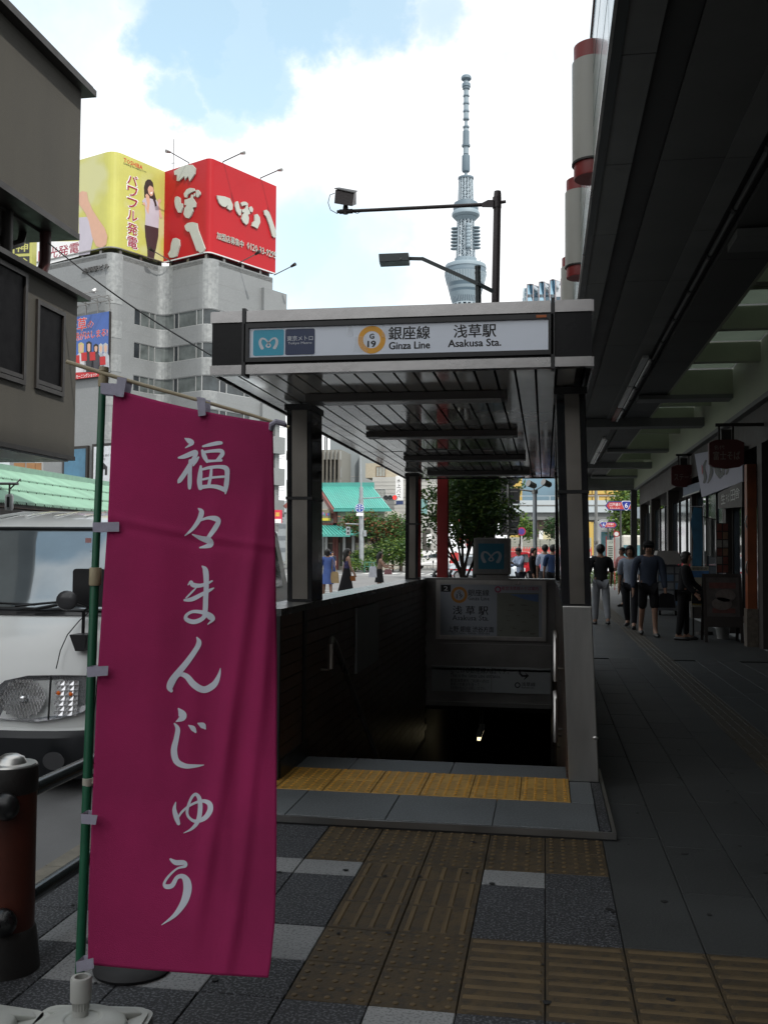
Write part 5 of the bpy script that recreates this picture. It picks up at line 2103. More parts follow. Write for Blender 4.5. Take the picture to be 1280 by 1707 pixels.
for (zc, h) in wins:
    g = MB()
    WP.strip(g, 0, D0, zc - h / 2, zc + h / 2, -.6, 0)
    WP.strip(g, D1, TOT, zc - h / 2, zc + h / 2, -.6, 0)
    g.build('pier', SIL, ob)
    # panes
    xs_ = [224, 234, 249, 258, 290, 297, 327, 337, 368, 379, 409, 418]
    for a, b in zip(xs_, xs_[1:]):
        da, db = WP.find(a), WP.find(b)
        k = MB()
        WP.strip(k, da + .05, db - .05, zc - h / 2 + .06, zc + h / 2 - .06, -.14, -.10)
        dark = (a + int(zc)) % 3
        pn = k.build('window', M('office_glass_%d' % dark, [(.025, .03, .035), (.10, .115, .115), (.05, .06, .065)][dark], .16, 0, .45, .9, sp=.45), ob)
        k = MB()
        WP.strip(k, da - .035, da + .05, zc - h / 2, zc + h / 2, -.14, -.04)
        WP.strip(k, da + .05, db - .05, zc + h / 2 - .06, zc + h / 2, -.14, -.05)
        WP.strip(k, da + .05, db - .05, zc - h / 2, zc - h / 2 + .06, -.14, -.05)
        k.build('frame', M('window_alu', (.45, .46, .46), .4, .6, .1), pn)
    k = MB()
    WP.strip(k, D1 - .05, D1 + .03, zc - h / 2, zc + h / 2, -.14, -.04)
    k.build('frame', M('window_alu', (0, 0, 0)), ob)
# panel joints and bright rounded corners
g = MB()
for z in (25.4, 24.1, 20.85, 17.9, 14.9, 11.9, 8.9):
    WP.strip(g, 0, TOT, z, z + .05, -.02, .006)
g.build('panel_joint', M('joint_grey', (.22, .23, .235), .6), ob)
for px in (190, 275, 350):
    dc = WP.find(px)
    zp = RT
    for (zc, h) in wins + [(0, 0)]:
        g = MB()
        zl = zc + h / 2 if h else -.15
        WP.strip(g, dc - .75, dc + .75, zl, zp, .002, .03)
        g.build('corner_panel', SILB, ob)
        zp = zc - h / 2
# roof slab and body
g = MB()
ip = [WP.pt(d) for d in (0, *[c for c in WP.c[1:-1]], TOT)]
poly = [(x, y) for x, y in ip] + [(ip[-1][0] - 14, ip[-1][1] + 18), (ip[0][0] - 2, ip[0][1] + 22)]
g.poly(FG, [poly], RT - .5, RT - .1)
g.build('roof', GREYC, ob)
# stepped end bay right of the last face
er = V3((ex, ey, 0))
nr = V3((ey, -ex, 0))
E0 = V3((BE[0], BE[1], 0)) - er * .35
g = MB()
zz = RT - .8
a_, b_ = at_wall(418, 480, BD, BE), at_wall(473, 480, BD, BE)


def slabx(p0, p1, z0, z1, out, mt_, nm):
    k = MB()
    A_, B_ = V3((p0.x, p0.y, 0)), V3((p1.x, p1.y, 0))
    q = [A_, B_, B_ - nr * 3, A_ - nr * 3]
    q = [A_ + nr * out, B_ + nr * out, B_ - nr * 3, A_ - nr * 3]
    k.hexa([(v.x, v.y, z0) for v in q] + [(v.x, v.y, z1) for v in q])
    return k.build(nm, mt_, ob)


p452, p462, p473 = at_wall(436, 480, BD, BE), at_wall(462, 480, BD, BE), at_wall(474, 480, BD, BE)
for k, zc in enumerate((22.35, 19.35, 16.4, 13.4, 10.4, 7.4, 4.4)):
    slabx(p452, p473, zc + .4, zc + 2.0 + (1.9 if k == 0 else 0), .35, SIL, 'balcony')
    slabx(p462, at_wall(469, 480, BD, BE), zc - 1.0, zc + .4, .0, SIL, 'balcony_wall')
    kk = MB()
    for zq in (-.05, .2):
        pa, pb = at_wall(463, 480, BD, BE), at_wall(474, 480, BD, BE)
        kk.bar((pa.x + nr.x * .3, pa.y + nr.y * .3, zc + zq), (pb.x + nr.x * .3, pb.y + nr.y * .3, zc + zq), .04)
    kk.build('balcony_rail', STEELD, ob)

# billboards on the roof: closed boxes on short legs
YEL = M('yellow_billboard', (.50, .49, .12), .5, 0, .10, .3, speck=.8, speckc=(.54, .54, .30), specks=.22)
REDB = M('red_billboard', (.40, .008, .014), .4, 0, .05, .3, sp=.3)
ZB0, ZB1 = 28.05, 36.5
yb1 = thing('yellow_billboard', 'yellow roof billboard with a woman raising her fists and dark red Japanese writing', 'billboard', (-38, 80, 28))
WY = Wall(fillet([BAx, BB, BC], 1.0))
WR = Wall(fillet([BC, BD, BE], .55))
g = MB()
WY.strip(g, 0, WY.c[-1], ZB0, ZB1, -.5, 0)
yp = g.build('panel', YEL, yb1)
rb = thing('red_billboard', 'red roof billboard on the corner with raised cream brush characters and a phone number', 'billboard', (-30, 83, 28))
g = MB()
WR.strip(g, .0, WR.c[-1], ZB0, ZB1, -.5, 0)
g.build('panel', REDB, rb)
for (Wx, par) in ((WY, yb1), (WR, rb)):
    d = .6
    while d < Wx.c[-1]:
        k = MB()
        Wx.strip(k, d, d + .28, RT, ZB0, -.45, -.15)
        k.build('leg', STEELD, par)
        d += 2.3
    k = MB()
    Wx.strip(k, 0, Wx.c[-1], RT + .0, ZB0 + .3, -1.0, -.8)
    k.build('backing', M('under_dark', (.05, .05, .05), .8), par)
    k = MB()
    Wx.strip(k, 0, Wx.c[-1], ZB0 - .10, ZB0, .0, .10)
    k.build('lower_ledge', STEELD if par is yb1 else WHITEP, par)


def FW(A, B):
    return Frame((A[0], A[1], 0), (B[0] - A[0], B[1] - A[1], 0))


FBC, FCD, FDE, FAB = FW(BB, BC), FW(BC, BD), FW(BD, BE), FW(BAx, BB)


def uv(F, px, py, off=.05):
    d = ray(px, py)
    O = F.O + F.N * off
    t = (O - CAM).dot(F.N) / d.dot(F.N)
    p = CAM + d * t - F.O
    return p.dot(F.U), p.dot(F.V)


CREAM = M('cream_letter', (.42, .44, .40), .5, .0, .05, 2)


def crop(px0, py0, k):
    return lambda a, b: (px0 + a / k, py0 + b / k)


cS = crop(180, 230, 4.2667)
GL_ = [  # raised characters traced on the left red face
    [(470, 235), (520, 205), (560, 190), (600, 190), (622, 215), (618, 255), (598, 285), (580, 308), (572, 270), (552, 290), (548, 300), (545, 270), (505, 305), (490, 305), (492, 262), (474, 262)],
    [(478, 420), (495, 414), (512, 425), (515, 465), (530, 465), (532, 495), (520, 530), (500, 530), (480, 490), (474, 450)],
    [(540, 395), (560, 365), (585, 355), (612, 358), (618, 375), (590, 388), (570, 400), (560, 425), (545, 420)],
    [(625, 372), (640, 368), (656, 385), (656, 400), (640, 422), (632, 420), (628, 400)],
    [(612, 395), (622, 392), (622, 412), (612, 416)],
    [(545, 440), (570, 432), (590, 425), (592, 405), (602, 402), (604, 425), (612, 440), (625, 462), (622, 490), (604, 495), (605, 520), (590, 555), (575, 572), (552, 565), (538, 540), (545, 500), (560, 480), (545, 475)],
    [(545, 625), (565, 605), (600, 598), (632, 605), (640, 650), (690, 785), (680, 808), (655, 818), (640, 800), (632, 805), (605, 730), (580, 665), (565, 665), (552, 650)],
    [(462, 715), (485, 710), (508, 722), (510, 765), (490, 840), (465, 850), (440, 850), (428, 825), (445, 795), (450, 750)],
]
GR_ = [
    [(778, 408), (830, 415), (870, 430), (890, 475), (888, 508), (870, 515), (850, 500), (855, 475), (838, 492), (815, 485), (795, 465), (782, 432)],
    [(908, 455), (925, 448), (935, 475), (940, 505), (950, 505), (948, 550), (935, 550), (915, 520), (906, 485)],
    [(945, 462), (965, 452), (985, 455), (1000, 470), (995, 478), (970, 478), (955, 485)],
    [(1005, 495), (1022, 485), (1035, 505), (1030, 528), (1018, 525), (1008, 512)],
    [(955, 510), (980, 500), (985, 480), (998, 480), (998, 505), (1010, 520), (1012, 540), (998, 545), (1005, 570), (1000, 605), (985, 618), (965, 600), (952, 575), (960, 545), (972, 530), (958, 528)],
    [(1045, 545), (1065, 540), (1082, 565), (1085, 600), (1065, 645), (1040, 630), (1025, 625), (1030, 600), (1045, 590)],
    [(1110, 515), (1130, 510), (1150, 530), (1165, 570), (1195, 660), (1200, 695), (1185, 710), (1170, 695), (1150, 620), (1128, 560), (1115, 545)],
]
for (F, L_) in ((FCD, GL_), (FDE, GR_)):
    for pl in L_:
        pts = [uv(F, *cS(a, b), .16) for (a, b) in pl]
        area = sum(p[0] * q[1] - q[0] * p[1] for p, q in zip(pts, pts[1:] + pts[:1]))
        if area < 0:
            pts = pts[::-1]
        MB().poly(F, [pts], .02, .16).build('raised_character', CREAM, rb)
for (s_, a0, b0, a1, b1) in (('加', 778, 700, 808, 740), ('盟', 812, 715, 846, 745),):
    pass
t = MB()
# slanting line of text follows the perspective: place it by its end points on the wall
ua, va = uv(FDE, *cS(778, 708), .1)
ub, vb = uv(FDE, *cS(972, 785), .1)
_, vh = uv(FDE, *cS(778, 655), .1)
t.text(FDE, '加盟店募集中', ua, min(va, vb), ub - ua - .1, vh - va, .02, 0, 1, .08)
uc, _ = uv(FDE, *cS(980, 785), .1)
ud, _ = uv(FDE, *cS(1205, 870), .1)
t.text(FDE, '0120-33-9295', uc + .2, min(va, vb) + .05, min(ud, 8.5) - uc - .25, (vh - va) * .95, .02, .035, 1, .10)
t.build('small_lettering', CREAM, rb)
# red painted sides edge strip
# writing and figures on the yellow panels
PRN = .02
MAR = M('print_maroon', (.30, .012, .045), .5, 0, .05)
t = MB()
for i, ch in enumerate('パワフル発電'):
    ys = [(258, 335), (340, 418), (425, 500), (510, 590), (600, 690), (695, 785)][i]
    xs2 = (140, 210)
    u0, v0 = uv(FBC, *cS(xs2[0], ys[1]), PRN)
    u1, _ = uv(FBC, *cS(xs2[1], ys[1]), PRN)
    _, v1 = uv(FBC, *cS(175, ys[0] + 8), PRN)
    _, v0 = uv(FBC, *cS(175, ys[1] - 2), PRN)
    t.text(FBC, ch, u0, v0, u1 - u0, v1 - v0, PRN + .01, .045, 2)
t.build('vertical_lettering', MAR, yb1)
t = MB()
for i, ch in enumerate('パワフル発電'):
    ys = [(258, 335), (340, 418), (425, 500), (510, 590), (600, 690), (695, 785)][i]
    u0, _ = uv(FBC, *cS(134, ys[1]), PRN)
    u1, _ = uv(FBC, *cS(216, ys[1]), PRN)
    _, v1 = uv(FBC, *cS(175, ys[0] + 4), PRN)
    _, v0 = uv(FBC, *cS(175, ys[1] + 2), PRN)
    t.text(FBC, ch, u0, v0, u1 - u0, v1 - v0, PRN, .11, 1)
t.build('lettering_halo', WHITE, yb1)
t = MB()
u0, v0 = uv(FBC, *cS(115, 170), PRN)
u1, _ = uv(FBC, *cS(248, 215), PRN)
_, v1 = uv(FBC, *cS(115, 140), PRN)
t.text(FBC, 'TOSHIBA', u0, v0, u1 - u0, v1 - v0, PRN, .03, 1)
t.build('brand_lettering', M('print_red', (.55, .02, .02), .5), yb1)
t = MB()
u0, v0 = uv(FBC, *cS(115, 190), PRN)
u1, _ = uv(FBC, *cS(275, 250), PRN)
t.text(FBC, 'Leading Innovation >>>', u0, v0, u1 - u0, (v1 - v0) * .42, PRN, 0, 1)
t.build('tagline', INK, yb1)
SKIN_P = M('printed_skin', (.60, .36, .26), .6, 0, .04, 2)
WH_P = M('printed_white', (.48, .45, .52), .6, 0, .05, 1)
HAIR_P = M('printed_hair', (.03, .018, .015), .6)
TRO_P = M('printed_trousers', (.045, .02, .025), .6)


def flat(F, c, pts, n, name, mt_, par):
    q = [uv(F, *c(a, b), n) for (a, b) in pts]
    if sum(p[0] * r_[1] - r_[0] * p[1] for p, r_ in zip(q, q[1:] + q[:1])) < 0:
        q = q[::-1]
    return MB().poly(F, [q], n, n + .002).build(name, mt_, par)


fg = flat(FBC, cS, [(262, 430), (258, 350), (268, 310), (285, 294), (305, 296), (322, 318), (330, 380), (345, 440), (350, 480), (335, 490), (305, 470), (295, 440)], .020, 'printed_woman', HAIR_P, yb1)
for (pts, nm, mt_, n) in (
        ([(263, 618), (362, 642), (360, 700), (345, 780), (326, 872), (283, 866), (282, 790), (268, 700)], 'printed_trousers', TRO_P, .022),
        ([(244, 450), (262, 425), (300, 430), (345, 440), (368, 470), (366, 540), (362, 642), (266, 618), (268, 540), (262, 470)], 'printed_shirt', WH_P, .025),
        ([(244, 470), (262, 478), (282, 530), (290, 545), (300, 450), (296, 415), (280, 396), (268, 405), (272, 430), (280, 470), (276, 500), (262, 455)], 'printed_arm', SKIN_P, .028),
        ([(366, 470), (378, 530), (388, 565), (376, 572), (368, 555), (362, 500), (355, 440), (372, 428), (380, 450)], 'printed_arm', SKIN_P, .028),
        ([(284, 335), (300, 325), (318, 340), (328, 372), (322, 405), (308, 415), (292, 398), (284, 365)], 'printed_face', SKIN_P, .026),
        ([(282, 330), (298, 318), (318, 335), (322, 350), (300, 338), (288, 352), (283, 375)], 'printed_fringe', HAIR_P, .030),
        ([(302, 388), (320, 382), (314, 398), (306, 398)], 'printed_smile', WHITE, .030),
        ([(322, 418), (340, 440), (350, 480), (338, 488), (330, 460), (318, 430)], 'printed_hair_lock', HAIR_P, .031)):
    flat(FBC, cS, pts, n, nm, mt_, fg)
# left face: raised arm, shirt, lower white strip with writing
cL = crop(0, 220, 2.56)
fl = flat(FAB, cL, [(338, 365), (372, 362), (400, 400), (402, 440), (385, 520), (338, 528)], .020, 'printed_figure', WH_P, yb1)
flat(FAB, cL, [(365, 345), (340, 310), (336, 262), (352, 252), (372, 256), (378, 290), (395, 330), (420, 370), (448, 410), (460, 445), (455, 480), (435, 495), (412, 488), (395, 450), (380, 380)], .024, 'printed_arm', SKIN_P, fl)
flat(FAB, cL, [(40, 470), (338, 466), (338, 530), (200, 566), (40, 600)], .022, 'white_strip', WHITE, fl)
t = MB()
u0, v0 = uv(FAB, *cL(165, 552), .03)
u1, _ = uv(FAB, *cL(338, 515), .03)
_, v1 = uv(FAB, *cL(338, 468), .03)
_, v0b = uv(FAB, *cL(338, 514), .03)
t.text(FAB, '陽光発電', u0, v0b, u1 - u0, v1 - v0b, .03, .04, 1)
t.build('lower_lettering', MAR, yb1)
# name of the building on the wall
t = MB()
u0, v0 = uv(FAB, *cL(355, 610), .05)
u1, v1 = uv(FAB, *cL(470, 560), .05)
_, v0 = uv(FAB, *cL(470, 583), .05)
t.text(FAB, '浅草駅ビル', u0, v0, u1 - u0, v1 - v0, .06, .02, 1, .12)
t.build('wall_lettering', M('wall_letter_dark', (.10, .10, .10), .5), ob)
# lamp arms above and below the red and yellow panels
for i, (a_, b_, F) in enumerate((((575, 175), (470, 122), FCD), ((822, 175), (915, 150), FDE), ((1088, 318), (1185, 290), FDE))):
    o = thing('billboard_lamp', ['lamp arm reaching out over the left face of the red billboard', 'first lamp arm above the right face of the red billboard', 'second lamp arm above the right face of the red billboard'][i], 'lamp', (0, 0, 0), 'lamps over the red billboard')
    u_, v_ = uv(F, *cS(*a_), 0)
    p0 = F.p(u_, ZB1 - .1, -.05)
    d = ray(*cS(*b_))
    # arm sticks straight out of the face
    tt = 2.2
    p1 = F.p(u_, ZB1 + .35, tt)
    o.location = p0
    MB().tube([p0, p0 + V3((0, 0, .25)), p1], .05, 6).build('arm', BTR, o)
    p2 = F.p(u_, ZB1 + .28, tt + .5)
    MB().tube([p1, p2], [.10, .16], 8).build('head', STEELD, o)
for i, (u_, F, lab) in enumerate(((1.2, FCD, 'lamp arm below the left face of the red billboard'), (3.6, FDE, 'first lamp arm below the right face of the red billboard'), (8.3, FDE, 'second lamp arm below the right face of the red billboard'))):
    o = thing('billboard_lamp', lab, 'lamp', F.p(u_, ZB0 - .1, 0), 'lamps below the red billboard')
    MB().tube([F.p(u_, ZB0 - .2, 0), F.p(u_, ZB0 - .15, .3), F.p(u_, ZB0 + .25, 2.3)], .05, 6).build('arm', STEELD, o)
    MB().tube([F.p(u_, ZB0 + .23, 2.2), F.p(u_, ZB0 + .38, 2.75)], [.11, .17], 8).build('head', BTR, o)
an = thing('roof_antenna', 'thin whip antenna rising behind the two billboards', 'antenna', (-34.5, 86, 27.4))
p = at(290, 232, Y=86)
MB().tube([(p.x, 86, RT - .2), (p.x, 86, p.z)], [.06, .03], 6).bar((p.x - .25, 86, p.z - 2.3), (p.x + .25, 86, p.z - 2.3), .03).build('mast', DARKM, an)
# advertising poster on the left wall with its light truss
adv = thing('wall_poster', 'blue and red advertising poster board on the office wall below a light truss', 'poster', (-40, 80, 18))
cP = crop(110, 500, 10.667)
N1 = .35
q0, q1, q2, q3 = [uv(FAB, *cP(a, b), N1) for (a, b) in ((780, 200), (780, 1340), (100, 1450), (100, 320))]
uL, uR = q2[0] - 1.2, q0[0]
vT, vB = q0[1], q1[1]
MB().fbox(FAB, uL, uR, vB, vT, .12, .35).build('board', BTR, adv)
PB = M('poster_blue_sky', (.045, .11, .36), .45, 0, .18, .35)
MB().fbox(FAB, uL + .05, uR - .06, vB + .9, vT, .352, .36).build('blue_print', PB, adv)
MB().fbox(FAB, uL + .05, uR - .06, vB + .02, vB + .9, .352, .362).build('red_band', M('poster_red', (.45, .012, .015), .5), adv)


def ptx(mb, s, a0, b0, a1, b1, n, bold):
    u0, _ = uv(FAB, *cP(a0, b1), N1)
    u1, _ = uv(FAB, *cP(a1, b1), N1)
    am = (a0 + a1) / 2
    _, v0 = uv(FAB, *cP(am, b1), N1)
    _, v1 = uv(FAB, *cP(am, b0), N1)
    mb.text(FAB, s, u0, v0, u1 - u0, v1 - v0, n, bold, 1)


for (bold, mt_, nm, n) in ((.10, WHITE, 'lettering_halo', .365), (.035, M('print_red', (0, 0, 0)), 'red_lettering', .375)):
    t = MB()
    ptx(t, '浅草', 40, 335, 370, 565, n, bold)
    ptx(t, 'の', 385, 370, 500, 500, n, bold)
    ptx(t, '朝がはしまる!', 150, 545, 745, 690, n, bold)
    t.build(nm, mt_, adv)
t = MB()
ptx(t, 'モーニングショット', 190, 1310, 560, 1380, .37, .03)
t.build('white_lettering', WHITE, adv)
for (cx_, w_, hair, coat, h0) in ((275, 110, (.50, .42, .18), (.55, .55, .58), 750), (415, 110, (.02, .02, .02), (.03, .03, .035), 730), (540, 100, (.02, .02, .02), (.05, .05, .06), 775), (625, 80, (.45, .45, .45), (.35, .36, .4), 770), (710, 90, (.4, .4, .42), (.42, .44, .48), 760)):
    nm = 'c%d' % cx_
    fo = flat(FAB, cP, [(cx_ - w_ * .9, 1290), (cx_ - w_ * .7, 1000), (cx_ - w_ * .3, 930), (cx_ + w_ * .3, 930), (cx_ + w_ * .7, 1000), (cx_ + w_ * .8, 1280)], .364, 'printed_person', M('print_coat_' + nm, coat, .6, 0, .2, 2), adv)
    flat(FAB, cP, [(cx_ - w_ * .42, 930), (cx_ - w_ * .45, h0 + 30), (cx_, h0), (cx_ + w_ * .45, h0 + 30), (cx_ + w_ * .42, 930), (cx_, 960)], .368, 'printed_hair', M('print_hair_' + nm, hair, .6), fo)
    flat(FAB, cP, [(cx_ - w_ * .24, 900), (cx_ - w_ * .26, h0 + 60), (cx_, h0 + 40), (cx_ + w_ * .24, h0 + 60), (cx_ + w_ * .2, 900), (cx_, 930)], .372, 'printed_face', SKIN_P, fo)
for (a, b) in ((200, 1060), (330, 1010), (480, 1000), (660, 1080)):
    flat(FAB, cP, [(a - 50, b + 80), (a - 55, b - 70), (a + 45, b - 80), (a + 50, b + 70)], .376, 'printed_can', M('poster_red', (0, 0, 0)), adv)
tr = MB()
uu0, uu1 = uL, uR
for (dn, dv) in ((.5, .9), (1.6, 1.1), (1.6, 1.5), (.5, 1.35)):
    tr.bar(FAB.p(uu0, vT + dv, dn), FAB.p(uu1, vT + dv, dn), .07)
for k in range(5):
    u_ = uu0 + (uu1 - uu0) * k / 4
    tr.bar(FAB.p(u_, vT + 1.0, 0), FAB.p(u_, vT + 1.1, 1.6), .06).bar(FAB.p(u_, vT, .3), FAB.p(u_, vT + 1.3, .45), .08)
tr.build('light_truss', STEELD, adv)
for u_ in (uR - .8, uR - 2.7):
    MB().tube([FAB.p(u_, vT + 1.5, 1.5), FAB.p(u_, vT + 1.85, 1.25)], [.22, .10], 10).build('floodlight', WHITEP, adv)
# lower boards: white and blue
for (a, b, c, d, lab, m_, txt_) in ((157, 745, 189, 803, 'white poster board low on the office wall just left of the banner', M('board_pale', (.55, .58, .62), .4), '暮らしを、\n変える'), (108, 750, 142, 805, 'narrow blue poster board low on the office wall beside the dark block', M('board_teal', (.05, .15, .24), .4, 0, .4, .5), '')):
    u0, v1 = uv(FAB, a, b, .3)
    u1, v0 = uv(FAB, c, d, .3)
    o = thing('poster_board', lab, 'poster', FAB.p(u0, v0, 0), 'poster boards low on the office wall')
    MB().fbox(FAB, u0 - .25, u1 + .25, v0 - .25, v1 + .25, .05, .28).build('frame', BTR, o)
    MB().fbox(FAB, u0, u1, v0, v1, .281, .30).build('print', m_, o)
    if txt_:
        t = MB()
        t.text(FAB, '暮らしを明るく', u0 + .3, v0 + (v1 - v0) * .70, (u1 - u0) - .6, .22, .31, 0, 1)
        t.text(FAB, 'あかり', u0 + .5, v0 + (v1 - v0) * .60, (u1 - u0) * .4, .2, .31, 0, 1)
        cxx = (u0 + u1) / 2
        t.poly(FAB, [[(cxx - .5, v0 + .6), (cxx - .2, v0 + .6), (cxx - .2, v0 + 1.1), (cxx + .2, v0 + 1.1), (cxx + .2, v0 + .6), (cxx + .5, v0 + .6), (cxx + .5, v0 + 1.3), (cxx, v0 + 1.7), (cxx - .5, v0 + 1.3)]], .31, .31)
        t.build('lettering', INK, o)
# red sign at the foot of the office building, far right end
o = thing('red_shop_sign', 'small red and white shop sign seen between the banner and the subway pillar', 'sign', at(464, 870, Y=80))
a, b = at(458, 850, Y=80), at(469, 872, Y=80)
MB().fbox(FY(80), a.x, b.x, b.z, a.z, -.3, 0).build('panel', M('sign_pinkred', (.62, .04, .08), .5), o)
MB().text(FY(80), '薬', a.x + .06, b.z + .55, .4, .35, .01, .03, 1).build('lettering', M('sign_yellow', (.8, .6, .1), .5), o)
MB().fbox(FY(80), a.x, b.x, b.z, b.z + .35, .002, .01).build('white_foot', WHITE, o)

# ------------------------------------------------------------------ observation tower
tw = thing('observation_tower', 'very tall pale blue-grey lattice broadcasting tower with two decks rising into the clouds', 'tower', (0, 0, 0))
TY = 1290.0
txc = at(776.3, 300, Y=TY).x
tw.location = (txc, TY, -.15)
TS = TY / math.cos(math.atan(.1)) / FPX


def tz(cy):
    return at(776.3, 110 + cy / 4.264, Y=TY).z


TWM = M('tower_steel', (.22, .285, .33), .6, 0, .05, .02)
TWD = M('tower_dark_steel', (.12, .17, .21), .6, 0, .06, .02)  # darker steel for rings, drums and cores
TWG = M('tower_glass', (.10, .15, .19), .3, 0, .1, .05)
KX = 1.0 / 4.264 * TY / FPX * .985


def tl(prof, name, mt_, n=28, smooth=True):
    k = MB()
    k.lathe([(hw * KX, tz(cy)) for (cy, hw) in prof][::-1], txc, TY, n, smooth)
    return k.build(name, mt_, tw)


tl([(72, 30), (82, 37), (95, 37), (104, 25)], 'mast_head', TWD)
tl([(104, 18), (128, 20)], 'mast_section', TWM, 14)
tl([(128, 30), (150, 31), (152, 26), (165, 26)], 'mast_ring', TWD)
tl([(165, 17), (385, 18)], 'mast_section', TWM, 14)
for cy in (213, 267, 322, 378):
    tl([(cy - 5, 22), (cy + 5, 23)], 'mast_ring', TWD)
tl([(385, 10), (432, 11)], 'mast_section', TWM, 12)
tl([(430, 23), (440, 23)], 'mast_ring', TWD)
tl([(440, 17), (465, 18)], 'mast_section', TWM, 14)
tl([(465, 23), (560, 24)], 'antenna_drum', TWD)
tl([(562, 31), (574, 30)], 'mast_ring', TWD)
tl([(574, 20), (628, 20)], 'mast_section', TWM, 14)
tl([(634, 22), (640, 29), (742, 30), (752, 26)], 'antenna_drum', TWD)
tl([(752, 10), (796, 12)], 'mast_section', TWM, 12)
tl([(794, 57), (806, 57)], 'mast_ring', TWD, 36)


def lattice(cy0, h0, cy1, h1, bays, legs, r=1.0, core=.45, name='lattice'):
    k = MB()
    z0, z1 = tz(cy0), tz(cy1)
    a0 = .2
    for i in range(legs):
        a = a0 + 2 * math.pi * i / legs
        k.tube([(txc + h0 * KX * math.cos(a), TY + h0 * KX * math.sin(a), z0), (txc + h1 * KX * math.cos(a), TY + h1 * KX * math.sin(a), z1)], r, 5)
    for b in range(bays + 1):
        t0 = b / bays
        hb = (h0 + (h1 - h0) * t0) * KX
        zb = z0 + (z1 - z0) * t0
        for i in range(legs):
            a, c = a0 + 2 * math.pi * i / legs, a0 + 2 * math.pi * (i + 1) / legs
            p = (txc + hb * math.cos(a), TY + hb * math.sin(a), zb)
            q = (txc + hb * math.cos(c), TY + hb * math.sin(c), zb)
            k.tube([p, q], r * .6, 4, False)
            if b < bays:
                t1 = (b + 1) / bays
                hc = (h0 + (h1 - h0) * t1) * KX
                zc = z0 + (z1 - z0) * t1
                if (b + i) % 2:
                    k.tube([p, (txc + hc * math.cos(c), TY + hc * math.sin(c), zc)], r * .6, 4, False)
                else:
                    k.tube([q, (txc + hc * math.cos(a), TY + hc * math.sin(a), zc)], r * .6, 4, False)
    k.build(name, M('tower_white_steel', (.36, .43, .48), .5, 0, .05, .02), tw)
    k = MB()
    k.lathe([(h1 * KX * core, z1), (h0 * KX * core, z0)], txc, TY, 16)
    k.build('core', TWD, tw)


lattice(806, 50, 962, 55, 7, 14, .7, .62)
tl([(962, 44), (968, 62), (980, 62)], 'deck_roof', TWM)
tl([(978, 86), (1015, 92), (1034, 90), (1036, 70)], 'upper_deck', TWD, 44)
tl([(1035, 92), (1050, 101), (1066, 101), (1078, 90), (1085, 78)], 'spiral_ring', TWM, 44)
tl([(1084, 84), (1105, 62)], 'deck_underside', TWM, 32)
lattice(1100, 60, 1375, 67, 8, 14, .8, .5)
k = MB()
for j in range(7):
    cy = 1150 + j * 24
    for sx in (-1, 1):
        x = txc + sx * (68 + j * .6) * KX
        k.lathe([(5.5, tz(cy + 9)), (5.5, tz(cy + 2)), (2, tz(cy))], x + sx * 1.5, TY - 2, 10)
        if sx > 0:
            k.ball((txc + 26 * KX, TY - 14, tz(cy + 8)), 3.4, (1, .6, 1), 10, 6)
k.build('dish_antenna', TWM, tw)
tl([(1372, 80), (1412, 78)], 'deck_neck', TWM, 32)
tl([(1412, 128), (1420, 146), (1432, 150), (1446, 150)], 'deck_crown', TWM, 48)
tl([(1446, 148), (1458, 146), (1470, 152), (1482, 150)], 'deck_band', TWD, 48)
tl([(1482, 151), (1540, 137), (1555, 134)], 'deck_wall', TWM, 48)
tl([(1555, 134), (1580, 127)], 'deck_windows', TWG, 48)
tl([(1580, 127.5), (1600, 122.5)], 'deck_wall', TWM, 48)
tl([(1600, 122), (1618, 117)], 'deck_windows', TWG, 48)
tl([(1618, 117.5), (1650, 107)], 'deck_wall', TWM, 48)
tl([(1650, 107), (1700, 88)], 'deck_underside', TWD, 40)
k = MB()
for i in range(48):
    a = 2 * math.pi * i / 48
    for (c0, r0, c1, r1) in ((1484, 151.5, 1553, 135.5), (1650, 107.5, 1700, 88.5)):
        k.tube([(txc + r0 * KX * math.cos(a), TY + r0 * KX * math.sin(a), tz(c0)), (txc + r1 * KX * math.cos(a), TY + r1 * KX * math.sin(a), tz(c1))], .45, 4, False)
    for (cy, rr_) in ((1556, 134.5), (1567, 131), (1579, 128), (1601, 122.5), (1617, 118)):
        pass
k.build('deck_rib', M('tower_white_steel', (0, 0, 0)), tw)
k = MB()
rr = random.Random(4)
for i in range(14):
    a = rr.uniform(0, 6.28)
    k.tube([(txc + 128 * KX * math.cos(a), TY + 128 * KX * math.sin(a), tz(1414)), (txc + 128 * KX * math.cos(a), TY + 128 * KX * math.sin(a), tz(1400))], .5, 4)
k.build('roof_equipment', TWD, tw)
lattice(1695, 92, 3000, 150, 20, 16, 1.2, .55)

# ------------------------------------------------------------------ camera pole and street lamp behind the roof
cp = thing('camera_pole', 'tall dark brown pole with a long thin arm carrying a boxy traffic camera', 'pole', (0, 0, 0))
YP = 17.0
top = at(829, 319, Y=YP)
bot = at(825.5, 500, Y=YP)
cp.location = (bot.x - .1, YP, 0)
PB_ = M('pole_brown', (.045, .036, .036), .45, .2, .12, 4)
bx_ = bot.x - (top.x - bot.x) / (top.z - bot.z) * bot.z
MB().tube([(bx_, YP, 0), (bot.x, YP, bot.z), (top.x, YP, top.z - .06), (top.x, YP, top.z)], [.082, .070, .066, .060], 18).build('post', PB_, cp)
MB().lathe([(.16, 0), (.16, .03), (.09, .06)], bx_, YP, 18).build('base_flange', PB_, cp)
a, b, c = at(843, 336, Y=YP), at(808, 341, Y=YP), at(562, 353, Y=YP)
MB().tube([a, b, c], [.028, .034, .030], 10).build('arm', PB_, cp)
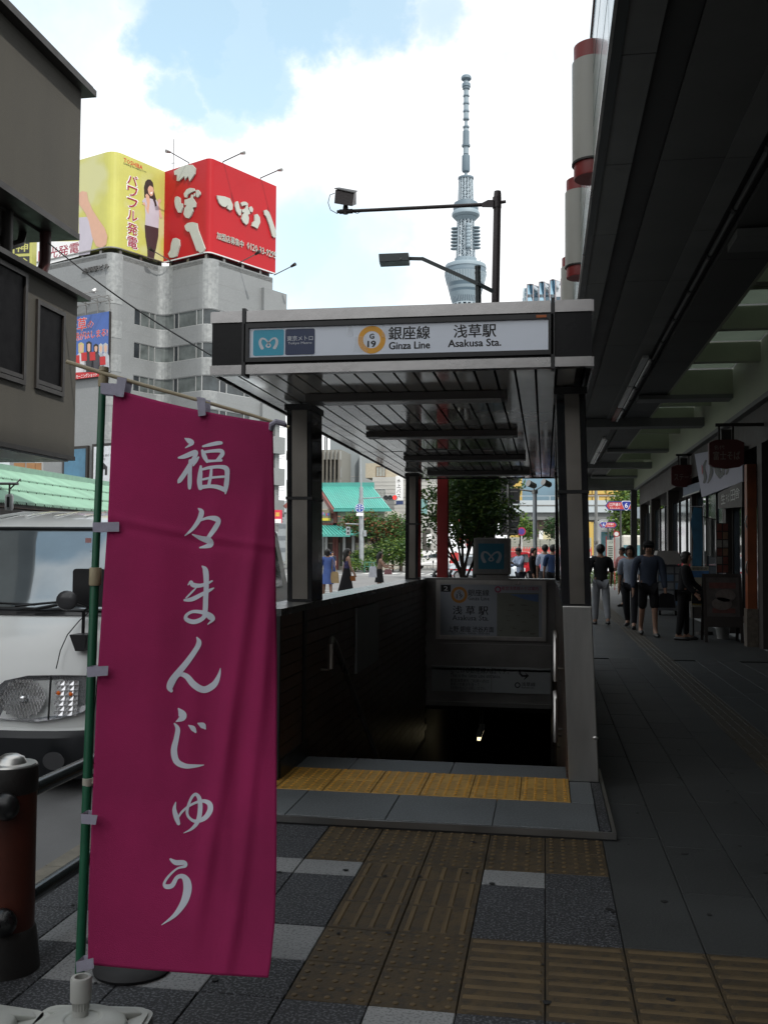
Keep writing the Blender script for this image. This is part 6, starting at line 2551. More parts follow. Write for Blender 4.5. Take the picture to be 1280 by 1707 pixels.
MB().hexa([at(803, 341, Y=YP - .05) + V3((0, 0, -.05)), at(815, 345, Y=YP - .09), at(822, 345, Y=YP - .09), at(822, 346, Y=YP + .06), at(803, 340, Y=YP - .05) + V3((0, 0, .02)), at(813, 333, Y=YP - .09), at(822, 333, Y=YP - .09), at(822, 333, Y=YP + .06)]).build('arm_clamp', PB_, cp)
MB().tube([at(828, 329, Y=YP), at(828, 347, Y=YP)], .078, 16).build('collar', PB_, cp)
g = MB()
cc = [at(556, 317, Y=YP - .12), at(591, 321, Y=YP + .02), at(594, 332, Y=YP + .02), at(593, 344, Y=YP), at(559, 338, Y=YP - .12)]
A0, A1, A2, A3 = at(557, 339, Y=YP - .15), at(587, 344, Y=YP - .15), at(594, 341, Y=YP + .22), at(565, 336, Y=YP + .22)
B0, B1, B2, B3 = at(559, 316, Y=YP - .15), at(590, 323, Y=YP - .15), at(594, 320, Y=YP + .22), at(566, 315, Y=YP + .22)
g.hexa([A0, A1, A2, A3, B0, B1, B2, B3])
cm = g.build('camera_housing', PB_, cp, bevel=.008)
g = MB()
g.hexa([p + V3((0, 0, .012)) + (p - (B0 + B2) / 2) * .10 for p in (B0, B1, B2, B3)] + [p + V3((0, 0, .028)) + (p - (B0 + B2) / 2) * .08 for p in (B0, B1, B2, B3)])
g.build('sun_shield', BTR, cm)
g = MB()
q = at(576, 352, Y=YP)
g.tube([q + V3((0, 0, -.05)), q + V3((0, 0, .06)), at(576, 340, Y=YP)], [.05, .05, .035], 10)
g.tube([at(566, 353, Y=YP - .01), at(588, 352, Y=YP - .01)], .042, 10)
g.build('mount', PB_, cp)
g = MB()
g.tube([at(558, 322, Y=YP), at(550, 325, Y=YP), at(547, 338, Y=YP), at(551, 350, Y=YP), at(562, 356, Y=YP), at(566, 353, Y=YP)], .007, 6)
g.tube([at(586, 353, Y=YP - .03), at(596, 356, Y=YP - .03), at(602, 352, Y=YP - .03)], .006, 6)
g.build('cable', BLACK, cp)

sl_ = thing('street_lamp', 'dark grey street lamp with a boxy head on a bent arm above the subway roof', 'street lamp', (0, 0, 0))
YL = 16.4
GRD = M('lamp_dark_green', (.040, .050, .052), .4, .2, .12, 4)
pt_ = at(796, 447, Y=YL)
pb_ = at(797, 500, Y=YL)
sl_.location = (pb_.x, YL, 0)
MB().tube([(pb_.x - .02, YL, 0), pb_, pt_], [.075, .052, .048], 14).tube([pt_ + V3((0, 0, -.005)), pt_ + V3((0, 0, .035))], .054, 14).tube([pt_ + V3((0, 0, -.09)), pt_ + V3((0, 0, -.07))], .054, 14).build('post', GRD, sl_)
MB().bar(at(822, 486, Y=YL + .02), at(796, 473, Y=YL - .06), .06, .055).bar(at(797, 473.5, Y=YL - .06), at(703, 431, Y=YL - .06), .055, .055).bar(at(705, 431.5, Y=YL - .06), at(680, 431, Y=YL - .06), .045, .05).build('arm', GRD, sl_)
g = MB()
q = [at(635, 446, Y=YL - .25), at(683, 444, Y=YL - .25), at(684, 441, Y=YL + .15), at(636, 443, Y=YL + .15)]
t4 = [at(631, 423, Y=YL - .25), at(680, 421, Y=YL - .25), at(681, 421, Y=YL + .15), at(632, 423, Y=YL + .15)]
mid = [at(632, 437, Y=YL - .27), at(682, 434, Y=YL - .27), at(683, 433, Y=YL + .17), at(633, 436, Y=YL + .17)]
g.hexa(mid + t4)
hd_ = g.build('lamp_head', GRD, sl_, bevel=.01)
MB().hexa([p.lerp(m_, .1) for p, m_ in zip(q, mid)] + [m_ + V3((0, 0, -.004)) for m_ in mid]).build('lamp_glass', M('lamp_lens', (.13, .16, .16), .15, 0, .2, 8), hd_)
MB().ball(at(668, 431, Y=YL - .27), .012).build('bolt', STEEL, hd_)
# ------------------------------------------------------------------ far and middle-distance buildings
def boxthing(name, label, px0, px1, pytop, Y, depth, mt_, cat='building', zb=-.15):
    a, b = at(px0, pytop, Y=Y), at(px1, pytop, Y=Y)
    o = thing(name, label, cat, ((a.x + b.x) / 2, Y, zb))
    MB().box(min(a.x, b.x), max(a.x, b.x), Y, Y + depth, zb, (a.z + b.z) / 2).build('wall', mt_, o)
    return o, min(a.x, b.x), max(a.x, b.x), (a.z + b.z) / 2


def win(o, F, u0, u1, v0, v1, mt_=None, fm=None, bars=1, t=.10, name='window'):
    k = MB()
    for (a, b, c, d) in ((u0, u1, v0, v0 + t), (u0, u1, v1 - t, v1), (u0, u0 + t, v0 + t, v1 - t), (u1 - t, u1, v0 + t, v1 - t)):
        k.fbox(F, a, b, c, d, -.02, .08)
    for i in range(1, bars + 1):
        u = u0 + (u1 - u0) * i / (bars + 1)
        k.fbox(F, u - t * .4, u + t * .4, v0 + t, v1 - t, 0, .06)
    f = k.build(name, fm or M('window_alu', (0, 0, 0)), o)
    MB().fbox(F, u0 + t, u1 - t, v0 + t, v1 - t, .0, .02).build('pane', mt_ or GLASSD, f)
    return f


# crystal-gabled glass building
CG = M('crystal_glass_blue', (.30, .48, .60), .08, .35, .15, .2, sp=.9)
CG2 = M('crystal_glass_dark_shade', (.13, .22, .28), .10, .3, .2, .2, sp=.9)
cb = thing('crystal_glass_building', 'distant blue glass building topped by a row of pointed crystal gables', 'building', (0, 230, 0))
YC = 230.0
K_ = YC / FPX * .99


def cX(px, py=480, Y=230.):
    p = at(px, py, Y=Y)
    return p.x, p.z


c6 = crop(860, 430, 8.536)
x0_ = cX(870)[0]
cb.location = (x0_ + 8, YC, 0)
MB().box(cX(870)[0], cX(965)[0], YC + 2, YC + 40, -.15, cX(900, 492)[1]).build('lower_body', CG2, cb)
cols = [(155, 325, 380, 385), (325, 480, 300, 330), (480, 635, 215, 290), (635, 780, 180, 230)]
for i, (a0, a1, ytop, yb, YC) in enumerate(((255, 420, 270, 300, 242.), (385, 545, 213, 260, 242.), (530, 690, 180, 215, 242.), (155, 320, 335, 378, 230.), (325, 475, 300, 345, 230.), (480, 632, 265, 320, 230.), (635, 800, 240, 300, 230.))):
    xa, _ = cX(*c6(a0, 500))
    xb, _ = cX(*c6(a1, 500))
    xm = xa + (xb - xa) * .52
    _, zt_ = cX(*c6(a0, ytop))
    _, ze = cX(*c6(a0, yb))
    _, zb_ = cX(*c6(a0, 640))
    d = 9
    # projecting prism: one glass, front face coloured as lit, right-hand return coloured as shaded, gabled top
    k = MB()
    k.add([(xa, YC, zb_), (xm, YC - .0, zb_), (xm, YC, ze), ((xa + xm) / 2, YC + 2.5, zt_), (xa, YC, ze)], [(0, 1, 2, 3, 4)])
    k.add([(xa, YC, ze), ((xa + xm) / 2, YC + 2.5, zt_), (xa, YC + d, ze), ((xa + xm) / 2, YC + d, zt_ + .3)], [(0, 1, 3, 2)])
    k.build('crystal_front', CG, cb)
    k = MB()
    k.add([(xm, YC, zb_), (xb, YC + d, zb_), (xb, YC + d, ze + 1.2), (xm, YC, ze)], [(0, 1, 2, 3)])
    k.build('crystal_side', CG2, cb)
    k = MB()
    k.add([(xm, YC, ze), (xb, YC + d, ze + 1.2), ((xm + xb) / 2 + .8, YC + d, zt_ + 1), ((xa + xm) / 2, YC + 2.5, zt_)], [(0, 1, 2, 3)])
    k.add([(xa, YC + 8, ze), ((xa + xm) / 2, YC + 2.5, zt_), ((xm + xb) / 2 + .8, YC + d, zt_ + 1), (xm, YC + d + 3, ze)], [(0, 1, 2, 3)])
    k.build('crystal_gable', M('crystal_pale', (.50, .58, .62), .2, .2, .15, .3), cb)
    k = MB()
    k.tube([((xa + xm) / 2, YC + 2.4, zt_), (xm, YC - .1, ze), (xm, YC - .1, zb_)], .16, 4)
    k.tube([((xa + xm) / 2, YC + 2.4, zt_), ((xm + xb) / 2 + .8, YC + d - .1, zt_ + 1), (xb, YC + d - .1, ze + 1.2)], .16, 4)
    k.tube([((xa + xm) / 2, YC + 2.4, zt_), (xa, YC - .1, ze), (xa, YC - .1, zb_)], .16, 4)
    k.build('mullion', M('crystal_rib', (.30, .27, .28), .4, .4), cb)
    for j in range(2):
        _, zw0 = cX(*c6(a0, 562))
        _, zw1 = cX(*c6(a0, 520))
        u0 = xa + (xm - xa) * (.08 + .46 * j)
        MB().fbox(FY(YC), u0, u0 + (xm - xa) * .40, zw0, zw1, .02, .06).build('window', GLASSD, cb)
YC = 230.0
xa, _ = cX(*c6(95, 500))
xb, _ = cX(*c6(150, 500))
_, zt_ = cX(*c6(100, 410))
_, zb_ = cX(*c6(100, 640))
MB().box(xa, xb, YC + 1, YC + 6, zb_ - 5, zt_).build('corner_bay', M('crystal_pale', (0, 0, 0)), cb)
for j in range(4):
    MB().fbox(FY(YC + 1), xa + .4 + j * .2, xb - .5, zb_ + (zt_ - zb_) * j / 4, zb_ + (zt_ - zb_) * (j + .8) / 4, .02, .06).build('window', CG2, cb)

# golden office building, elevated road, brown building under it
gb, x0, x1, z1 = boxthing('golden_building', 'distant golden-yellow glass office block beyond the elevated road', 850, 1056, 640, 330, 40, M('golden_glass', (.60, .42, .12), .3, .35, .12, .05))
F3 = FY(330)
for i in range(9):
    MB().fbox(F3, x0 + (x1 - x0) * i / 9 - .15, x0 + (x1 - x0) * i / 9 + .15, 12, z1, .0, .3).build('mullion', M('gold_dark', (.22, .13, .04), .4, .3), gb)
for j, zf in enumerate((20.5, 24.0, 27.5, 31)):
    MB().fbox(F3, x0 + 8, x1 - 3, zf, zf + .9, .0, .25).build('window_band', M('gold_dark', (0, 0, 0)), gb)
er_ = thing('elevated_road', 'pale grey elevated road crossing behind the street on brown piers', 'bridge', (0, 200, 0))
a, b = at(700, 857, Y=200), at(1150, 838, Y=200)
ZE0, ZE1 = at(920, 859, Y=200).z, at(920, 834, Y=200).z
PALEG = M('pale_blue_grey', (.42, .47, .50), .5, 0, .05, .1)
MB().box(a.x - 60, b.x + 70, 200, 214, ZE0 + .6, ZE1).build('parapet', PALEG, er_)
MB().box(a.x - 60, b.x + 70, 200.6, 213, ZE0 - .9, ZE0 + .6).build('girder', M('girder_dark', (.16, .17, .17), .7), er_)
MB().box(a.x - 60, b.x + 70, 199.9, 200, (ZE0 + ZE1) / 2 + .4, (ZE0 + ZE1) / 2 + .6).build('ledge', STEELD, er_)
g = MB()
for i in range(60):
    xq = a.x - 60 + i * 3.2
    g.bar((xq, 200.3, ZE1), (xq, 200.3, ZE1 + .9), .12)
g.bar((a.x - 60, 200.3, ZE1 + .9), (b.x + 70, 200.3, ZE1 + .9), .10)
g.build('railing', PALEG, er_)
for px in (800, 905, 935, 1000, 1045):
    q = at(px, 900, Y=203)
    MB().box(q.x - 1.2, q.x + 1.2, 203, 206, -.15, ZE0 - .9).build('pier', M('pier_brown', (.17, .13, .11), .8), er_)
o, x0, x1, z1 = boxthing('brown_riverside_building', 'low brown building in shade under the elevated road', 868, 965, 866, 218, 12, M('brown_wall', (.20, .15, .13), .8))
for i in range(6):
    win(o, FY(218), x0 + 1 + i * 2.1, x0 + 2.2 + i * 2.1, 3.5, 5.2, bars=0)
o, x0, x1, z1 = boxthing('pale_river_wall', 'long pale grey wall and site fence along the riverside in the gap', 850, 985, 896, 150, 1.0, M('pale_wall', (.34, .34, .30), .8), 'wall')
for i in range(7):
    MB().fbox(FY(150), x0, x1, 1.2 + i * .35, 1.22 + i * .35, .0, .03).build('joint', GREYC, o)
o = thing('red_barrier', 'red and white street barrier rail behind the waiting people', 'barrier', at(900, 925, Y=110))
a, b = at(850, 916, Y=110), at(985, 908, Y=110)
g = MB()
for i in range(30):
    x = a.x + (b.x - a.x) * i / 29
    g.bar((x, 110, -.15), (x, 110, a.z + .3), .12)
g.fbox(FY(110), a.x, b.x, a.z - .2, a.z + .1, 0, .05).fbox(FY(110), a.x, b.x, a.z - 1.2, a.z - 1.0, 0, .05)
g.build('rail', M('barrier_red', (.50, .10, .09), .5), o)
o = thing('small_hoarding', 'small white and yellow notice hoarding above the riverside wall', 'sign', at(920, 888, Y=148))
a, b = at(898, 887, Y=148), at(917, 899, Y=148)
MB().fbox(FY(148), a.x, b.x, b.z, a.z, -.3, 0).build('panel', M('hoarding_cream', (.6, .55, .35), .6), o)
MB().fbox(FY(148), a.x, a.x + .6, b.z, a.z + .2, .0, .05).build('white_panel', WHITE, o)
MB().box(a.x + .1, a.x + .2, 148.0, 148.2, -.15, b.z).box(b.x - .2, b.x - .1, 148.0, 148.2, -.15, b.z).build('leg', STEELD, o)

# grey buildings left of the second pillar
GBL = M('blue_grey_wall', (.23, .26, .275), .7, 0, .06, .3)
gr, x0, x1, z1 = boxthing('grey_windowless_building', 'plain blue-grey building with a tall blank wall beyond the green roof', 569, 640, 742, 125, 20, GBL)
FGW = FY(125)
MB().fbox(FGW, x0, x1, at(600, 795, Y=125).z, at(600, 795, Y=125).z + .12, 0, .03).build('joint', GREYC, gr)
e_ = at(601, 800, Y=125)
MB().box(e_.x, at(628, 800, Y=125).x, 124.0, 125.2, -.15, at(601, 757, Y=125).z).build('projecting_bay', M('blue_grey_light', (.29, .32, .33), .7, 0, .05, .3), gr)
MB().box(at(537, 700, Y=125).x, x0, 130, 140, -.15, at(560, 700, Y=125).z).build('rear_wing', GBL, gr)
for i in range(2):
    u = at(541 + i * 3, 740, Y=130).x
    win(gr, FY(130), u, u + .18, at(541, 750, Y=130).z, at(541, 728, Y=130).z, bars=0, t=.04)
lv, x0, x1, z1 = boxthing('louvred_building', 'grey building with tall vertical louvres and narrow sky-coloured windows behind the green roof', 480, 569, 750, 118, 6, M('louvre_wall', (.20, .20, .18), .7))
FLV = FY(118)
zl0, zl1 = at(550, 808, Y=118).z, at(550, 752, Y=118).z
MB().fbox(FLV, x0, x1, at(550, 767, Y=118).z, zl1, .0, .8).build('parapet', M('louvre_grey', (.30, .31, .30), .7), lv)
MB().fbox(FLV, x0, x1, -.15, at(550, 800, Y=118).z, .0, .5).build('sill_band', M('louvre_grey', (0, 0, 0)), lv)
lm = MB().fbox(FLV, -.08, .08, zl0, zl1, .0, 1.1)
for i in range(14):
    x = x0 + .3 + i * (x1 - x0 - .4) / 13
    MB().fbox(FLV, x - .07, x + .07, zl0, zl1, .0, 1.1).build('louvre', M('louvre_brown', (.17, .16, .14), .6), lv)
for (a, b) in ((550, 553), (554.5, 558), (567, 569.5)):
    u0, u1 = at(a, 780, Y=118).x, at(b, 780, Y=118).x
    MB().fbox(FLV, u0, u1, at(a, 797, Y=118).z, at(a, 778, Y=118).z, .01, .06).build('window', M('bright_sky_pane', (.55, .6, .62), .15, .6), lv)  # bright sky put into the pane colour
# white waterbus building
wbld, x0, x1, z1 = boxthing('white_waterbus_building', 'white boarded building with a vertical water-bus sign on its corner', 621, 728, 795, 108, 14, M('white_board_wall', (.44, .44, .42), .6, 0, .06, .6))
FW_ = FY(108)
for j in range(22):
    z = .6 + j * .42
    if z < z1 - .1:
        MB().fbox(FW_, x0, x1, z, z + .03, .0, .02).build('board_joint', M('joint_dim', (.26, .26, .25), .6), wbld)
for (a, b, c, d) in ((624, 643, 835, 815), (655, 660, 875, 862)):
    u0, u1 = at(a, c, Y=108).x, at(b, c, Y=108).x
    win(wbld, FW_, u0, u1, at(a, c, Y=108).z, at(a, d, Y=108).z, M('blind_grey', (.3, .32, .30), .4), bars=2, t=.06)
MB().box(x0 - 1, x1, 109, 120, z1, at(640, 772, Y=109).z).build('upper_storey', M('beige_wall', (.40, .36, .28), .7), wbld)
u0 = at(627, 780, Y=109).x
win(wbld, FY(109), u0, u0 + 1.1, z1 + .1, z1 + 1.3, M('blind_grey', (0, 0, 0)), M('rust_frame', (.2, .12, .06), .6), bars=2, t=.05)
g = MB()
for i in range(9):
    x = at(700, 812, Y=108).x + i * .4
    g.box(x, x + .22, 107.6, 108, z1 + .05, z1 + .35)
g.build('roof_detail', WHITEP, wbld)
MB().fbox(FW_, at(702, 860, Y=108).x, at(712, 860, Y=108).x, at(702, 858, Y=108).z, at(702, 832, Y=108).z, .01, .05).build('window', M('teal_glass', (.18, .34, .34), .2), wbld)
MB().fbox(FW_, at(704, 930, Y=108).x, at(717, 930, Y=108).x, .1, at(704, 882, Y=108).z, .01, .05).build('doorway', M('doorway_dark', (.06, .055, .05), .6), wbld)
ws2 = thing('waterbus_sign', 'tall white vertical sign with four black characters and a small navy foot', 'sign', at(666, 842, Y=106))
F106 = FY(106)
a, b = at(659.5, 793, Y=106), at(671.5, 834, Y=106)
MB().fbox(F106, a.x, b.x, b.z, a.z, -.35, 0).build('panel', WHITE, ws2)
t = MB()
t.vtext(F106, '水上バス', a.x + .14, a.z - .35, .42, .42, .14, .01, .03)
t.build('lettering', INK, ws2)
a2, b2 = at(660, 835, Y=106), at(671.5, 841, Y=106)
MB().fbox(F106, a2.x, b2.x, b2.z, a2.z, -.35, 0).build('navy_foot', M('navy_sign', (.03, .05, .14), .4), ws2)
MB().bar((b.x, 106.2, a.z - .5), (b.x + .5, 106.2, a.z - .5), .08).bar((b.x, 106.2, b.z + .3), (b.x + .5, 106.2, b.z + .3), .08).build('bracket', STEELD, ws2)
o = thing('notice_panel', 'white notice panel on a stand in front of the white building', 'sign', at(715, 905, Y=100))
a, b = at(711, 890, Y=100), at(719, 906, Y=100)
MB().fbox(FY(100), a.x, b.x, b.z, a.z, -.06, 0).build('panel', WHITE, o)
MB().box(a.x + .05, a.x + .1, 100, 100.06, -.15, b.z).box(b.x - .1, b.x - .05, 100, 100.06, -.15, b.z).build('leg', STEELD, o)

# green-roofed two storey building with vermilion timber
TEAL = M('teal_roof', (.075, .36, .31), .4, 0, .08, .5, rv=.06)
TEALD = M('teal_trim', (.07, .30, .27), .5, 0, .08, .5)
VER = M('old_vermilion', (.21, .065, .055), .6, 0, .1, 1)
tk = thing('green_roofed_building', 'two-storey street building with ribbed turquoise roofs and dull vermilion timber', 'building', at(580, 945, Y=92))
YT = 90.0
rl, rr_, el, err = at(500, 812, Y=YT + 4), at(621, 822, Y=YT + 4), at(500, 846, Y=YT - 1), at(652, 850, Y=YT - 1)
zr, ze_ = (at(575, 811, Y=YT + 4).z), at(600, 849, Y=YT - 1).z
# verge of the gable (left) runs down from the ridge to the eave
vl_r, vl_e = at(533, 815, Y=YT + 4), at(558, 846, Y=YT - 1)
vr_r, vr_e = at(620, 822, Y=YT + 4), at(651, 849, Y=YT - 1)
P00, P10 = V3((vl_r.x, YT + 4, zr)), V3((vr_r.x, YT + 4, zr))
P01, P11 = V3((vl_e.x, YT - 1, ze_)), V3((vr_e.x, YT - 1, ze_))
k = MB()
k.add([P01, P11, P10, P00] + [p - V3((0, 0, .18)) for p in (P01, P11, P10, P00)], [(0, 1, 2, 3), (7, 6, 5, 4), (0, 4, 5, 1), (1, 5, 6, 2), (3, 7, 4, 0)])
k.build('roof', M('teal_groove', (.045, .20, .175), .5), tk)
for i in range(24):
    t = (i + .3) / 24
    a, b = P01.lerp(P11, t), P00.lerp(P10, t)
    MB().bar(a + V3((0, 0, .05)), b + V3((0, 0, .05)), .17, .12).build('roof_rib', TEAL, tk)
MB().bar(P00 + V3((-.3, 0, .1)), P10 + V3((.2, 0, .1)), .5, .55).build('ridge', TEALD, tk)
MB().bar(P01 + V3((-.1, -.05, -.1)), P11 + V3((.1, -.05, -.1)), .15, .2).build('gutter', TEALD, tk)
MB().bar(P01 + V3((-.1, 0, -.2)), P00 + V3((-.1, 0, -.2)), .3, .4).build('bargeboard', VER, tk)
MB().bar(V3((P00.x - 2.2, YT - 1, ze_ + .2)), P00 + V3((-.15, -4, -.1)), .3, .35).build('bargeboard', VER, tk)
wl = at(537, 900, Y=YT).x - 3
wr_ = at(645, 900, Y=YT).x
CRM = M('cream_wall', (.42, .40, .34), .7, 0, .06, .6)
MB().box(wl, wr_, YT + .2, YT + 8, -.15, ze_ + .1).build('wall', CRM, tk)
MB().add([(wl, YT + .3, ze_), (P00.x + .6, YT + .3, ze_), (P00.x - .3, YT + .3, zr - .3), (wl, YT + .3, zr - 1.2)], [(0, 1, 2, 3)]).build('gable_wall', CRM, tk)
FT = FY(YT + .2)
for (a, b, c, d) in ((533, 555, 864, 851), (555, 561, 946, 848), (533, 566, 877, 872)):
    MB().fbox(FT, at(a, c, Y=YT).x, at(b, c, Y=YT).x, at(a, c, Y=YT).z, at(a, d, Y=YT).z, .0, .22).build('timber', VER, tk)
a, b = at(531, 850, Y=YT - .3), at(551, 868, Y=YT - .3)
pbx = MB().fbox(FY(YT - .3), a.x, b.x, b.z, a.z, -.1, 0)
pbo = pbx.build('picture_panel', M('picture_frame', (.2, .18, .12), .5), tk)
rr = random.Random(11)
pc_ = [M('pict_%d' % i, c, .5) for i, c in enumerate(((.35, .06, .09), (.08, .12, .35), (.3, .2, .35), (.05, .25, .3)))]
for i in range(6):
    MB().disc(FY(YT - .3), a.x + .12 + i * .17, (a.z + b.z) / 2 + .1 + rr.uniform(-.15, .1), .13, .005, .01 + i * .003, 12).build('printed_shape', pc_[i % 4], pbo)
MB().fbox(FY(YT - .3), a.x, b.x, b.z, b.z + .25, .002, .02).build('yellow_strip', M('print_yellow', (.6, .5, .06), .5), pbo)
# lower hipped roof
za, zb2 = at(560, 876, Y=YT - 1).z, at(560, 892, Y=YT - 3).z
Q = [V3((at(505, 890, Y=YT - 3).x, YT - 3, zb2)), V3((at(584, 890, Y=YT - 3).x, YT - 3, zb2)), V3((at(561, 876, Y=YT).x, YT, za)), V3((at(505, 876, Y=YT).x, YT, za))]
MB().add(Q + [p - V3((0, 0, .15)) for p in Q], [(0, 1, 2, 3), (7, 6, 5, 4), (0, 4, 5, 1)]).build('lower_roof', TEALD, tk)
Q2 = [Q[1], V3((at(668, 890, Y=YT + 6).x, YT + 4, zb2)), V3((at(640, 878, Y=YT + 6).x, YT + 4, za)), Q[2]]
MB().add(Q2, [(0, 1, 2, 3)]).build('lower_roof', M('teal_groove', (0, 0, 0)), tk)
for i in range(26):
    t = (i + .5) / 26
    if t < .5:
        s_ = t / .5
        a, b = Q[0].lerp(Q[1], s_), Q[3].lerp(Q[2], s_)
    else:
        s_ = (t - .5) / .5
        a, b = Q2[0].lerp(Q2[1], s_), Q2[3].lerp(Q2[2], s_)
    MB().bar(a + V3((0, 0, .04)), b + V3((0, 0, .04)), .12, .10).build('roof_rib', TEAL, tk)
for px in (537, 543, 556, 561, 573, 588):
    q = at(px, 930, Y=YT - .2)
    MB().box(q.x - .12, q.x + .12, YT - .1, YT + .15, -.15, zb2 + .3).build('post', VER if px in (556, 561) else WHITEP, tk)
MB().fbox(FT, at(538, 930, Y=YT).x, at(554, 930, Y=YT).x, -.1, 2.3, .0, .05).build('doorway', M('doorway_dark', (0, 0, 0)), tk)
MB().fbox(FT, at(566, 930, Y=YT).x, at(592, 930, Y=YT).x, .2, 2.4, .0, .05).build('doorway', M('doorway_dark', (0, 0, 0)), tk)
MB().fbox(FT, wl, wr_, 2.4, 3.2, .0, .1).build('transom', M('brown_beam', (.10, .07, .06), .7), tk)

# ------------------------------------------------------------------ foliage
LEAF = M('leaf_green', (.070, .145, .034), .55, 0, .55, 1.6, trans=.30)
LEAFD = M('leaf_dark_green', (.038, .085, .027), .6, 0, .5, 1.2, trans=.2)
LEAFA = M('leaf_autumn', (.20, .075, .030), .6, 0, .4, .8, trans=.25)
LEAFY = M('leaf_yellow_green', (.13, .20, .03), .55, 0, .45, .8, trans=.35)
BARK = M('bark', (.060, .048, .038), .85, 0, .25, 12, b=.4, bs=60)


def leaves(mb, blobs, n, size, seed, nm=1):
    r_ = random.Random(seed)
    tot = sum(b[3] * b[4] * b[5] for b in blobs)
    for (cx, cy, cz_, ax, ay, az) in blobs:
        k = int(n * ax * ay * az / tot) + 8
        for _ in range(k):
            # clumped: pick a twig centre, then leaves round it
            while True:
                x, y, z = r_.uniform(-1, 1), r_.uniform(-1, 1), r_.uniform(-1, 1)
                d = x * x + y * y + z * z
                if d < 1 and r_.random() < .25 + .75 * d:
                    break
            c = V3((cx + x * ax, cy + y * ay, cz_ + z * az))
            m_ = r_.randrange(nm)
            for _k in range(4):
                p = c + V3((r_.gauss(0, size), r_.gauss(0, size), r_.gauss(0, size * .8)))
                a = V3((r_.uniform(-1, 1), r_.uniform(-1, 1), r_.uniform(-.6, .4))).normalized()
                b = a.cross(V3((r_.uniform(-1, 1), r_.uniform(-1, 1), r_.uniform(-1, 1)))).normalized()
                l, w = size * r_.uniform(.7, 1.3), size * r_.uniform(.35, .6)
                mb.cur = m_
                mb.add([p, p + a * l * .5 + b * w * .5, p + a * l, p + a * l * .5 - b * w * .5], [(0, 1, 2, 3)])


def tree(name, label, x, y, z0, blobs, n, size, mats, seed, tr=.07, th=1.6, group=None, lean=0.0):
    o = thing(name, label, 'tree', (x, y, z0), group)
    r_ = random.Random(seed)
    g = MB()
    top = V3((x + lean, y, z0 + th))
    g.tube([(x, y, z0 - .05), (x + lean * .4 + .02, y, z0 + th * .5), top], [tr * 1.25, tr, tr * .8], 10)
    for (cx, cy, cz_, ax, ay, az) in blobs:
        for _ in range(1 if ax < 1 else 2):
            e = V3((cx + r_.uniform(-.5, .5) * ax, cy + r_.uniform(-.5, .5) * ay, cz_ + r_.uniform(-.2, .6) * az))
            m_ = top.lerp(e, .5) + V3((r_.uniform(-.1, .1), r_.uniform(-.1, .1), .1)) * ax
            g.tube([top - V3((0, 0, r_.uniform(0, th * .25))), m_, e], [tr * .55, tr * .35, tr * .12], 6)
    g.build('trunk', BARK, o)
    l = MB()
    leaves(l, blobs, n, size, seed + 1, len(mats))
    c = l.build('crown', mats, o)
    tag(c, None, None, None, 'stuff')
    return o


def B(px, py, Y, rx, rz, ry=None):
    """blob centred at a pixel, radii in pixels of the photograph"""
    p = at(px, py, Y=Y)
    s = Y / FPX
    return (p.x, Y, p.z, rx * s, (ry or rx) * s, rz * s)


T1 = 15.75
q = at(772, 950, Y=T1)
tree('street_tree', 'leafy young street tree standing right behind the red post and the light box', q.x, T1, 0,
     [B(785, 830, T1, 46, 36), B(740, 822, T1 + .2, 34, 14), B(815, 845, T1 - .2, 38, 28), B(770, 872, T1, 46, 24), B(725, 858, T1, 18, 14), B(712, 868, T1, 11, 12), B(718, 905, T1, 8, 14), B(822, 880, T1, 26, 12), B(845, 852, T1, 18, 8), B(762, 898, T1, 20, 16), B(795, 892, T1, 24, 12),
      B(800, 780, T1, 55, 40), B(770, 740, T1, 40, 30), B(705, 823, T1, 10, 6)], 2400, .075, [LEAF, LEAF, LEAFD, LEAFY], 21, .040, 1.25)
o = thing('flower_bed_flag', 'red flower-like decoration hanging in the street tree', 'decoration', at(775, 870, Y=23))
g = MB()
rr = random.Random(8)
for (px, py, h_) in ((776, 862, .35), (775, 878, .25), (768, 866, .2), (769, 900, .3), (780, 905, .3), (784, 898, .25)):
    p = at(px, py, Y=23)
    g.ball(p, .055, (1, .5, h_ / .11), 8, 6)
g.bar(at(775, 850, Y=23), at(775, 912, Y=23), .015)
g.build('red_bunting', M('bunting_red', (.62, .05, .04), .5), o)
# dark evergreen mass behind, trees round the turquoise roofed building
tree('evergreen_tree', 'tall dark evergreen tree beyond the traffic signs', at(805, 900, Y=60).x, 60, -.15, [B(800, 800, 60, 60, 45), B(790, 850, 60, 60, 40), B(815, 760, 60, 40, 40)], 1500, .35, [LEAFD], 31, .3, 3)
YH = 84.0
tree('maple_tree', 'small maple with reddish-brown and green leaves before the turquoise roof', at(625, 945, Y=YH).x, YH, -.15,
     [B(605, 868, YH, 30, 14), B(625, 882, YH, 34, 16), B(650, 885, YH, 24, 18), B(585, 872, YH, 18, 8), B(660, 870, YH, 16, 12)], 1100, .28, [LEAF, LEAFA, LEAFD, LEAF], 41, .14, 2.4)
tree('garden_tree', 'bushy green tree right of the maple against the white building', at(668, 945, Y=YH + 2).x, YH + 2, -.15, [B(665, 900, YH + 2, 26, 24), B(655, 870, YH + 2, 10, 16), B(680, 880, YH + 2, 14, 20)], 700, .28, [LEAF, LEAFD], 43, .14, 2)
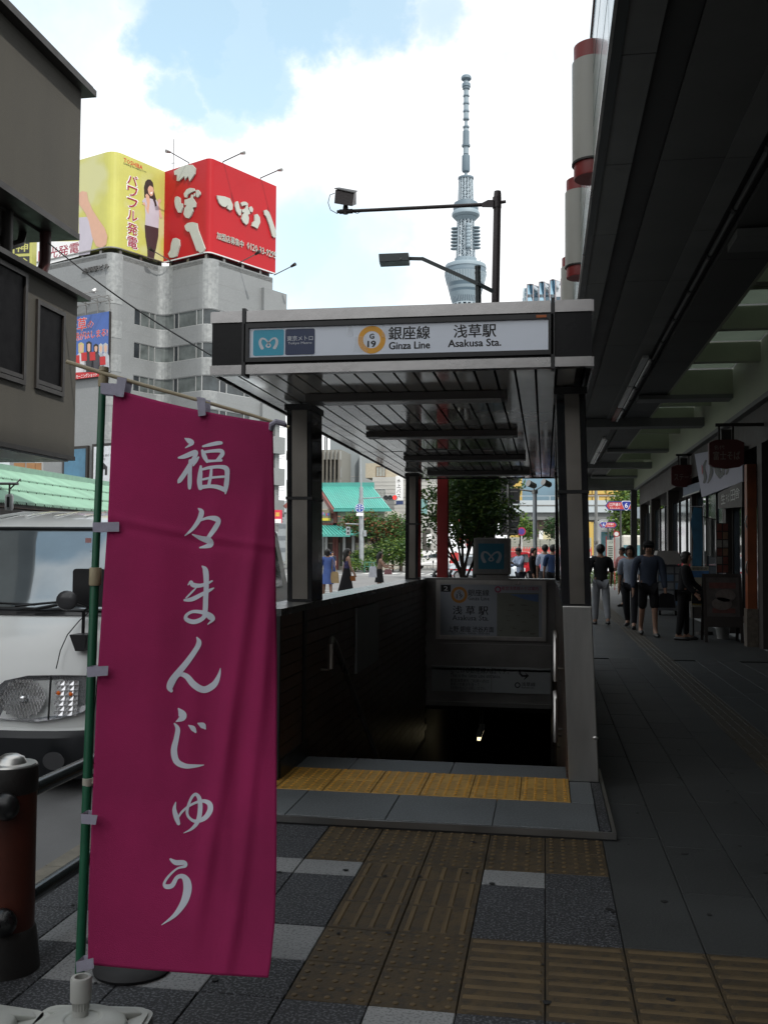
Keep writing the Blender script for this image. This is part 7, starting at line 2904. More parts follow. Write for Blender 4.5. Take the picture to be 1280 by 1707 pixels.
for i, (bl, n_, lab, sd) in enumerate((([B(655, 918, YH - 1, 36, 22), B(680, 922, YH - 1, 22, 20)], 900, 'large rounded green shrub at the corner of the planted bed', 51), ([B(615, 928, YH - 2, 26, 14)], 500, 'low dark green shrub behind the signal pole', 52),
                                       ([B(592, 935, YH - 2, 10, 9), B(604, 941, YH - 4, 22, 5)], 260, 'small tufted shrub by the foot of the signal pole', 53))):
    p = bl[0]
    o = thing('shrub', lab, 'shrub', (p[0], p[1], -.15), 'shrubs by the turquoise roofed building')
    l = MB()
    leaves(l, bl, n_, .25, sd, 3)
    c = l.build('foliage', [LEAF, LEAFD, LEAFY], o)
    c['kind'] = 'stuff'
    MB().tube([(p[0], p[1], -.15), (p[0], p[1], p[2])], .08, 6).build('stem', BARK, o)
YG = 75
tree('park_tree', 'broad bright green tree left of the grey utility pole seen through the arcade', at(1052, 930, Y=YG).x, YG, -.15, [B(1050, 830, YG, 26, 36), B(1040, 870, YG, 22, 24), B(1070, 860, YG, 24, 40)], 1200, .32, [LEAFY, LEAF, LEAFY], 61, .25, 3.4, 'park trees beyond the arcade')
tree('park_tree', 'darker broad tree right of the grey utility pole seen through the arcade', at(1098, 930, Y=YG - 8).x, YG - 8, -.15, [B(1095, 830, YG - 8, 34, 36), B(1100, 880, YG - 8, 30, 26), B(1130, 840, YG - 8, 24, 40)], 1300, .32, [LEAF, LEAFD, LEAFY], 62, .25, 3.0, 'park trees beyond the arcade')
tree('riverside_tree', 'small round dark tree under the elevated road', at(928, 905, Y=140).x, 140, -.15, [B(928, 880, 140, 16, 16)], 260, .5, [LEAFD], 63, .25, 3)
tree('riverside_tree', 'pale green bush-like tree beside the brown riverside building', at(866, 905, Y=142).x, 142, -.15, [B(868, 876, 142, 14, 16), B(880, 885, 142, 12, 10)], 260, .5, [LEAF, LEAFY], 64, .25, 3)
pl_ = thing('planter_hedge', 'low clipped hedge in a kerbside planter at the arcade mouth', 'hedge', at(1020, 985, Y=46.5))
l = MB()
a, b = at(985, 960, Y=46.5), at(1035, 960, Y=46.5)
leaves(l, [((a.x * (1 - t) + b.x * t), 46.5, .35, .35, .4, .45) for t in (.0, .17, .33, .5, .67, .83, 1)], 700, .09, 71, 3)
c = l.build('foliage', [LEAF, LEAFD, LEAFY], pl_)
c['kind'] = 'stuff'
MB().box(a.x - .3, b.x + .3, 46.15, 46.85, -.15, .12).build('planter', GREYC, pl_)

# ------------------------------------------------------------------ red post, sign backs, signal poles
rp0, rp1 = at(728, 900, Y=14.9), at(748, 900, Y=14.9)
rp = thing('red_post', 'square vermilion post rising behind the stairwell wall beside the street tree', 'post', ((rp0.x + rp1.x) / 2, 14.9, 0))
MB().box(rp0.x, rp1.x - .02, 14.9, 15.06, 0, 4.7).build('shaft', RED, rp, bevel=.006)
MB().box(rp0.x - .02, rp1.x, 14.88, 15.08, 4.7, 4.76).build('cap', RED, rp)
MB().box(rp0.x - .03, rp1.x + .01, 14.87, 15.09, 0, .1).build('foot', BLACK, rp)
# post carrying signs seen from behind
YS_ = 26.0
GB_ = M('sign_back_grey', (.075, .078, .080), .5, .3, .08, 2)
q = at(847, 900, Y=YS_)
sp = thing('sign_post', 'grey post with round and rectangular traffic signs seen from behind', 'sign post', (q.x, YS_, 0))
MB().tube([(q.x, YS_, 0), (q.x, YS_, at(847, 790, Y=YS_).z)], .035, 10).build('post', STEELD, sp)
FSP = FY(YS_ + .06)
for (kind, a, b, c, d) in (('r', 832, 814, 866, 840), ('d', 847, 795, 17, 0), ('d', 849, 866, 17, 0), ('r', 833, 879, 864, 892)):
    if kind == 'd':
        p = at(a, b, Y=YS_ + .06)
        so_ = MB().disc(FSP, p.x, p.z, c * YS_ / FPX, -.004, 0, 28).build('round_sign', GB_, sp)
        MB().fbox(FSP, p.x - .22, p.x + .22, p.z - .06, p.z - .03, 0, .02).build('fixing_rail', STEELD, so_)
    else:
        p, r_ = at(a, b, Y=YS_ + .06), at(c, d, Y=YS_ + .06)
        so_ = MB().rrect(FSP, p.x, r_.x, r_.z, p.z, .03, -.004, 0).build('square_sign', GB_, sp)
        for f_ in (.2, .78):
            zz = r_.z + (p.z - r_.z) * f_
            MB().fbox(FSP, p.x + .05, r_.x - .05, zz - .015, zz + .015, 0, .02).build('fixing_rail', STEELD, so_)
# pole with two cameras / floodlights
YF = 34.0
q0, q1 = at(892, 955, Y=YF), at(891, 822, Y=YF)
fp_ = thing('floodlight_pole', 'grey metal pole with a side arm and two small floodlights at its top', 'pole', (q0.x, YF, 0))
MB().tube([(q0.x, YF, 0), (q1.x, YF, q1.z)], .075, 12).build('post', M('galvanised', (.34, .37, .39), .45, .5, .1, 3), fp_)
MB().tube([(q1.x, YF, q1.z - .02), (q1.x, YF, q1.z + .1)], .11, 12).build('collar', STEELD, fp_)
MB().tube([(q1.x, YF, q1.z + .05), at(866, 816, Y=YF)], .03, 8).build('arm', STEELD, fp_)
for (px, py) in ((886, 808), (911, 806)):
    p = at(px, py, Y=YF)
    k = MB()
    k.tube([p + V3((-.12, -.1, .05)), p + V3((.10, .1, -.04)), p + V3((.14, .14, -.05))], [.12, .10, .05], 12)
    k.build('floodlight', STEELD, fp_)
    MB().tube([p, (q1.x, YF, q1.z + .08)], .02, 6).build('stem', STEELD, fp_)
# traffic signal pole at the far corner
YQ = 80.0
GALV = M('galvanised', (0, 0, 0))
q0, q1 = at(603, 942, Y=YQ), at(600, 742, Y=YQ)
sg = thing('signal_pole', 'tall grey signal pole with a red traffic light and blue round sign', 'traffic light', (q0.x, YQ, -.15))
MB().tube([(q0.x, YQ, -.15), at(602, 830, Y=YQ)], .20, 12).tube([at(602, 830, Y=YQ), at(602, 812, Y=YQ)], .16, 12).tube([at(602, 812, Y=YQ), at(601, 735, Y=YQ)], [.07, .04], 8).build('post', GALV, sg)
MB().tube([at(602, 831, Y=YQ - .1), at(640, 829, Y=YQ - .1)], .05, 6).build('signal_arm', GALV, sg)
a, b = at(639, 825, Y=YQ - .3), at(662, 833.5, Y=YQ - .3)
FQ = FY(YQ - .3)
MB().rrect(FQ, a.x, b.x, b.z, a.z, .19, -.25, 0).build('signal_head', M('signal_grey', (.35, .36, .36), .5), sg)
for i, (px, m_) in enumerate(((643, 'sig_off_green'), (650.5, 'sig_off_amber'), (658, None))):
    p = at(px, 829.3, Y=YQ - .3)
    mt_ = M('signal_red_lit', (1.0, .035, .03), .4, emit=1.6) if m_ is None else M(m_, (.02, .022, .022), .3)
    MB().disc(FQ, p.x, p.z, .165, .0, .03, 20).build('signal_lens', mt_, sg)
    MB().disc(FQ, p.x, p.z, .185, .0, .10, 20, .172).build('visor', BLACK, sg)
p = at(599.5, 847, Y=YQ - .35)
FQ2 = FY(YQ - .35)
bs = MB().disc(FQ2, p.x, p.z, .38, -.02, 0, 28).build('blue_round_sign', M('traffic_blue', (.015, .06, .32), .4), sg)
t = MB()
t.disc(FQ2, p.x, p.z, .37, .002, .004, 28, .335)
t.fbox(FQ2, p.x - .03, p.x + .03, p.z - .26, p.z + .0, .002, .004)
for (dx, dz_) in ((0, .26), (-.20, .17), (.20, .17), (-.2, .0), (.2, .0)):
    t.bar((p.x, YQ - .357, p.z - .04), (p.x + dx, YQ - .357, p.z - .04 + dz_), .045, .004)
    t.disc(FQ2, p.x + dx, p.z - .04 + dz_, .055, .002, .004, 10)
t.build('white_arrows', WHITE, bs)
a, b = at(594, 855, Y=YQ - .35), at(606, 860, Y=YQ - .35)
MB().fbox(FQ2, a.x, b.x, b.z, a.z, -.02, 0).build('lower_plate', WHITE, sg)
MB().tube([at(603, 874, Y=YQ), at(576, 873, Y=YQ)], .05, 6).build('pedestrian_arm', GALV, sg)
a, b = at(577, 878, Y=YQ - .2), at(583, 892, Y=YQ - .2)
MB().fbox(FY(YQ - .2), a.x, b.x, b.z, a.z, -.2, .0).build('pedestrian_head', GALV, sg)
for dz_ in (.18, .5):
    MB().disc(FY(YQ - .2), (a.x + b.x) / 2 + .02, a.z - dz_, .09, .0, .03, 12).build('pedestrian_lens', BLACK, sg)
a, b = at(606, 884, Y=YQ - .2), at(610.5, 894, Y=YQ - .2)
MB().fbox(FY(YQ - .2), a.x, b.x, b.z, a.z, -.15, .0).build('control_box', GALV, sg)
o = thing('roadside_railing', 'low green roadside railing beside the signal pole', 'railing', at(614, 940, Y=YQ - 1))
g = MB()
a, b = at(608, 930, Y=YQ - 1), at(624, 930, Y=YQ - 1)
for z in (.35, .7):
    g.bar((a.x, YQ - 1, z), (b.x, YQ - 1, z), .06)
for t in (0, .5, 1):
    g.bar((a.x + (b.x - a.x) * t, YQ - 1, -.15), (a.x + (b.x - a.x) * t, YQ - 1, .75), .07)
g.build('rails', M('rail_green', (.05, .16, .12), .5), o)
# grey utility pole beyond the arcade
YU = 48.0
a, b = at(1068, 990, Y=YU), at(1080, 790, Y=YU)
xm = (at(1069, 880, Y=YU).x + at(1080, 880, Y=YU).x) / 2
up = thing('utility_pole', 'thick pale grey utility pole with a square box beyond the arcade mouth', 'utility pole', (xm, YU, -.15))
MB().tube([(xm, YU, -.15), (xm, YU, 1.9), (xm, YU, 6.8)], [.16, .155, .135], 14).build('post', GALV, up)
MB().tube([(xm + .17, YU - .05, .5), (xm + .16, YU - .05, 6.5)], .045, 6).build('conduit', GALV, up)
a, b = at(1057, 845, Y=YU - .2), at(1072, 864, Y=YU - .2)
MB().fbox(FY(YU - .2), a.x, b.x, b.z, a.z, -.2, .0).build('control_box', M('box_blue_grey', (.28, .33, .38), .5), up)
MB().tube([at(1063, 864, Y=YU - .2), at(1063, 873, Y=YU - .2), at(1068, 876, Y=YU - .2), at(1070, 868, Y=YU - .1)], .02, 6).build('cable', BLACK, up)
MB().tube([(xm, YU, at(1080, 822, Y=YU).z), (xm + 2.0, YU, at(1135, 822, Y=YU).z)], .05, 6).build('arm', GALV, up)
for z in (1.75, 3.9):
    MB().tube([(xm, YU, z), (xm, YU, z + .06)], .17, 14).build('band', STEELD, up)
a = at(993, 900, Y=43)
o = thing('thin_post', 'thin grey post beside the right subway pillar beyond the arcade', 'post', (a.x, 43, 0))
MB().tube([(a.x, 43, 0), (a.x, 43, 2.0), (a.x, 43, 5.6)], [.09, .075, .06], 10).build('shaft', M('post_grey', (.20, .21, .21), .5), o)
MB().tube([(a.x, 43, 1.95), (a.x, 43, 2.05)], .1, 10).build('band', STEELD, o)


# blue road-name plates with the route badge
def route_sign(px0, px1, pyc, hpx, Y, label, badge_left):
    a, b = at(px0, pyc, Y=Y), at(px1, pyc, Y=Y)
    h = hpx * Y / FPX / 2
    F = FY(Y)
    o = thing('route_sign', label, 'sign', ((a.x + b.x) / 2, Y, 0), 'blue road name signs')
    e = h * .75
    zc = a.z
    hexp = lambda d: [(a.x + d * 1.3, zc), (a.x + e + d * .6, zc - h + d), (b.x - e - d * .6, zc - h + d), (b.x - d * 1.3, zc), (b.x - e - d * .6, zc + h - d), (a.x + e + d * .6, zc + h - d)]
    MB().poly(F, [hexp(0)], -.05, 0).build('plate', M('route_navy', (.03, .045, .22), .4), o)
    MB().poly(F, [hexp(h * .22)], .001, .004).build('red_field', M('route_red', (.45, .055, .055), .4), o)
    w = b.x - a.x
    t0, t1 = (a.x + w * .13, a.x + w * .50) if not badge_left else (a.x + w * .42, a.x + w * .82)
    t = MB()
    t.text(F, '江戸通り', t0, zc - h * .12, t1 - t0, h * .72, .006, .02, 1)
    t.text(F, 'Edo-dori', t0 + .05, zc - h * .72, (t1 - t0) - .1, h * .36, .006, .0, 1)
    bx = a.x + w * (.68 if not badge_left else .25)
    sc = h * 1.12
    tri = [(-.0, -1.0), (.28, -.88), (.88, .35), (.95, .72), (.72, .98), (-.72, .98), (-.95, .72), (-.88, .35), (-.28, -.88)]
    MB().poly(F, [[(bx + x * sc, zc + y * sc) for x, y in tri]], .005, .012).build('badge_rim', WHITE, o)
    bd = MB().poly(F, [[(bx + x * sc * .88, zc + y * sc * .88) for x, y in tri]], .013, .018).build('badge', M('route_blue', (.02, .035, .26), .4), o)
    t.text(F, '6', bx - sc * .28, zc - sc * .42, sc * .56, sc * .98, .0195, .05, 2)
    t.build('lettering', INKW, o)
    MB().tube([((a.x + b.x) / 2, Y + .05, -.0), ((a.x + b.x) / 2, Y + .05, zc + h)], .05, 8).build('post', PD, o)
    return o


route_sign(1008, 1060, 843, 14.5, 52, 'larger blue and red route sign with a big number six badge at right', False)
route_sign(998, 1028, 875, 9.5, 60, 'smaller lower route sign with the number six badge at left', True)
# bus stop flag
YBS = 42.0
a, b = at(1010, 900, Y=YBS), at(1024, 933, Y=YBS)
bsn = thing('bus_stop_sign', 'bus stop post with a pale timetable panel and small red round flag', 'bus stop', (b.x, YBS, 0))
MB().fbox(FY(YBS), a.x + .02, b.x - .02, b.z, a.z, -.04, 0).build('timetable', M('timetable_pale', (.42, .46, .42), .5), bsn)
t = MB()
t.text(FY(YBS), 'バス', a.x + .1, a.z - .15, .18, .09, .003, .02, 1)
for j in range(7):
    t.fbox(FY(YBS), a.x + .08, a.x + .26, b.z + .08 + j * .075, b.z + .11 + j * .075, .002, .004)
t.build('lettering', INK, bsn)
MB().bar((a.x, YBS + .03, 0), (a.x, YBS + .03, a.z + .15), .035).bar((b.x, YBS + .03, 0), (b.x, YBS + .03, a.z + .45), .035).build('post', M('post_red', (.38, .03, .03), .5), bsn)
p = at(1027, 890, Y=YBS)
MB().disc(FY(YBS), p.x, p.z, .13, -.03, 0, 20, None).build('round_flag', WHITE, bsn)
MB().disc(FY(YBS), p.x, p.z, .13, .001, .006, 20, .095).build('red_ring', M('post_red', (0, 0, 0)), bsn)
# parking-ban sign in the middle gap
q = at(869, 886, Y=70)
o = thing('ban_sign', 'small round purple-blue and red traffic sign on a thin post', 'sign', (q.x, 70, -.15))
MB().tube([(q.x, 70.05, -.15), (q.x, 70.05, q.z + .3)], .04, 6).build('post', WHITEP, o)
MB().disc(FY(70), q.x, q.z, .30, -.02, 0, 20).build('disc', M('ban_red', (.4, .03, .08), .4), o)
MB().disc(FY(70), q.x, q.z, .22, .002, .01, 20).build('blue_centre', M('ban_blue', (.08, .05, .25), .4), o)

# ------------------------------------------------------------------ green tiled roof across the street, left
LG = M('pale_green_tile', (.20, .36, .27), .5, 0, .10, 1.2, rv=.10)
LGD = M('under_tile_brown', (.035, .032, .028), .7)  # dark brown of the wall, also under the tiles
gt = thing('green_tiled_arcade', 'long low shop row with a pale green ribbed tile roof across the street', 'building', (-14, 20, -.15))
XE_, XT_ = -13.0, -15.2
e0 = at(0, 838, X=XE_)
ze0 = e0.z
t0_ = at(0, 783, X=XT_)
zt0 = t0_.z
NR = 3
for r_ in range(NR):
    for c in range(56):
        ya = 14.0 + c * .45
        f0, f1 = r_ / NR, (r_ + 1) / NR
        x0, x1 = XE_ + (XT_ - XE_) * f0, XE_ + (XT_ - XE_) * f1
        z0, z1 = ze0 + (zt0 - ze0) * f0, ze0 + (zt0 - ze0) * f1
        if (r_, 0) not in _mc:
            k = MB()
            vs = []
            for (x, z) in ((x0 - XE_, z0 + .06 - ze0), (x1 - XE_, z1 + .0 - ze0)):
                for j in range(9):
                    vs.append((x, j * .05, z + .035 * abs(math.sin(j * math.pi / 2.0 * .5 * 2))))
            k.add(vs, [(j, j + 1, 9 + j + 1, 9 + j) for j in range(8)], True)
            k.add([vs[j] for j in range(9)] + [(v[0], v[1], v[2] - .07) for v in vs[:9]], [(j + 1, j, 9 + j, 9 + j + 1) for j in range(8)])
            _mc[(r_, 0)] = k.mesh('tile', LG)
        place('roof_tile', _mc[(r_, 0)], gt, (XE_ + 14, ya - 20, ze0 + .15))
k = MB()
k.box(XT_ - .35, XT_ + .05, 14, 39.3, zt0 - .1, zt0 + .17)
k.build('ridge', M('pale_green_ridge', (.22, .38, .30), .5), gt)
k = MB()
k.hexa([(XT_, 14, zt0 - .10), (XE_ - .05, 14, ze0 - .08), (XE_ - .05, 39.3, ze0 - .08), (XT_, 39.3, zt0 - .10), (XT_, 14, zt0 - .02), (XE_ - .05, 14, ze0 - .0), (XE_ - .05, 39.3, ze0 - .0), (XT_, 39.3, zt0 - .02)])
k.build('roof_deck', LGD, gt)
MB().box(-18, -13.6, 14, 39.3, -.15, ze0 - .05).build('wall', LGD, gt)
MB().box(-13.6, -13.1, 14, 39.3, ze0 - .35, ze0 - .12).build('eave_beam', BTR, gt)
for i in range(8):
    MB().box(-13.6, -13.55, 15 + i * 3, 17.4 + i * 3, .4, 2.2).build('shop_window', M('shop_warm_brown', (.20, .13, .07), .5, 0, .4, 2), gt)  # windows in a plain warm brown
o = thing('rear_brown_buildings', 'brown shop building with orange-brown panels showing above the green tiled roof', 'building', (-24, 34, 0))
MB().box(-30, -19, 30, 46, -.15, at(60, 766, Y=30).z).build('wall', M('dark_brown_wall', (.06, .04, .035), .7), o)
for (a_, b_) in ((25, 43), (46, 60), (61, 70)):
    x0, x1 = at(a_, 790, Y=30).x, at(b_, 790, Y=30).x
    MB().fbox(FY(30), x0, x1, at(a_, 800, Y=30).z, at(a_, 772, Y=30).z, .01, .06).build('orange_panel', M('orange_brown', (.30, .16, .07), .6, 0, .2, 2), o)
MB().fbox(FY(30), at(0, 780, Y=30).x, at(17, 780, Y=30).x, at(0, 778, Y=30).z, at(0, 771, Y=30).z, .01, .06).build('window', M('bright_sky_pane', (0, 0, 0)), o)
# white lantern box lamp hanging by the eaves
lp = at(16, 838, Y=19)
o = thing('lantern_box', 'small white lantern box with a dark portrait hanging below a bracket over the van', 'lamp', (lp.x, 19, lp.z))
MB().lathe([(.07, lp.z - .16), (.085, lp.z - .12), (.085, lp.z + .14), (.06, lp.z + .18)], lp.x, 19, 12).build('body', WHITEP, o)
MB().fbox(FY(18.91), lp.x + .0, lp.x + .06, lp.z - .1, lp.z + .12, 0, .006).build('picture', INK, o)
g = MB()
g.tube([(lp.x - 1.2, 19.0, lp.z + .42), (lp.x + .2, 19, lp.z + .40)], .03, 6).tube([(lp.x, 19, lp.z + .18), (lp.x, 19, lp.z + .4)], .02, 6).tube([(lp.x + .0, 19, lp.z + .28), (lp.x + .25, 19, lp.z + .5)], .015, 6)
g.build('bracket', STEELD, o)
MB().tube([(lp.x - 1.2, 19, -.15), (lp.x - 1.2, 19, lp.z + .6)], .06, 8).build('post', BTR, o)
# yellow vertical sign between the dark blocks
a, b = at(21, 398, Y=60), at(53, 470, Y=60)
o = thing('vertical_sign', 'yellow and black vertical sign with large characters glimpsed between the dark building blocks', 'sign', ((a.x + b.x) / 2, 60, b.z))
MB().fbox(FY(60), a.x, b.x, b.z - 6, a.z + 2.5, -.6, 0).build('panel', M('sign_yellow_dull', (.42, .42, .12), .5, 0, .06, 1), o)
kk = [('神', 408, 422), ('谷', 433, 452)]
for i, (ch, y0, y1) in enumerate(kk):
    p0, p1 = at(25, y1 + 1, Y=60), at(50, y0 - 6, Y=60)
    f_ = MB().fbox(FY(60), p0.x, p1.x, p0.z, p1.z, .001, .02).build('dark_square', M('sign_square_dark', (.03, .03, .03), .5), o)
    MB().text(FY(60), ch, p0.x + .1, p0.z + .1, p1.x - p0.x - .2, p1.z - p0.z - .2, .022, .04, 1).build('lettering', M('sign_yellow_dull', (0, 0, 0)), f_)
MB().box(a.x - 4, a.x - .8, 60.6, 61, -.15, a.z + 6).box(b.x + .2, b.x + .6, 60.6, 61, -.15, a.z - 1).build('backing_wall', GREYC, o)
o, x0, x1, z1 = boxthing('distant_grey_building', 'distant flat grey building just right of the silver office block', 462, 490, 857, 160, 10, M('distant_grey', (.28, .31, .33), .7))
for j in range(3):
    MB().fbox(FY(160), x0, x1, 1.5 + j * 2, 2.2 + j * 2, .0, .05).build('window_band', M('distant_dark', (.16, .18, .2), .4), o)
# ------------------------------------------------------------------ people
SKN = M('skin', (.30, .17, .115), .55, 0, .06, 12)
HAIRB = M('black_hair', (.012, .010, .009), .45, 0, .3, 60, b=.3, bs=200)
SHOEB = M('black_shoe', (.015, .014, .014), .4)


def skin_mesh(name, verts, edges, radii, mt, root=0, sub=1):
    me = bpy.data.meshes.new(name)
    me.from_pydata(verts, edges, [])
    o = bpy.data.objects.new(name, me)
    col.objects.link(o)
    s = o.modifiers.new('s', 'SKIN')
    s.use_smooth_shade = True
    for i, v in enumerate(me.skin_vertices[0].data):
        r_ = radii[i]
        v.radius = r_ if isinstance(r_, tuple) else (r_, r_)
        v.use_root = (i == root)
    if sub:
        d = o.modifiers.new('d', 'SUBSURF')
        d.levels = sub
        d.render_levels = sub
    dg = bpy.context.evaluated_depsgraph_get()
    nm = bpy.data.meshes.new_from_object(o.evaluated_get(dg))
    bpy.data.objects.remove(o)
    bpy.data.meshes.remove(me)
    nm.materials.clear()
    nm.materials.append(mt)
    return nm


def rot(v, ax, a):
    return Matrix.Rotation(a, 3, ax) @ v


def person(label, px, py, Y, h, rz, top, bottom, hair='short', sleeve='short', legs='trousers', pose=None, face=False, group=None, z0=0.0, shoes=SHOEB, extra=None, hat=None, headturn=0.0, fat=1.0, cat='person'):
    """rz: 0 = facing the camera side (-Y); positive turns towards +X. joints in a local frame, forward = -Y"""
    po = dict(la=(12, 15), ra=(-12, 15), ll=(18, 5), rl=(-18, 12), lean=3)
    po.update(pose or {})
    p = at(px, py, Y=Y)
    o = thing('person', label, cat, (p.x, Y, z0), group)
    o.rotation_euler.z = rz
    s = h
    off = V3((0, 0, 0))
    J = {}
    fw = V3((0, -1, 0))
    lean = R(po['lean'])
    J['pel'] = V3((0, 0, .53 * s))
    up = rot(V3((0, 0, 1)), 'X', lean)
    J['wst'] = J['pel'] + up * .09 * s
    J['chs'] = J['pel'] + up * .20 * s
    J['nkb'] = J['pel'] + up * .295 * s
    J['nk'] = J['nkb'] + up * .03 * s
    hu = rot(V3((0, 0, 1)), 'X', lean + R(po.get('nod', 0)))
    hf = rot(hu, 'X', R(90)) * 1.0
    J['jaw'] = J['nk'] + hu * .030 * s + hf * .012 * s
    J['hd'] = J['nk'] + hu * .070 * s
    J['tp'] = J['nk'] + hu * .108 * s
    J['nose'] = J['hd'] + hf * .060 * s - hu * .012 * s

    def limb(root, a1, a2, l1, l2, out):
        d1 = rot(V3((0, 0, -1)), 'X', -R(a1))
        d1 = (d1 + V3((out, 0, 0))).normalized()
        k = root + d1 * l1 * s
        d2 = rot(V3((0, 0, -1)), 'X', -R(a1 + a2))
        d2 = (d2 + V3((out * .3, 0, 0))).normalized()
        return k, k + d2 * l2 * s, d2

    for sd, sg in (('l', 1), ('r', -1)):
        sh = J['chs'] + up * .075 * s + V3((sg * .105 * s * fat, 0, 0))
        J[sd + 'sh'] = sh
        a1, a2 = po[sd + 'a']
        J[sd + 'el'], J[sd + 'wr'], d2 = limb(sh, a1, a2, .170, .145, sg * po.get('out', .13))
        J[sd + 'hn'] = J[sd + 'wr'] + d2 * .045 * s
        hp = J['pel'] + V3((sg * .052 * s, 0, -.02 * s))
        J[sd + 'hp'] = hp
        a1, a2 = po[sd + 'l']
        J[sd + 'kn'], J[sd + 'an'], d2 = limb(hp, a1, -a2, .235, .235, sg * .02)
    # rest the lower foot on the ground
    low = min(J['lan'].z, J['ran'].z) - .040 * s
    for k in J:
        J[k] = J[k] - V3((0, 0, low))
    for sd, sg in (('l', 1), ('r', -1)):
        a = J[sd + 'an']
        J[sd + 'to'] = V3((a.x + sg * .01, a.y - .10 * s, max(.018 * s, a.z - .030 * s)))
        J[sd + 'he'] = V3((a.x, a.y + .025 * s, max(.018 * s, a.z - .028 * s)))
    names = list(J)
    V = [tuple(J[n]) for n in names]
    I = {n: i for i, n in enumerate(names)}
    rad = {'pel': (.085, .060), 'wst': (.070, .050), 'chs': (.094, .062), 'nkb': (.045, .038), 'nk': .030, 'jaw': (.036, .040), 'hd': (.045, .052), 'tp': (.034, .040), 'nose': .008,
           'sh': .033, 'el': .024, 'wr': .016, 'hn': .018, 'hp': .050, 'kn': .034, 'an': .022, 'to': .020, 'he': .022}
    rr_ = lambda n, g=0.0: tuple((x * s * (fat if n in ('pel', 'wst', 'chs', 'hp') else 1) + g) for x in (rad.get(n) or rad.get(n[1:])) if True) if isinstance(rad.get(n) or rad.get(n[1:]), tuple) else (rad.get(n) or rad.get(n[1:])) * s * (fat if n in ('pel', 'wst', 'chs') else 1) + g
    E = [('pel', 'wst'), ('wst', 'chs'), ('chs', 'nkb'), ('nkb', 'nk'), ('nk', 'jaw'), ('jaw', 'hd'), ('hd', 'tp'), ('hd', 'nose')]
    for sd in 'lr':
        E += [('nkb', sd + 'sh'), (sd + 'sh', sd + 'el'), (sd + 'el', sd + 'wr'), (sd + 'wr', sd + 'hn'), ('pel', sd + 'hp'), (sd + 'hp', sd + 'kn'), (sd + 'kn', sd + 'an'), (sd + 'an', sd + 'to'), (sd + 'an', sd + 'he')]
    # fingers and thumb
    FV, FE, FR = list(V), [(I[a], I[b]) for a, b in E], [rr_(n) for n in names]
    if Y < 40:
        for sd, sg in (('l', 1), ('r', -1)):
            hn, wr = J[sd + 'hn'], J[sd + 'wr']
            d = (hn - wr).normalized()
            sdv = V3((0, -1, 0)) - d * d.dot(V3((0, -1, 0)))
            sdv = sdv.normalized() if sdv.length > .1 else V3((sg, 0, 0))
            inn = d.cross(sdv).normalized()
            for k, (o_, ln) in enumerate(((-.012, .036), (-.004, .044), (.004, .042), (.011, .034))):
                b = hn + sdv * o_ * s * 1.1
                c_ = b + d * ln * .55 * s
                e = c_ + (d * .8 + inn * .5 * -sg).normalized() * ln * .5 * s
                i0 = len(FV)
                FV += [tuple(c_), tuple(e)]
                FR += [.0052 * s, .0042 * s]
                FE += [(I[sd + 'hn'], i0), (i0, i0 + 1)]
            b = wr + d * .018 * s + sdv * .018 * s
            i0 = len(FV)
            FV += [tuple(b), tuple(b + (d + sdv * .5).normalized() * .028 * s)]
            FR += [.0065 * s, .005 * s]
            FE += [(I[sd + 'wr'], i0), (i0, i0 + 1)]
    bm = skin_mesh('body', FV, FE, FR, SKN, I['pel'], 1)
    body = bpy.data.objects.new('body', bm)
    col.objects.link(body)
    body.parent = o

    def garment(name, ns, es, grow, mt, over=None, root=0):
        VV = [tuple(J[n]) if isinstance(n, str) else tuple(n[1]) for n in ns]
        lab = [n if isinstance(n, str) else n[0] for n in ns]
        ix = {n: i for i, n in enumerate(lab)}
        RR = [(over or {}).get(n, None) or rr_(n if n in J else 'kn', grow) for n in lab]
        m_ = skin_mesh(name, VV, [(ix[a], ix[b]) for a, b in es], RR, mt, root, 1)
        g_ = bpy.data.objects.new(name, m_)
        col.objects.link(g_)
        g_.parent = o
        return g_

    ns = ['wst', 'chs', 'nkb', 'pel', 'lsh', 'lel', 'rsh', 'rel']
    es = [('wst', 'chs'), ('chs', 'nkb'), ('wst', 'pel'), ('nkb', 'lsh'), ('lsh', 'lel'), ('nkb', 'rsh'), ('rsh', 'rel')]
    if sleeve == 'long':
        ns += ['lwr', 'rwr']
        es += [('lel', 'lwr'), ('rel', 'rwr')]
    elif sleeve == 'none':
        ns = ['wst', 'chs', 'nkb', 'pel']
        es = [('wst', 'chs'), ('chs', 'nkb'), ('wst', 'pel')]
    ov = {'nkb': (.046 * s, .040 * s), 'pel': (.100 * s * fat, .078 * s * fat)}
    if sleeve == 'none':
        ov['nkb'] = (.055 * s, .040 * s)
    garment('shirt' if cat == 'person' else 'shirt', ns, es, .012 * s * 1.1, top, ov)
    if legs in ('trousers', 'shorts'):
        ns = ['pel', 'lhp', 'rhp', 'lkn', 'rkn']
        es = [('pel', 'lhp'), ('pel', 'rhp'), ('lhp', 'lkn'), ('rhp', 'rkn')]
        if legs == 'trousers':
            ns += ['lan', 'ran']
            es += [('lkn', 'lan'), ('rkn', 'ran')]
        garment(legs, ns, es, .010 * s, bottom, {'pel': (.070 * s * fat, .060 * s * fat), 'lhp': .060 * s, 'rhp': .060 * s, 'lan': .034 * s, 'ran': .034 * s, 'lkn': .048 * s, 'rkn': .048 * s})
    else:
        hem = {'skirt': .30, 'dress': .30, 'long': .10}[legs] * s
        g = MB()
        pz = J['pel']
        ft = (J['lan'] + J['ran']) / 2
        prof = []
        n = 20
        vs = []
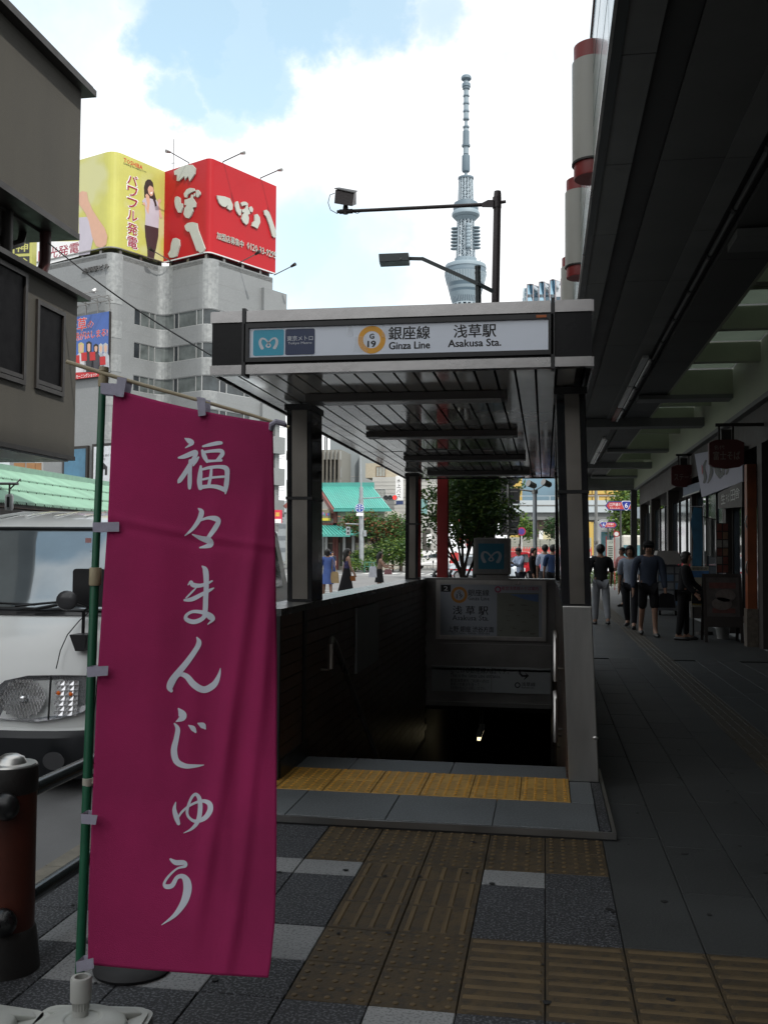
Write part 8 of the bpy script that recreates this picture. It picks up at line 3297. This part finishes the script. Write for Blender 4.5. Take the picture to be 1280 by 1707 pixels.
        for j in range(7):
            t = j / 6
            z = pz.z + .08 * s - (pz.z + .08 * s - hem) * t
            cx, cy = pz.x + (ft.x - pz.x) * t * .6, pz.y + (ft.y - pz.y) * t * .6
            rx = (.078 + (.13 if legs == 'long' else .045) * t) * s
            ry = (.060 + (.10 if legs == 'long' else .045) * t) * s
            for k in range(n):
                a = 2 * math.pi * k / n
                w = 1 + .08 * t * math.sin(5 * a + 1)
                vs.append((cx + rx * w * math.cos(a), cy + ry * w * math.sin(a), z))
        g.add(vs, [(j * n + k, (j + 1) * n + k, (j + 1) * n + (k + 1) % n, j * n + (k + 1) % n)[::-1] for j in range(6) for k in range(n)], True)
        me = g.mesh('skirt', bottom)
        g_ = bpy.data.objects.new('skirt', me)
        col.objects.link(g_)
        g_.parent = o
    # shoes
    g = MB()
    for sd in 'lr':
        a = J[sd + 'an']
        t_ = J[sd + 'to']
        he = J[sd + 'he']
        g.tube([he + V3((0, .02 * s, 0)), he, (he + t_) / 2, t_, t_ + V3((0, -.03 * s, -.004 * s))], [.010 * s, .024 * s, .027 * s, .024 * s, .010 * s], 8)
    me = g.mesh('shoes', shoes)
    g_ = bpy.data.objects.new('shoes', me)
    col.objects.link(g_)
    g_.parent = o
    # hair
    g = MB()
    hc = J['hd'] + hu * .018 * s - hf * .012 * s
    g.ball(hc, .066 * s, (.86, 1.0, .92), 14, 10)
    if hair == 'long':
        b = J['nk'] - hf * .028 * s
        g.tube([hc - hf * .02 * s, J['hd'] - hf * .045 * s - hu * .02 * s, b - V3((0, 0, .02 * s)), b + V3((.0, .02 * s, -.10 * s)), b + V3((.0, .02 * s, -.17 * s))], [.05 * s, .062 * s, .060 * s, .052 * s, .015 * s], 10)
    elif hair == 'tail':
        b = J['nk'] - hf * .05 * s
        g.tube([hc - hf * .05 * s, b + V3((0, .02 * s, .0)), b + V3((0, .02 * s, -.10 * s))], [.018 * s, .020 * s, .006 * s], 8)
    elif hair == 'bob':
        g.ball(J['hd'] - hf * .010 * s - hu * .010 * s, .062 * s, (1.0, .95, 1.0), 12, 8)
    me = g.mesh('hair', HAIRB)
    # keep the face free: pull the front lower part of the hair back
    for v in me.vertices:
        d = v.co - J['hd']
        if d.dot(hf) > .018 * s and d.dot(hu) < .035 * s:
            v.co -= hf * (d.dot(hf) - .010 * s)
    g_ = bpy.data.objects.new('hair', me)
    col.objects.link(g_)
    g_.parent = o
    if hat:
        g = MB()
        hc2 = J['hd'] + hu * .035 * s
        g.ball(hc2, .062 * s, (1.0, 1.12, .75), 14, 8)
        g.ball(hc2 + hf * .055 * s, .045 * s, (1.0, 1.0, .12), 12, 6)
        me = g.mesh('cap', hat)
        g_ = bpy.data.objects.new('cap', me)
        col.objects.link(g_)
        g_.parent = o
    if face:
        g = MB()
        for sg in (-1, 1):
            e = J['hd'] + hf * .047 * s + V3((sg * .017 * s, 0, 0)) + hu * .004 * s
            g.ball(e, .0055 * s, (1.3, .7, .8), 8, 6)
            g.bar(e + hu * .013 * s - V3((.010 * s, 0, 0)), e + hu * .014 * s + V3((.010 * s, 0, 0)), .003 * s)
        m_ = J['jaw'] + hf * .040 * s + hu * .012 * s
        g.bar(m_ - V3((.012 * s, 0, 0)), m_ + V3((.012 * s, 0, 0)), .0035 * s)
        me = g.mesh('face_features', M('face_dark', (.05, .02, .018), .5))
        g_ = bpy.data.objects.new('face_features', me)
        col.objects.link(g_)
        g_.parent = o
        g = MB()
        for sg in (-1, 1):
            g.ball(J['hd'] + V3((sg * .050 * s, 0, 0)) - hu * .006 * s, .012 * s, (.45, .8, 1.2), 8, 6)
        me = g.mesh('ears', SKN)
        g_ = bpy.data.objects.new('ears', me)
        col.objects.link(g_)
        g_.parent = o
    mw = Matrix.Translation(V3((p.x, Y, z0))) @ Matrix.Rotation(rz, 4, 'Z')
    return o, {k: mw @ v for k, v in J.items()}


def bag(label, pt, w, h, d, mt, strap_to=None, name='handbag', cat='bag', rz=0.0):
    o = thing(name, label, cat, (pt.x, pt.y, pt.z - h))
    g = MB()
    c, s_ = math.cos(rz), math.sin(rz)
    F0 = Frame((pt.x, pt.y, 0), (c, s_, 0))
    b = .8
    g.poly(F0, [[(-w / 2, pt.z - h), (w / 2, pt.z - h), (w / 2 * b, pt.z - h * .1), (w * .2, pt.z), (-w * .2, pt.z), (-w / 2 * b, pt.z - h * .1)]], -d / 2, d / 2)
    g.build('bag', mt, o, bevel=.01)
    if strap_to is not None:
        k = MB()
        m_ = (pt + strap_to) / 2
        k.tube([V3((pt.x - w * .3 * c, pt.y - w * .3 * s_, pt.z - .02)), m_ + V3((-w * .12, 0, 0)), strap_to, m_ + V3((w * .12, 0, 0)), V3((pt.x + w * .3 * c, pt.y + w * .3 * s_, pt.z - .02))], .010, 6)
        k.build('strap', mt, o)
    return o


C = lambda n, c, r=.8, v=.12, s=6: M('cloth_' + n, c, r, 0, v, s, b=.25, bs=40, sp=.2)
BLUEDR = C('blue_tunic', (.10, .16, .42))
BLACKC = C('black', (.013, .013, .015))
GP1 = 'women walking on the crossing'
# the three women on the crossing
YA = 33.5
o, j = person('woman in a blue tunic dress walking on the crossing with a tan bag', 546, 950, YA, 1.79, R(200), BLUEDR, BLUEDR, 'bob', 'long', 'dress', dict(ll=(16, 4), rl=(-14, 10), la=(8, 10), ra=(-6, 10)), group=GP1, z0=-.15)
bag('tan shoulder bag at the side of the woman in the blue tunic', V3((j['lhn'].x + .34 if False else j['pel'].x + .27, YA - .05, j['pel'].z + .05)), .30, .40, .12, C('tan_bag', (.42, .30, .16)), V3((j['pel'].x + .16, YA, j['chs'].z + .16)))
YA2 = 34.0
o, j = person('long-haired woman in a patterned sleeveless top and long black skirt walking on the crossing', 578, 950, YA2, 1.81, R(115), C('patterned_top', (.06, .055, .13), v=.8, s=30), BLACKC, 'long', 'none', 'long', dict(ll=(14, 4), rl=(-12, 10), la=(-14, 8), ra=(10, 20)), group=GP1, z0=-.15)
bag('small orange-brown handbag hanging beside the long black skirt', V3((j['pel'].x + .24, YA2 - .1, j['pel'].z - .12)), .20, .18, .10, C('brown_bag', (.24, .09, .03)), V3((j['pel'].x + .16, YA2 - .05, j['wst'].z + .12)))
YA3 = 37.0
o, j = person('woman with very long dark hair and a tan top on the crossing, arm held out', 633, 950, YA3, 1.68, R(100), C('tan_top', (.24, .17, .13)), BLACKC, 'long', 'none', 'skirt', dict(ll=(6, 2), rl=(-6, 4), la=(40, 55), ra=(30, 50)), group=GP1, z0=-.15)
bag('white shopping bag held by the woman with the tan top', V3((j['pel'].x - .24, YA3 - .15, j['wst'].z + .08)), .32, .42, .10, C('white_bag', (.55, .56, .62)), V3((j['pel'].x - .24, YA3 - .15, j['wst'].z + .25)))
bag('dusky pink handbag behind the woman with the tan top', V3((j['pel'].x + .34, YA3 - .1, j['wst'].z - .02)), .30, .20, .12, C('pink_bag', (.28, .14, .15)), V3((j['pel'].x + .12, YA3, j['chs'].z + .12)))
person('man in dark clothes standing far off before the turquoise roofed building', 554, 940, 62, 1.72, R(10), C('navy_shirt', (.03, .035, .05)), BLACKC, 'short', 'short', 'trousers', z0=-.15)
person('person in a blue cap half hidden behind the woman in the blue tunic', 548.5, 940, 58, 1.70, R(170), C('grey_shirt', (.25, .25, .27)), C('grey_trousers', (.12, .12, .13)), 'short', 'short', 'trousers', hat=C('blue_cap', (.04, .10, .40)), z0=-.15)
# waiting group beyond the stair back wall
YW = 30.0
LTB = C('pale_blue_shirt', (.42, .50, .66))
o, j = person('short-haired person in a pale blue shirt looking down at a phone beyond the stairwell', 867, 950, YW, 1.69, R(-55), LTB, C('dark_trousers', (.03, .03, .04)), 'short', 'long', 'trousers', dict(ll=(2, 2), rl=(-2, 2), la=(35, 75), ra=(30, 80), nod=22), face=True, group='people waiting beyond the stairwell')
ph = thing('phone', 'small dark phone held by the person in the pale blue shirt', 'phone', j['rhn'])
MB().box(j['rhn'].x - .03, j['rhn'].x + .04, j['rhn'].y - .02, j['rhn'].y + .0, j['rhn'].z, j['rhn'].z + .13).build('phone', BLACK, ph)
person('woman with a ponytail in a black suit standing between two pale shirts beyond the stairwell', 888, 950, YW + 1.5, 1.69, R(60), C('black_suit', (.016, .015, .017)), BLACKC, 'tail', 'long', 'trousers', dict(ll=(2, 2), rl=(-2, 2), la=(5, 10), ra=(5, 14)), group='people waiting beyond the stairwell')
person('man in a pale blue shirt seen from behind beside the navy shirt beyond the stairwell', 908, 950, YW - 1, 1.77, R(175), C('pale_shirt', (.44, .50, .64)), C('grey_slacks', (.08, .08, .09)), 'short', 'short', 'trousers', dict(ll=(3, 2), rl=(-3, 2), la=(6, 10), ra=(-4, 10)), group='people waiting beyond the stairwell')
person('person in a navy T-shirt mostly hidden by the right subway pillar', 921, 950, YW - 1.8, 1.76, R(185), C('navy_tee', (.03, .055, .13)), BLACKC, 'short', 'short', 'trousers', dict(ll=(3, 2), rl=(-3, 2)), group='people waiting beyond the stairwell')
# pedestrians in the arcade
GP2 = 'pedestrians in the arcade'
person('man in a black T-shirt and pale loose trousers walking away down the arcade', 1001, 1000, 21.3, 1.72, R(188), C('black_tee', (.022, .022, .024)), C('pale_trousers', (.25, .26, .28)), 'short', 'short', 'trousers', dict(ll=(10, 6), rl=(-14, 10), la=(-14, 22), ra=(16, 24), out=.2), group=GP2, fat=1.1)
person('young man in a salmon pink shirt standing at the mouth of the arcade', 1038, 980, 29.0, 1.70, R(-60), C('salmon_shirt', (.42, .18, .17)), C('charcoal_trousers', (.03, .03, .035)), 'short', 'short', 'trousers', dict(ll=(4, 2), rl=(-8, 6), la=(20, 60), ra=(15, 50)), face=True, group=GP2)
person('man with tousled hair in a white shirt walking behind the blue-shirted man', 1050, 990, 20.4, 1.70, R(-14), C('white_shirt', (.27, .31, .38)), C('dark_slacks', (.02, .02, .024)), 'bob', 'short', 'trousers', dict(ll=(14, 4), rl=(-14, 16)), face=True, group=GP2)
o, j = person('stout man in an open-necked blue shirt and dark shorts walking towards the camera', 1080, 990, 18.6, 1.76, R(4), C('slate_shirt', (.055, .068, .10)), C('black_shorts', (.014, .014, .016)), 'short', 'long', 'shorts', dict(ll=(12, 6), rl=(-10, 16), la=(4, 14), ra=(-6, 16), out=.16), face=True, group=GP2, fat=1.18, hat=C('dark_cap', (.012, .012, .013)))
bag('dark holdall hanging from the hand of the man in the blue shirt', V3((j['lhn'].x + .02, 18.5, j['lhn'].z)), .30, .26, .16, BLACKC, j['lhn'])
o, j = person('elderly person in dark clothes standing sideways by the stall', 1138, 990, 17.9, 1.56, R(75), C('dark_jacket', (.014, .014, .016)), C('dark_trousers2', (.012, .012, .013)), 'bob', 'long', 'trousers', dict(ll=(4, 2), rl=(-4, 4), la=(20, 30), ra=(10, 30), lean=6), group=GP2, fat=1.15)
bag('black handbag held in front by the elderly person in dark clothes', V3((j['pel'].x + .26, 17.8, j['pel'].z + .04)), .26, .22, .12, BLACKC, V3((j['pel'].x + .22, 17.8, j['pel'].z + .16)))
person('distant person in a pink top beyond the arcade by the roadside', 987, 890, 60, 1.60, R(20), C('pink_top', (.50, .20, .24)), C('red_skirt', (.40, .04, .06)), 'short', 'short', 'skirt', z0=-.15)

# ------------------------------------------------------------------ vehicles in the distance
TYRE = M('tyre', (0, 0, 0))


def car(name, label, cx, Y, z0, L_, H_, W_, mt_, cat, rz=0.0, van_=True, glass=GLASSD):
    """side profile runs along local x"""
    o = thing(name, label, cat, (cx, Y, z0))
    o.rotation_euler.z = rz
    pr = [(-.50, .22), (-.50, .52), (-.46, .60), (-.40, .66), (-.30, .94), (-.24, 1.0), (.30, 1.0), (.40, .95), (.47, .62), (.50, .50), (.50, .20)] if van_ else [(-.50, .22), (-.49, .50), (-.42, .58), (-.24, .64), (-.12, .96), (-.02, 1.0), (.20, .98), (.36, .68), (.48, .62), (.50, .45), (.50, .2)]
    n = len(pr)

    def ring(yy, sc):
        return [(x * L_ * (1 - .015 * (1 - sc)), yy, z * H_ if z < .62 else z * H_ - (1 - sc) * .03) for x, z in pr]
    k = MB()
    ins = .10
    rows = [ring(-W_ / 2, 1), ring(-W_ / 2 + .02, 1), ring(W_ / 2 - .02, 1), ring(W_ / 2, 1)]
    for r_, sg in ((rows[0], 1), (rows[3], -1)):
        for i, (x, y, z) in enumerate(r_):
            if z > .62 * H_:
                r_[i] = (x, y + sg * ins, z)
    rows[1] = [(x, y + (ins if z > .62 * H_ else 0), z) for (x, y, z) in rows[1]]
    rows[2] = [(x, y - (ins if z > .62 * H_ else 0), z) for (x, y, z) in rows[2]]
    rows = [rows[0], rows[3]]
    vs = rows[0] + rows[1]
    k.add(vs, [(i, i + 1, n + i + 1, n + i) for i in range(n - 1)] + [tuple(range(n))[::-1], tuple(range(n, 2 * n)), (n - 1, 0, n, 2 * n - 1)])
    me = k.mesh('body', mt_)
    b = bpy.data.objects.new('body', me)
    col.objects.link(b)
    b.parent = o
    bv = b.modifiers.new('bevel', 'BEVEL')
    bv.width = .05
    bv.segments = 2

    def sub(nm, k, m_, par=None):
        g_ = bpy.data.objects.new(nm, k.mesh(nm, m_))
        col.objects.link(g_)
        g_.parent = par or o
        return g_
    spans = ((-.30, -.13), (-.11, .10), (.12, .34)) if van_ else ((-.20, -.02), (0, .22))
    for sg in (-1, 1):
        for (a, b_) in spans:
            k = MB()
            y0, y1 = sg * (W_ / 2 + .004), sg * (W_ / 2 - ins + .01)
            a2 = a + .045 if a == spans[0][0] else a
            b2 = b_ - .03 if b_ == spans[-1][1] else b_
            f_ = [(a * L_, y0 - sg * .02, .64 * H_), (b_ * L_, y0 - sg * .02, .64 * H_), (b2 * L_, y1, .92 * H_), (a2 * L_, y1, .92 * H_)]
            k.add(f_, [(0, 1, 2, 3) if sg < 0 else (3, 2, 1, 0)])
            sub('side_window', k, glass)
    for sx in (-1, 1):
        k = MB()
        xa, xb = (-.405, -.305) if van_ else (-.25, -.13)
        if sx > 0:
            xa, xb = (.475, .41) if van_ else (.37, .22)
        dx = -.02 if sx < 0 else .02
        zz0, zz1 = (.68, .92)
        k.add([(xa * L_ + dx, -W_ * .42, zz0 * H_), (xa * L_ + dx, W_ * .42, zz0 * H_), (xb * L_ + dx, W_ * .36, zz1 * H_), (xb * L_ + dx, -W_ * .36, zz1 * H_)], [(3, 2, 1, 0) if sx > 0 else (0, 1, 2, 3)])
        sub('windscreen' if sx < 0 else 'rear_window', k, glass)
        for sg in (-1, 1):
            k = MB()
            x_ = sx * .5 * L_
            k.box(min(x_ - .03, x_ + .03), max(x_ - .03, x_ + .03), sg * W_ * .36 - .12, sg * W_ * .36 + .12, .40 * H_, .52 * H_)
            sub('headlight' if sx < 0 else 'tail_light', k, M('clear_lamp', (.6, .62, .65), .15) if sx < 0 else M('tail_red', (.35, .02, .02), .3))
        for sg in (-1, 1):
            k = MB()
            r_ = .31
            k.tube([(sx * .31 * L_, sg * (W_ / 2 - .18), r_), (sx * .31 * L_, sg * (W_ / 2 + .01), r_)], r_, 20)
            w_ = sub('wheel', k, TYRE)
            k = MB()
            k.tube([(sx * .31 * L_, sg * (W_ / 2 + .0), r_), (sx * .31 * L_, sg * (W_ / 2 + .03), r_)], .19, 14)
            sub('rim', k, M('rim_silver', (.45, .46, .47), .3, .8), w_)
    return o


q = at(716, 945, Y=98)
car('minivan', 'white minivan standing on the far road between the second pillar and the red post', q.x + .4, 98, -.15, 4.6, 1.85, 1.7, M('car_white', (.70, .71, .72), .3, coat=.5), 'car', R(180))
q = at(868, 935, Y=62)
car('red_car', 'red car passing behind the waiting people', q.x, 62, -.15, 3.6, 1.75, 1.6, M('car_red', (.50, .02, .03), .3, coat=.5), 'car', R(150))
q = at(800, 935, Y=58)
car('blue_grey_taxi', 'pale car with a red stripe half hidden behind the light box and street tree', q.x + .3, 58, -.15, 4.4, 1.55, 1.7, M('car_pale', (.48, .54, .60), .3, coat=.5), 'car', R(160), False)
tx = bpy.data.objects['blue_grey_taxi']
tx.name = 'striped_taxi'
k = MB()
k.box(-1.9, 1.9, -.862, -.856, .62, .72).box(-1.9, 1.9, .856, .862, .62, .72)
g_ = bpy.data.objects.new('stripe', k.mesh('stripe', M('stripe_red', (.45, .03, .04), .4)))
col.objects.link(g_)
g_.parent = tx
q = at(1006, 940, Y=60)
car('silver_car', 'silver car front glimpsed low between the black T-shirt and the bus stop', at(975, 940, Y=58).x, 58, -.15, 4.3, 1.5, 1.7, M('car_silver', (.42, .44, .46), .3, .3, coat=.5), 'car', R(200), False)


def bus(label, px0, px1, pyt, Y, depth, mt_, top, stripes, front=True):
    a, b = at(px0, pyt, Y=Y), at(px1, pyt, Y=Y)
    o = thing('bus', label, 'bus', ((a.x + b.x) / 2, Y, -.15), 'buses beyond the arcade')
    F = FY(Y)
    w = b.x - a.x
    H = a.z + .15
    MB().box(a.x, b.x, Y, Y + depth, .2, a.z).build('body', mt_, o, bevel=.12)
    MB().fbox(F, a.x + .1, b.x - .1, .95, a.z - H * .22, .002, .02).build('windscreen', M('bus_glass', (.10, .20, .23), .08, 0, .4, 1), o)
    if top:
        MB().fbox(F, a.x + .15, b.x - .15, a.z - H * .19, a.z - .08, .002, .03).build('destination_blind', WHITE, o)
    for i, (z, c) in enumerate(stripes):
        MB().fbox(F, a.x + .02, b.x - .02, z, z + .16, .002, .025).build('stripe', M('bus_stripe_%s' % c, {'blue': (.03, .06, .35), 'red': (.45, .03, .04)}[c], .4), o)
    for x in (a.x + .3, b.x - .3):
        MB().box(x - .15, x + .15, Y + .6, Y + 1.5, -.15, .5).build('wheel', TYRE, o)
        MB().fbox(F, x - .14, x + .14, .55, .72, .002, .03).build('headlight', M('clear_lamp', (0, 0, 0)), o)
    MB().fbox(F, (a.x + b.x) / 2 - .02, (a.x + b.x) / 2 + .02, .95, a.z - H * .22, .02, .03).build('wiper', BLACK, o)
    return o


bus('tall bus with a pale front and dark teal windscreen in the arcade gap', 999, 1034, 866, 76, 9, M('bus_white', (.55, .56, .57), .35, coat=.3), True, ((.75, 'red'),))
bus('white coach with blue stripes beside the bus stop', 1036, 1078, 892, 64, 9, M('bus_cream', (.52, .51, .46), .35, coat=.3), False, ((.25, 'blue'), (.6, 'blue'), (.95, 'blue')))

# parked motor scooters behind the stair back wall
SCD = M('scooter_dark', (.02, .021, .024), .3)


def scooter(x, y, rz, label):
    o = thing('motor_scooter', label, 'scooter', (x, y, 0), 'parked motor scooters')
    o.rotation_euler.z = rz

    def sub(nm, k, m_, par=None):
        g_ = bpy.data.objects.new(nm, k.mesh(nm, m_))
        col.objects.link(g_)
        g_.parent = par or o
    k = MB()
    k.tube([(.62, 0, .38), (.40, 0, .50), (.18, 0, .62), (-.30, 0, .72), (-.62, 0, .74)], [.06, .15, .13, .16, .06], 12)
    k.hexa([(-.2, -.12, .25), (.4, -.12, .25), (.4, .12, .25), (-.2, .12, .25), (-.25, -.14, .34), (.42, -.14, .34), (.42, .14, .34), (-.25, .14, .34)])
    k.hexa([(.40, -.17, .34), (.50, -.17, .34), (.50, .17, .34), (.40, .17, .34), (.56, -.15, .98), (.62, -.15, .98), (.62, .15, .98), (.56, .15, .98)])
    sub('body', k, SCD)
    k = MB()
    k.tube([(-.62, 0, .80), (-.30, 0, .82), (.0, 0, .76)], [.08, .12, .09], 10)
    sub('seat', k, BLACK)
    for wx in (-.52, .62):
        k = MB()
        k.tube([(wx, -.05, .25), (wx, .05, .25)], .25, 20)
        sub('wheel', k, TYRE)
    k = MB()
    k.tube([(.60, 0, .95), (.52, 0, 1.06)], .035, 8).tube([(.52, -.32, 1.10), (.54, 0, 1.06), (.52, .32, 1.10)], .016, 8)
    k.tube([(.50, -.30, 1.10), (.48, -.34, 1.26)], .008, 5).tube([(.50, .30, 1.10), (.48, .34, 1.26)], .008, 5)
    k.ball((.48, -.34, 1.28), .05, (.3, 1, .7), 10, 6).ball((.48, .34, 1.28), .05, (.3, 1, .7), 10, 6)
    sub('handlebar', k, SCD)
    k = MB()
    k.ball((.64, 0, .90), .07, (.5, 1, .9), 10, 6)
    sub('headlight', k, M('clear_lamp', (0, 0, 0)))
    k = MB()
    k.tube([(-.1, .12, .28), (-.66, .16, .34)], [.03, .05], 8)
    sub('exhaust', k, STEEL)


q = at(760, 950, Y=24)
scooter(q.x, 24.0, R(205), 'dark motor scooter parked left of the street tree trunk')
q = at(786, 950, Y=24.6)
scooter(q.x, 24.6, R(200), 'second dark motor scooter parked right of the street tree trunk')
g = thing('red_vending_stand', 'small red stand with white stripe glimpsed behind the street tree', 'stand', at(757, 930, Y=70))
a, b = at(750, 921, Y=70), at(763, 932, Y=70)
MB().box(a.x, b.x, 70, 70.6, -.15, a.z).build('body', M('stand_red', (.48, .04, .04), .5), g)
MB().fbox(FY(70), a.x, b.x, .5, .75, .001, .02).build('white_stripe', WHITE, g)
